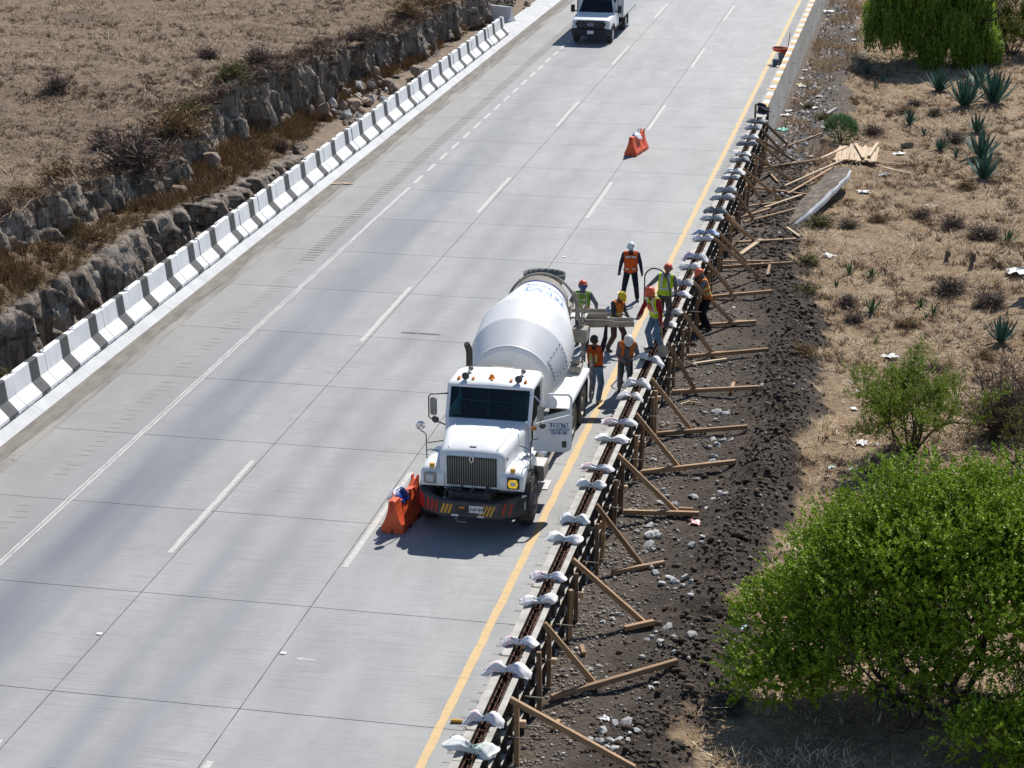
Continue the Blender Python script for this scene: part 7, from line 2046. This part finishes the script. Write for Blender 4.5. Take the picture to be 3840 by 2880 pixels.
person((-7.86, 52.75, 0), R(62), 'person in yellow helmet and orange vest behind the chute looking down',
       dict(shirt=K['dgrey'], trousers=K['brown']), dict(lean=(8, 0), handL=(.16, -.30, 1.0), elbL=(.7, .6, -.4), handR=(-.16, -.28, .96), elbR=(-.7, .6, -.4), footL=(.16, -.16, .09), footR=(-.15, .14, .09), head=(32, 0), curl=1.0),
       .98, dict(mat=K['orange2'], lo=.90, strips=[('h', 1.10, 1.145, LT2), ('h', .98, 1.02, LT2)]), HM['yellow'])
person((-8.83, 53.1, 0), R(185), 'person in green vest and orange helmet half hidden behind the mixer ladder',
       dict(shirt=K['grey'], trousers=K['purple']), dict(lean=(4, 0), handL=(.34, -.10, .92), handR=(-.36, -.16, .98), head=(10, 0)),
       1.02, dict(mat=K['green'], lo=.88, strips=[('h', 1.02, 1.07, K['orange2'])]), HM['orange'], None, shade(K['bluecl']))
person((-7.72, 48.5, 0), R(168), 'person in orange vest and jeans with arms raised to the chute beside the mixer',
       dict(shirt=K['plum'], trousers=K['ljeans'], boots=M['steel_dust'], belt=BLT), dict(lean=(2, 0), handR=(-.22, -.12, 1.93) if False else (.0, 0, 0), footL=(.10, .02, .09), footR=(-.12, .06, .09)) if False else
       dict(lean=(-2, 2), handR=(.30, -.30, 1.84) if False else (-.20, -.20, 1.95), elbR=(-1, -.1, .1), handL=(.34, -.26, 1.70), elbL=(1, -.1, -.6), footL=(.10, .02, .09), footR=(-.12, .08, .09), head=(-4, -8), curl=.9),
       1.0, dict(mat=K['orange'], lo=.98, strips=[('vb', .075, .024, LT2)]), None, M['black'])
person((-7.10, 49.42, 0), R(12), 'person in white helmet and open orange vest bending over the bags on the shoulder',
       dict(shirt=K['grey'], trousers=K['gjeans']), dict(lean=(24, 4), handL=(.10, -.40, .98), elbL=(.9, .2, -.3), handR=(-.06, -.42, .96), elbR=(-.9, .2, -.3), footL=(.10, -.02, .09), footR=(-.14, .08, .09), head=(26, 0), curl=1.0),
       .97, dict(mat=K['orange2'], lo=.92, open=True, strips=[('h', .98, 1.02, LT2)]), HM['white'])

# ---------------------------------------------------------------- what they hold
vh = empty('vibrator', (0, 0, 0), 0, 'black concrete vibrator hose arching over the formwork to its poker', 'vibrator')
h = MB()
def arcp(P, n=6):
    out = []
    for i in range(len(P) - 1):
        p0, p1, p2, p3 = [Vector(P[max(0, min(len(P) - 1, j))]) for j in (i - 1, i, i + 1, i + 2)]
        for t in np.linspace(0, 1, n, endpoint=False):
            out.append(.5 * ((2 * p1) + (-p0 + p2) * t + (2 * p0 - 5 * p1 + 4 * p2 - p3) * t * t + (-p0 + 3 * p1 - 3 * p2 + p3) * t ** 3))
    return out + [Vector(P[-1])]
h.tube(arcp([(-8.62, 53.3, .98), (-8.25, 53.2, .84), (-7.80, 53.05, .96), (-7.46, 52.9, .90), (-7.22, 52.6, .98), (-7.06, 52.3, 1.30), (-7.02, 52.1, 1.75), (-7.0, 52.0, 2.14), (-6.98, 51.95, 2.40), (-6.85, 51.9, 2.56), (-6.70, 51.85, 2.60), (-6.50, 51.8, 2.54), (-6.36, 51.75, 2.32), (-6.28, 51.7, 1.95)]), .019, 8)
h.build('hose', M['black'], vh, smooth=True)
h = MB(); h.tube([(-6.28, 51.7, 1.97), (-6.31, 51.68, 1.5), (-6.44, 51.66, .8)], [.020, .018, .018], 8); h.build('poker', M['dark_grey'], vh, smooth=True)
sv = empty('shovel', (-6.20, 49.55, 0), 0, 'shovel with red handle resting its blade on the formwork', 'shovel')
h = MB(); h.tube([(-.03, 0, 1.74), (.03, 0, 1.25)], .017, 8); h.build('shaft', M['wood'], sv)
h = MB(); h.tube(arcp([(-.075, 0, 1.86), (-.065, 0, 1.78), (-.03, 0, 1.73), (.015, 0, 1.78), (.02, 0, 1.86)]), .013, 6); h.tube([(-.085, 0, 1.86), (.03, 0, 1.86)], .013, 6); h.build('grip', M['red_paint'], sv)
h = MB(); h.loft([[(-.02, -.01, 1.25), (.08, -.01, 1.25), (.08, .0, 1.25), (-.02, .0, 1.25)], [(-.08, -.03, 1.20), (.15, -.03, 1.20), (.15, -.02, 1.20), (-.08, -.02, 1.20)], [(-.09, -.05, 1.03), (.17, -.05, 1.03), (.17, -.04, 1.03), (-.09, -.04, 1.03)], [(-.03, -.06, .96), (.10, -.06, .96), (.10, -.05, .96), (-.03, -.05, .96)]]); h.build('blade', M['steel_dust'], sv)
# ---------------------------------------------------------------- living plants
def branch_tree(name, loc, label, mats, seed, n_limb, spread, height, trunk_r, crown_fn, cat='tree'):
    pass


def limb(mb, p, d, L, r, depth, rr, tips, gn=.25, kids=3, bend=.25, zup=.15):
    pts = [Vector(p)]; d = Vector(d).normalized(); n = 4
    for i in range(n):
        d = (d + Vector((rr.gauss(0, bend), rr.gauss(0, bend), rr.gauss(0, bend) + zup * .3))).normalized(); pts.append(pts[-1] + d * L / n)
    mb.tube(pts, [r * (1 - .55 * i / n) for i in range(n + 1)], 6 if r > .02 else 4, cap=False)
    tips.append((pts[-1], d, depth)); tips.append((pts[2], d, depth))
    if depth > 0:
        for k in range(kids):
            t = rr.uniform(.35, 1.0); i = min(n - 1, int(t * n)); q = pts[i] + (pts[i + 1] - pts[i]) * (t * n - i)
            nd = (d + Vector((rr.gauss(0, .7), rr.gauss(0, .7), rr.gauss(.15, .45)))).normalized()
            limb(mb, q, nd, L * rr.uniform(.5, .75), r * .5, depth - 1, rr, tips, gn, kids, bend, zup)


def twiglet(rr, nl, L, r, lw, ll, curve=.3):
    """bottle-brush branchlet: little leaves round a curved axis along +z"""
    t = rr.uniform(.05, 1, nl); a = rr.uniform(0, 2 * math.pi, nl)
    cx = curve * t ** 2 * L * .5
    base = np.stack([cx, np.zeros(nl), t * L], -1)
    out = np.stack([np.cos(a), np.sin(a), rr.uniform(.1, .9, nl)], -1); out /= np.linalg.norm(out, axis=1)[:, None]
    rad = r * (1 - .55 * t ** 3) * rr.uniform(.6, 1.1, nl)
    tipp = base + out * rad[:, None]
    side = np.cross(out, rr.normal(0, 1, (nl, 3))); side /= np.linalg.norm(side, axis=1)[:, None] + 1e-6
    mid = (base * .35 + tipp * .65); w = lw * rr.uniform(.7, 1.3, nl)[:, None]
    V = np.stack([base, mid - side * w, tipp, mid + side * w], 1).reshape(-1, 3)
    F = np.arange(nl * 4).reshape(-1, 4)
    return V, F


def orient(tm, P, D, sc, spin):
    """merge templates with +z turned to D"""
    VV, FF, off = [], [], 0; w = RNG.integers(0, len(tm), len(P))
    D = D / (np.linalg.norm(D, axis=1)[:, None] + 1e-9)
    up = np.where(np.abs(D[:, 2:3]) > .95, np.array([[1., 0, 0]]), np.array([[0., 0, 1.]])); A = np.cross(up, D); A /= np.linalg.norm(A, axis=1)[:, None]; B = np.cross(D, A)
    c, s = np.cos(spin)[:, None], np.sin(spin)[:, None]; A, B = A * c + B * s, -A * s + B * c
    for k, (V, F) in enumerate(tm):
        q = w == k
        if not q.any(): continue
        X = (V[None, :, 0, None] * A[q][:, None] + V[None, :, 1, None] * B[q][:, None] + V[None, :, 2, None] * D[q][:, None]) * sc[q][:, None, None] + P[q][:, None]
        VV.append(X.reshape(-1, 3)); FF.append((F[None] + (np.arange(q.sum()) * len(V))[:, None, None]).reshape(-1, F.shape[1]) + off); off += q.sum() * len(V)
    return np.concatenate(VV), np.concatenate(FF)


M['bark'] = pmat('dark_bark', (0.045, 0.032, 0.024), (0.08, 0.06, 0.045), 8, 5, .9, .4, .02)
M['acacia'] = island_leaf('acacia_leaf', [(0.17, 0.28, 0.016), (0.27, 0.40, 0.024), (0.09, 0.16, 0.012), (0.38, 0.51, 0.038), (0.20, 0.31, 0.018)], .5, .22)
M['acacia_light'] = island_leaf('huizache_leaf', [(0.17, 0.24, 0.02), (0.25, 0.33, 0.026), (0.10, 0.15, 0.018), (0.21, 0.28, 0.028)], .55, .25)
M['pepper'] = island_leaf('pepper_tree_leaf', [(0.15, 0.25, 0.03), (0.24, 0.36, 0.045), (0.09, 0.165, 0.024), (0.34, 0.47, 0.06), (0.18, 0.29, 0.03)], .5, .45)
M['shrub'] = island_leaf('shrub_leaf', [(0.07, 0.17, 0.05), (0.11, 0.23, 0.075), (0.05, 0.13, 0.04), (0.20, 0.33, 0.16)], .5, .2)
M['olive_leaf'] = island_leaf('olive_leaf', [(0.13, 0.15, 0.03), (0.18, 0.19, 0.035), (0.09, 0.11, 0.025), (0.26, 0.22, 0.03)], .6, .2)
rt_ = np.random.default_rng(77)
TW_A = [twiglet(rt_, 24, .27, .050, .0215, .05, .5) for _ in range(8)]
TW_H = [twiglet(rt_, 22, .26, .060, .0135, .05, .4) for _ in range(6)]

# big acacia bush in the lower right corner -----------------
ac = empty('acacia_bush', (0.9, 34.4, g1(.9, 34.4)), 0, 'big bright green acacia bush filling the lower right corner', 'bush')
rr = random.Random(4); mb = MB(); tips = []
for k in range(11):
    a = 2 * math.pi * k / 11 + rr.uniform(-.2, .2)
    limb(mb, (.15 * math.cos(a), .15 * math.sin(a), -.1), (math.cos(a) * 1.0, math.sin(a) * 1.0, rr.uniform(.5, 1.3)), rr.uniform(1.9, 2.6), .07, 2, rr, tips, kids=4)
mb.build('trunk', M['bark'], ac)
def lobes(center_list, n, seed, up=.55, jit=.5):
    """surface points and outward directions over a union of ellipsoids"""
    rg_ = np.random.default_rng(seed); PP, DD = [], []
    for (cx, cy, cz, rx, ry, rz, wgt) in center_list:
        m = int(n * wgt); v = rg_.normal(0, 1, (m, 3)); v /= np.linalg.norm(v, axis=1)[:, None]; v[:, 2] = np.abs(v[:, 2]) * np.where(rg_.uniform(0, 1, m) < .80, 1, -.75)
        rad = rg_.uniform(.62, 1.0, m)[:, None] ** .6
        p = np.array([cx, cy, cz]) + v * np.array([rx, ry, rz]) * rad; d = v / np.array([rx, ry, rz]); d /= np.linalg.norm(d, axis=1)[:, None]
        d = d * .8 + np.array([0, 0, up]) + rg_.normal(0, jit * .4, (m, 3)); PP.append(p); DD.append(d)
    return np.concatenate(PP), np.concatenate(DD)
LB = [(-.2, .3, 2.2, 1.9, 1.7, 1.35, .20), (-1.5, .2, 1.5, 1.5, 1.4, 1.25, .15), (-2.4, -.1, .95, 1.15, 1.1, .8, .09), (1.4, .5, 2.6, 1.7, 1.7, 1.4, .18), (2.6, .0, 2.0, 1.6, 1.6, 1.5, .12), (-1.0, -.9, 1.0, 1.5, 1.0, .75, .09), (.6, -.6, 1.8, 1.6, 1.3, 1.0, .12), (-2.7, -.9, .6, .85, .7, .45, .05), (2.4, -1.3, .9, 1.1, .9, .8, .06), (.2, 1.6, 2.0, 1.5, 1.1, 1.3, .08)]
LB += [(-.2, 1.1, 2.75, 1.6, 1.2, 1.0, .10), (-1.3, 1.0, 2.2, 1.2, 1.1, .9, .07), (.9, -2.6, .55, .9, .7, .5, .05), (2.2, -2.9, .6, 1.0, .8, .6, .07), (3.3, -2.6, 1.0, 1.1, .9, .9, .07), (2.9, -1.9, .7, 1.2, .8, .8, .07), (1.9, -2.2, .35, 1.0, .6, .5, .05), (3.3, -.6, 1.4, 1.2, 1.2, 1.2, .08)]
C0, D0_ = lobes(LB, 640, 9, .45, .6)
rq = np.random.default_rng(51); kk = 15; off_ = rq.normal(0, 1, (len(C0), kk, 3)) * np.array([.15, .15, .13])
C0 = C0 * np.array([1.07, 1.0, 1.07]) + np.array([-.05, 0, .08])
P = (C0[:, None] + off_).reshape(-1, 3); D = (D0_[:, None] + off_ * 3.2 + rq.normal(0, .25, off_.shape)).reshape(-1, 3)
Pi, Di = lobes([(a, b, c_, x * .72, y * .72, z * .72, w) for a, b, c_, x, y, z, w in LB], 2300, 10, .3)
P = np.concatenate([P, Pi]); D = np.concatenate([D, Di]); SCL = np.concatenate([RNG.uniform(.6, 1.3, len(P) - len(Pi)), RNG.uniform(1.2, 1.8, len(Pi))]); keep = P[:, 2] > -.02
SCL = SCL[keep]
P, D = P[keep], D[keep]
V, F = orient(TW_A, P, D, SCL, RNG.uniform(0, 6.3, len(P)))
link('crown', np_mesh('crown', V, F, M['acacia']), ac)
# grey green spray in front of it
P, D = lobes([(1.6, -1.9, .9, .55, .4, .7, 1)], 120, 12); V, F = orient(TW_H, P, D, RNG.uniform(.7, 1.1, len(P)), RNG.uniform(0, 6.3, len(P)))
M['sage'] = island_leaf('sage_leaf', [(0.10, 0.15, 0.07), (0.15, 0.20, 0.10), (0.08, 0.12, 0.06)], .6, .15)
sg_ = empty('sage_shrub', (0.9, 34.4, g1(.9, 34.4)), 0, 'thin grey green shrub in front of the big acacia bush', 'shrub')
link('foliage', np_mesh('foliage', V, F, M['sage']), sg_)
mb = MB(); 
for k in range(6): mb.tube([(1.6 + .05 * k, -1.9, -.1), (1.55 + .1 * (k - 2), -1.9 + .05 * k, .6), (1.5 + .2 * (k - 2), -1.9 + .1 * (k % 3), 1.2)], [.015, .012, .005], 5)
mb.build('stem', M['bark'], sg_)

# feathery huizache in mid slope -----------------------------
def feathery(loc, label, seed, h, spread, n_limbs, mat, dens, name='feathery_tree', leafy=.5, tw=TW_H, bark=None, sc=(.6, 1.1)):
    e = empty(name, loc, random.uniform(0, 6), label, 'tree'); rr = random.Random(seed); mb = MB(); tips = []
    for k in range(n_limbs):
        a = 2 * math.pi * k / n_limbs + rr.uniform(-.3, .3)
        limb(mb, (.06 * math.cos(a), .06 * math.sin(a), -.1), (math.cos(a) * spread, math.sin(a) * spread, 1.0), h * rr.uniform(.55, .75), .035 * h / 2, 3, rr, tips, kids=3, bend=.18)
    mb.build('trunk', bark or M['bark'], e)
    tp = [(p, d) for p, d, dp in tips if dp <= 1 and p.z > h * .28]
    P, D = [], []
    for p, d in tp:
        if rr.random() > leafy: continue
        for _ in range(dens):
            P.append(Vector(p) + Vector((rr.gauss(0, .07), rr.gauss(0, .07), rr.gauss(0, .06)))); D.append(Vector(d) * .6 + Vector((rr.gauss(0, .6), rr.gauss(0, .6), rr.gauss(.3, .4))))
    P, D = np.array([tuple(p) for p in P]), np.array([tuple(p) for p in D])
    V, F = orient(tw, P, D, RNG.uniform(*sc, len(P)), RNG.uniform(0, 6.3, len(P)))
    link('crown', np_mesh('crown', V, F, mat), e); return e
feathery((.1, 47.6, g1(.1, 47.6)), 'feathery yellow green huizache tree in the middle of the right slope', 8, 2.05, .46, 10, M['acacia_light'], 6, leafy=.6)
feathery((2.75, 47.2, g1(2.75, 47.2)), 'olive bush with yellow flowers behind the big acacia at the right edge', 15, 1.75, 1.0, 8, M['olive_leaf'], 2, leafy=.5, sc=(.4, .8))
e = empty('thorn_bush', (2.3, 49.4, g1(2.3, 49.4)), 0, 'large leafless dark thorn bush at the right edge behind the feathery tree', 'bush')
link('twigs', bush_mesh('twigs', M['twig'], 420, 1.35, 1.75, 61, .008), e); link('stem', stem_me, e, scale=(3, 3, 3))
e = empty('thorn_bush', (3.3, 51.3, g1(3.3, 51.3)), 0, 'second leafless thorn bush cut by the right edge', 'bush')
link('twigs', bush_mesh('twigs', M['twig'], 300, 1.2, 1.4, 62, .008), e); link('stem', stem_me, e, scale=(3, 3, 3))
feathery((3.95, 108.5, g1(3.95, 108.5)), 'yellow green tree with thin stems at the upper right edge', 21, 2.7, .95, 8, M['olive_leaf'], 7, leafy=.85, sc=(1.2, 2.0))
feathery((2.65, 119.8, g1(2.65, 119.8)), 'small sparse tree at the top edge right of the weeping tree', 25, 2.6, .7, 7, M['olive_leaf'], 2, leafy=.45, sc=(.8, 1.4))
feathery((4.6, 121.5, g1(4.6, 121.5)), 'sparse olive tree in the top right corner', 27, 3.0, .8, 7, M['olive_leaf'], 4, leafy=.6, sc=(.9, 1.6))

# weeping pepper tree ----------------------------------------
pt = empty('weeping_tree', (-0.2, 105.9, g1(.1, 106.2)), 0, 'large weeping green pepper tree at the top right', 'tree')
rr = random.Random(6); mb = MB(); tips = []
for k in range(6):
    a = 2 * math.pi * k / 6; limb(mb, (.25 * math.cos(a), .25 * math.sin(a), -.2), (math.cos(a) * .5, math.sin(a) * .5, 1.1), 3.6, .16, 2, rr, tips, kids=4)
mb.build('trunk', M['bark'], pt)
def strand(rr_, L, nl):
    t = rr_.uniform(0, 1, nl); a = rr_.uniform(0, 6.28, nl)
    base = np.stack([.04 * np.sin(t * 5), .04 * np.cos(t * 4), -t * L], -1)
    out = np.stack([np.cos(a) * .09, np.sin(a) * .09, -rr_.uniform(.05, .16, nl)], -1)
    side = np.stack([-np.sin(a), np.cos(a), np.zeros(nl)], -1) * .024
    V = np.stack([base, base + out * .6 - side, base + out, base + out * .6 + side], 1).reshape(-1, 3)
    return V, np.arange(nl * 4).reshape(-1, 4)
STR = [strand(rt_, 1.0, 25) for _ in range(6)]
rg_ = np.random.default_rng(41); PP, LL = [], []
PL = [(0, 0, 5.6, 2.0), (-1.6, -.6, 4.6, 1.5), (1.5, -.6, 4.7, 1.5), (-.2, -1.8, 4.2, 1.4), (.2, 1.8, 4.6, 1.5), (-2.3, .4, 3.3, 1.05), (2.2, -.3, 3.5, 1.15), (-1.3, -2.1, 3.0, 1.0), (1.1, -2.3, 2.9, 1.05), (2.5, -1.2, 2.3, .95), (2.9, -.2, 1.9, .75), (-2.4, -.9, 2.6, .75), (.3, -2.9, 1.9, .7), (-.5, -2.4, 2.6, .8), (1.9, -2.0, 1.8, .8), (3.2, -.9, 1.5, .55), (-.9, -1.2, 5.2, 1.3), (1.0, 1.0, 5.6, 1.3)]
for (cx, cy, cz, r_) in PL:
    m_ = int(190 * r_ * r_) + 40; v = rg_.normal(0, 1, (m_, 3)); v /= np.linalg.norm(v, axis=1)[:, None]; v[:, 2] = np.abs(v[:, 2]) - .25
    p = np.array([cx, cy, cz - .4]) + v * r_ * rg_.uniform(.55, 1.0, (m_, 1)) * np.array([1, 1, .8]); PP.append(p); LL.append(rg_.uniform(.5, 1.15, m_) * (.9 + .85 * r_))
P = np.concatenate(PP); L = np.minimum(np.concatenate(LL), P[:, 2] - .08); kp_ = L > .25
V, F = scatter(STR, P[kp_], np.stack([rg_.uniform(.9, 1.5, kp_.sum()), L[kp_]], -1), rg_.uniform(0, 6.3, kp_.sum()))
V2, F2 = V[:0], F[:0]
link('crown', np_mesh('crown', np.concatenate([V, V2]), np.concatenate([F, F2 + len(V)]), M['pepper']), pt)

# round green shrub by the plank stack -----------------------
e = empty('green_shrub', (-3.45, 84.6, g1(-3.45, 84.6)), 0, 'small round leafy green shrub behind the plank stack', 'shrub')
P, D = lobes([(0, 0, .55, .62, .6, .55, 1)], 1000, 33); V, F = orient(TW_H, P, D, RNG.uniform(.6, .95, len(P)), RNG.uniform(0, 6.3, len(P))); link('foliage', np_mesh('foliage', V, F, M['shrub']), e); link('stem', stem_me, e, scale=(2, 2, 2))

# agaves --------------------------------------------------------
M['agave'] = pmat('agave_leaf', (0.035, 0.105, 0.078), (0.075, 0.165, 0.125), 3, 4, .5, .1, .01, var=.18)
M['agave_green'] = pmat('green_agave_leaf', (0.035, 0.115, 0.035), (0.065, 0.17, 0.055), 3, 4, .5, .1, .01, var=.18)
M['agave_dead'] = pmat('dead_agave_leaf', (0.22, 0.16, 0.10), (0.11, 0.075, 0.05), 4, 4, .9, .3, .02)
def leaf_mesh(mat, name='leaf', bend=.18):
    mb = MB(); rings = []
    for i in range(8):
        t = i / 7; w = .075 * (1 - t ** 2.2) * (.65 + 1.1 * t if t < .35 else 1.03) + .002; y = bend * t * t
        rings.append([(-w, y - .020 * (1 - t), t), (0, y + .018 * (1 - t), t), (w, y - .020 * (1 - t), t), (0, y - .004 - .02 * (1 - t), t)])
    mb.loft(rings); return mb.mesh(name, mat, smooth=True, angle=50)
LM_ = {'agave': [leaf_mesh(M['agave'], bend=b) for b in (.02, .12, .25)], 'agave_green': [leaf_mesh(M['agave_green'], bend=b) for b in (.02, .12, .25)], 'agave_dead': [leaf_mesh(M['agave_dead'], 'dead_leaf', b) for b in (-.1, -.3, -.5)]}
co = MB(); co.lathe((0, 0, -.05), (0, 0, 1), [(0, .10), (.1, .12), (.22, .06), (.3, .01)], 10); core_me = co.mesh('core', M['agave_dead'], smooth=True)
AG = [(0.47,98.05,1.08,'blue green agave at the left of the agave group below the weeping tree'),(1.59,93.94,1.34,'tallest blue agave at the front of the agave group'),(2.24,99.16,0.95,'blue agave at the back of the agave group'),(2.92,94.94,1.45,'agave with a skirt of dead leaves right of the agave group'),
(-0.73,89.33,0.62,'lone spreading agave below the agave group'),(2.08,88.00,0.80,'upper agave of the right hand column'),(2.18,82.85,1.08,'middle big agave of the right hand column'),(2.26,79.16,1.05,'lower big agave of the right hand column'),
(0.59,84.43,0.56,'dark agave left of the right hand column'),(0.85,87.32,0.40,'small agave just above the dark one'),(-0.10,87.12,0.40,'small greyish agave left of the dark one'),(1.21,82.64,0.42,'small green agave at the foot of the right hand column'),
(-3.00,101.48,0.56,'agave nearest the soil strip below the weeping tree'),(-2.18,99.54,0.45,'small agave right of the soil strip'),(-2.50,97.70,0.36,'small green agave below the two by the soil strip'),(-3.58,99.78,0.24,'tiny agave beside the soil strip'),
(-2.10,63.95,0.44,'wide dark green agave on the upper right slope near the soil'),(-1.42,63.79,0.36,'narrow dark green agave right of the wide one'),(-2.45,62.42,0.28,'small dark agave below the wide one'),(-1.26,59.54,0.48,'upright dark green agave in the middle slope'),
(0.16,60.75,0.34,'small green agave right of the middle slope'),(0.32,59.48,0.28,'tiny green agave beside the orange bush'),(0.54,59.91,0.34,'pale green agave right of the orange bush'),(2.44,57.21,0.76,'large spiky agave near the right edge'),(2.90,68.92,0.50,'agave at the upper right edge beside orange grass'),(0.48,62.46,0.20,'tiny pale agave above the small green ones'),(-2.99,63.39,0.16,'tiniest agave at the soil edge')]
random.seed(19)
for i, (x, y, h, lb) in enumerate(AG):
    kd = 'agave' if y > 75 or h > .6 else 'agave_green'
    e = empty('agave', (x, y, g1(x, y) - .02), random.uniform(0, 6), lb, 'agave', 'agaves on the right slope')
    nl = 32 if h > .9 else (22 if h > .5 else 12)
    if h < .3: nl = 8
    link('core', core_me, e, scale=(h, h, h))
    for k in range(nl):
        t = (k + .5) / nl; az = k * 2.39996; el = R(84 - 68 * t + random.uniform(-7, 7)); s = h * (1.04 + .10 * t) * random.uniform(.88, 1.12)
        link('leaf', LM_[kd][min(2, int(t * 3))], e, (0, 0, .04 * h), (R(90) - el, 0, az), (s * .95, s, s))
    if h > .9:
        for k in range(12 if h > 1.3 else 7):
            s = h * random.uniform(.4, .62); link('dead_leaf', LM_['agave_dead'][k % 3], e, (0, 0, .10 * h), (R(100 + random.uniform(-8, 22)), 0, random.uniform(0, 6.3)), (s, s, s))

# cacti -----------------------------------------------------------
M['cactus'] = pmat('prickly_pear_pad', (0.06, 0.13, 0.05), (0.11, 0.18, 0.075), 4, 4, .6, .1, .01)
pdm = MB(); pdm.lathe((0, 0, 0), (0, 0, 1), [(0, .02), (.05, .09), (.18, .16), (.34, .17), (.44, .10), (.48, .01)], 16); pad_me = pdm.mesh('pad', M['cactus'], smooth=True)
for v in pad_me.vertices: v.co.y *= .22
def pear(loc, pads, label, s=1.0):
    e = empty('prickly_pear', loc, 0, label, 'cactus'); e.scale = (s, s, s)
    for (p, r) in pads: link('pad', pad_me, e, p, r)
    return e
pear((3.52, 62.6, g1(3.52, 62.6)), [((0, 0, 0), (0, .1, .3)), ((.05, 0, .4), (.1, .3, .8)), ((-.03, 0, .42), (0, -.4, .1)), ((-.2, 0, .78), (.1, -.2, .5)), ((.2, 0, .8), (0, .2, .2)), ((-.26, 0, 1.2), (0, .1, .4)), ((.26, 0, 1.2), (.1, -.1, 1.0)), ((-.05, 0, .85), (.2, 0, .2)), ((0, 0, 1.3), (.0, .1, .6))], 'tall prickly pear cut by the right edge above the white sheet', 1.1)
pear((2.99, 113.6, g1(2.99, 113.6)), [((0, 0, 0), (0, 0, .3)), ((0, 0, .42), (.1, .1, .5))], 'small two pad prickly pear right of the weeping tree', 1.1)
for (x, y, h, lb) in ((.88, 66.25, .32, 'short dead cactus stump on the upper slope'), (1.66, 65.49, .52, 'forked dead cactus stump right of the short one')):
    e = empty('cactus_stump', (x, y, g1(x, y)), 0, lb, 'cactus'); s = MB(); s.tube([(0, 0, -.05), (.02, 0, h * .6), (.0, .02, h)], [.07, .06, .04], 8); s.build('stump', M['twig'], e, smooth=True)
    s = MB(); s.tube([(.01, 0, h * .35), (.09, 0, h * .5), (.1, .02, h * .95)], [.05, .045, .03], 8); s.build('arm', M['twig'], e, smooth=True)
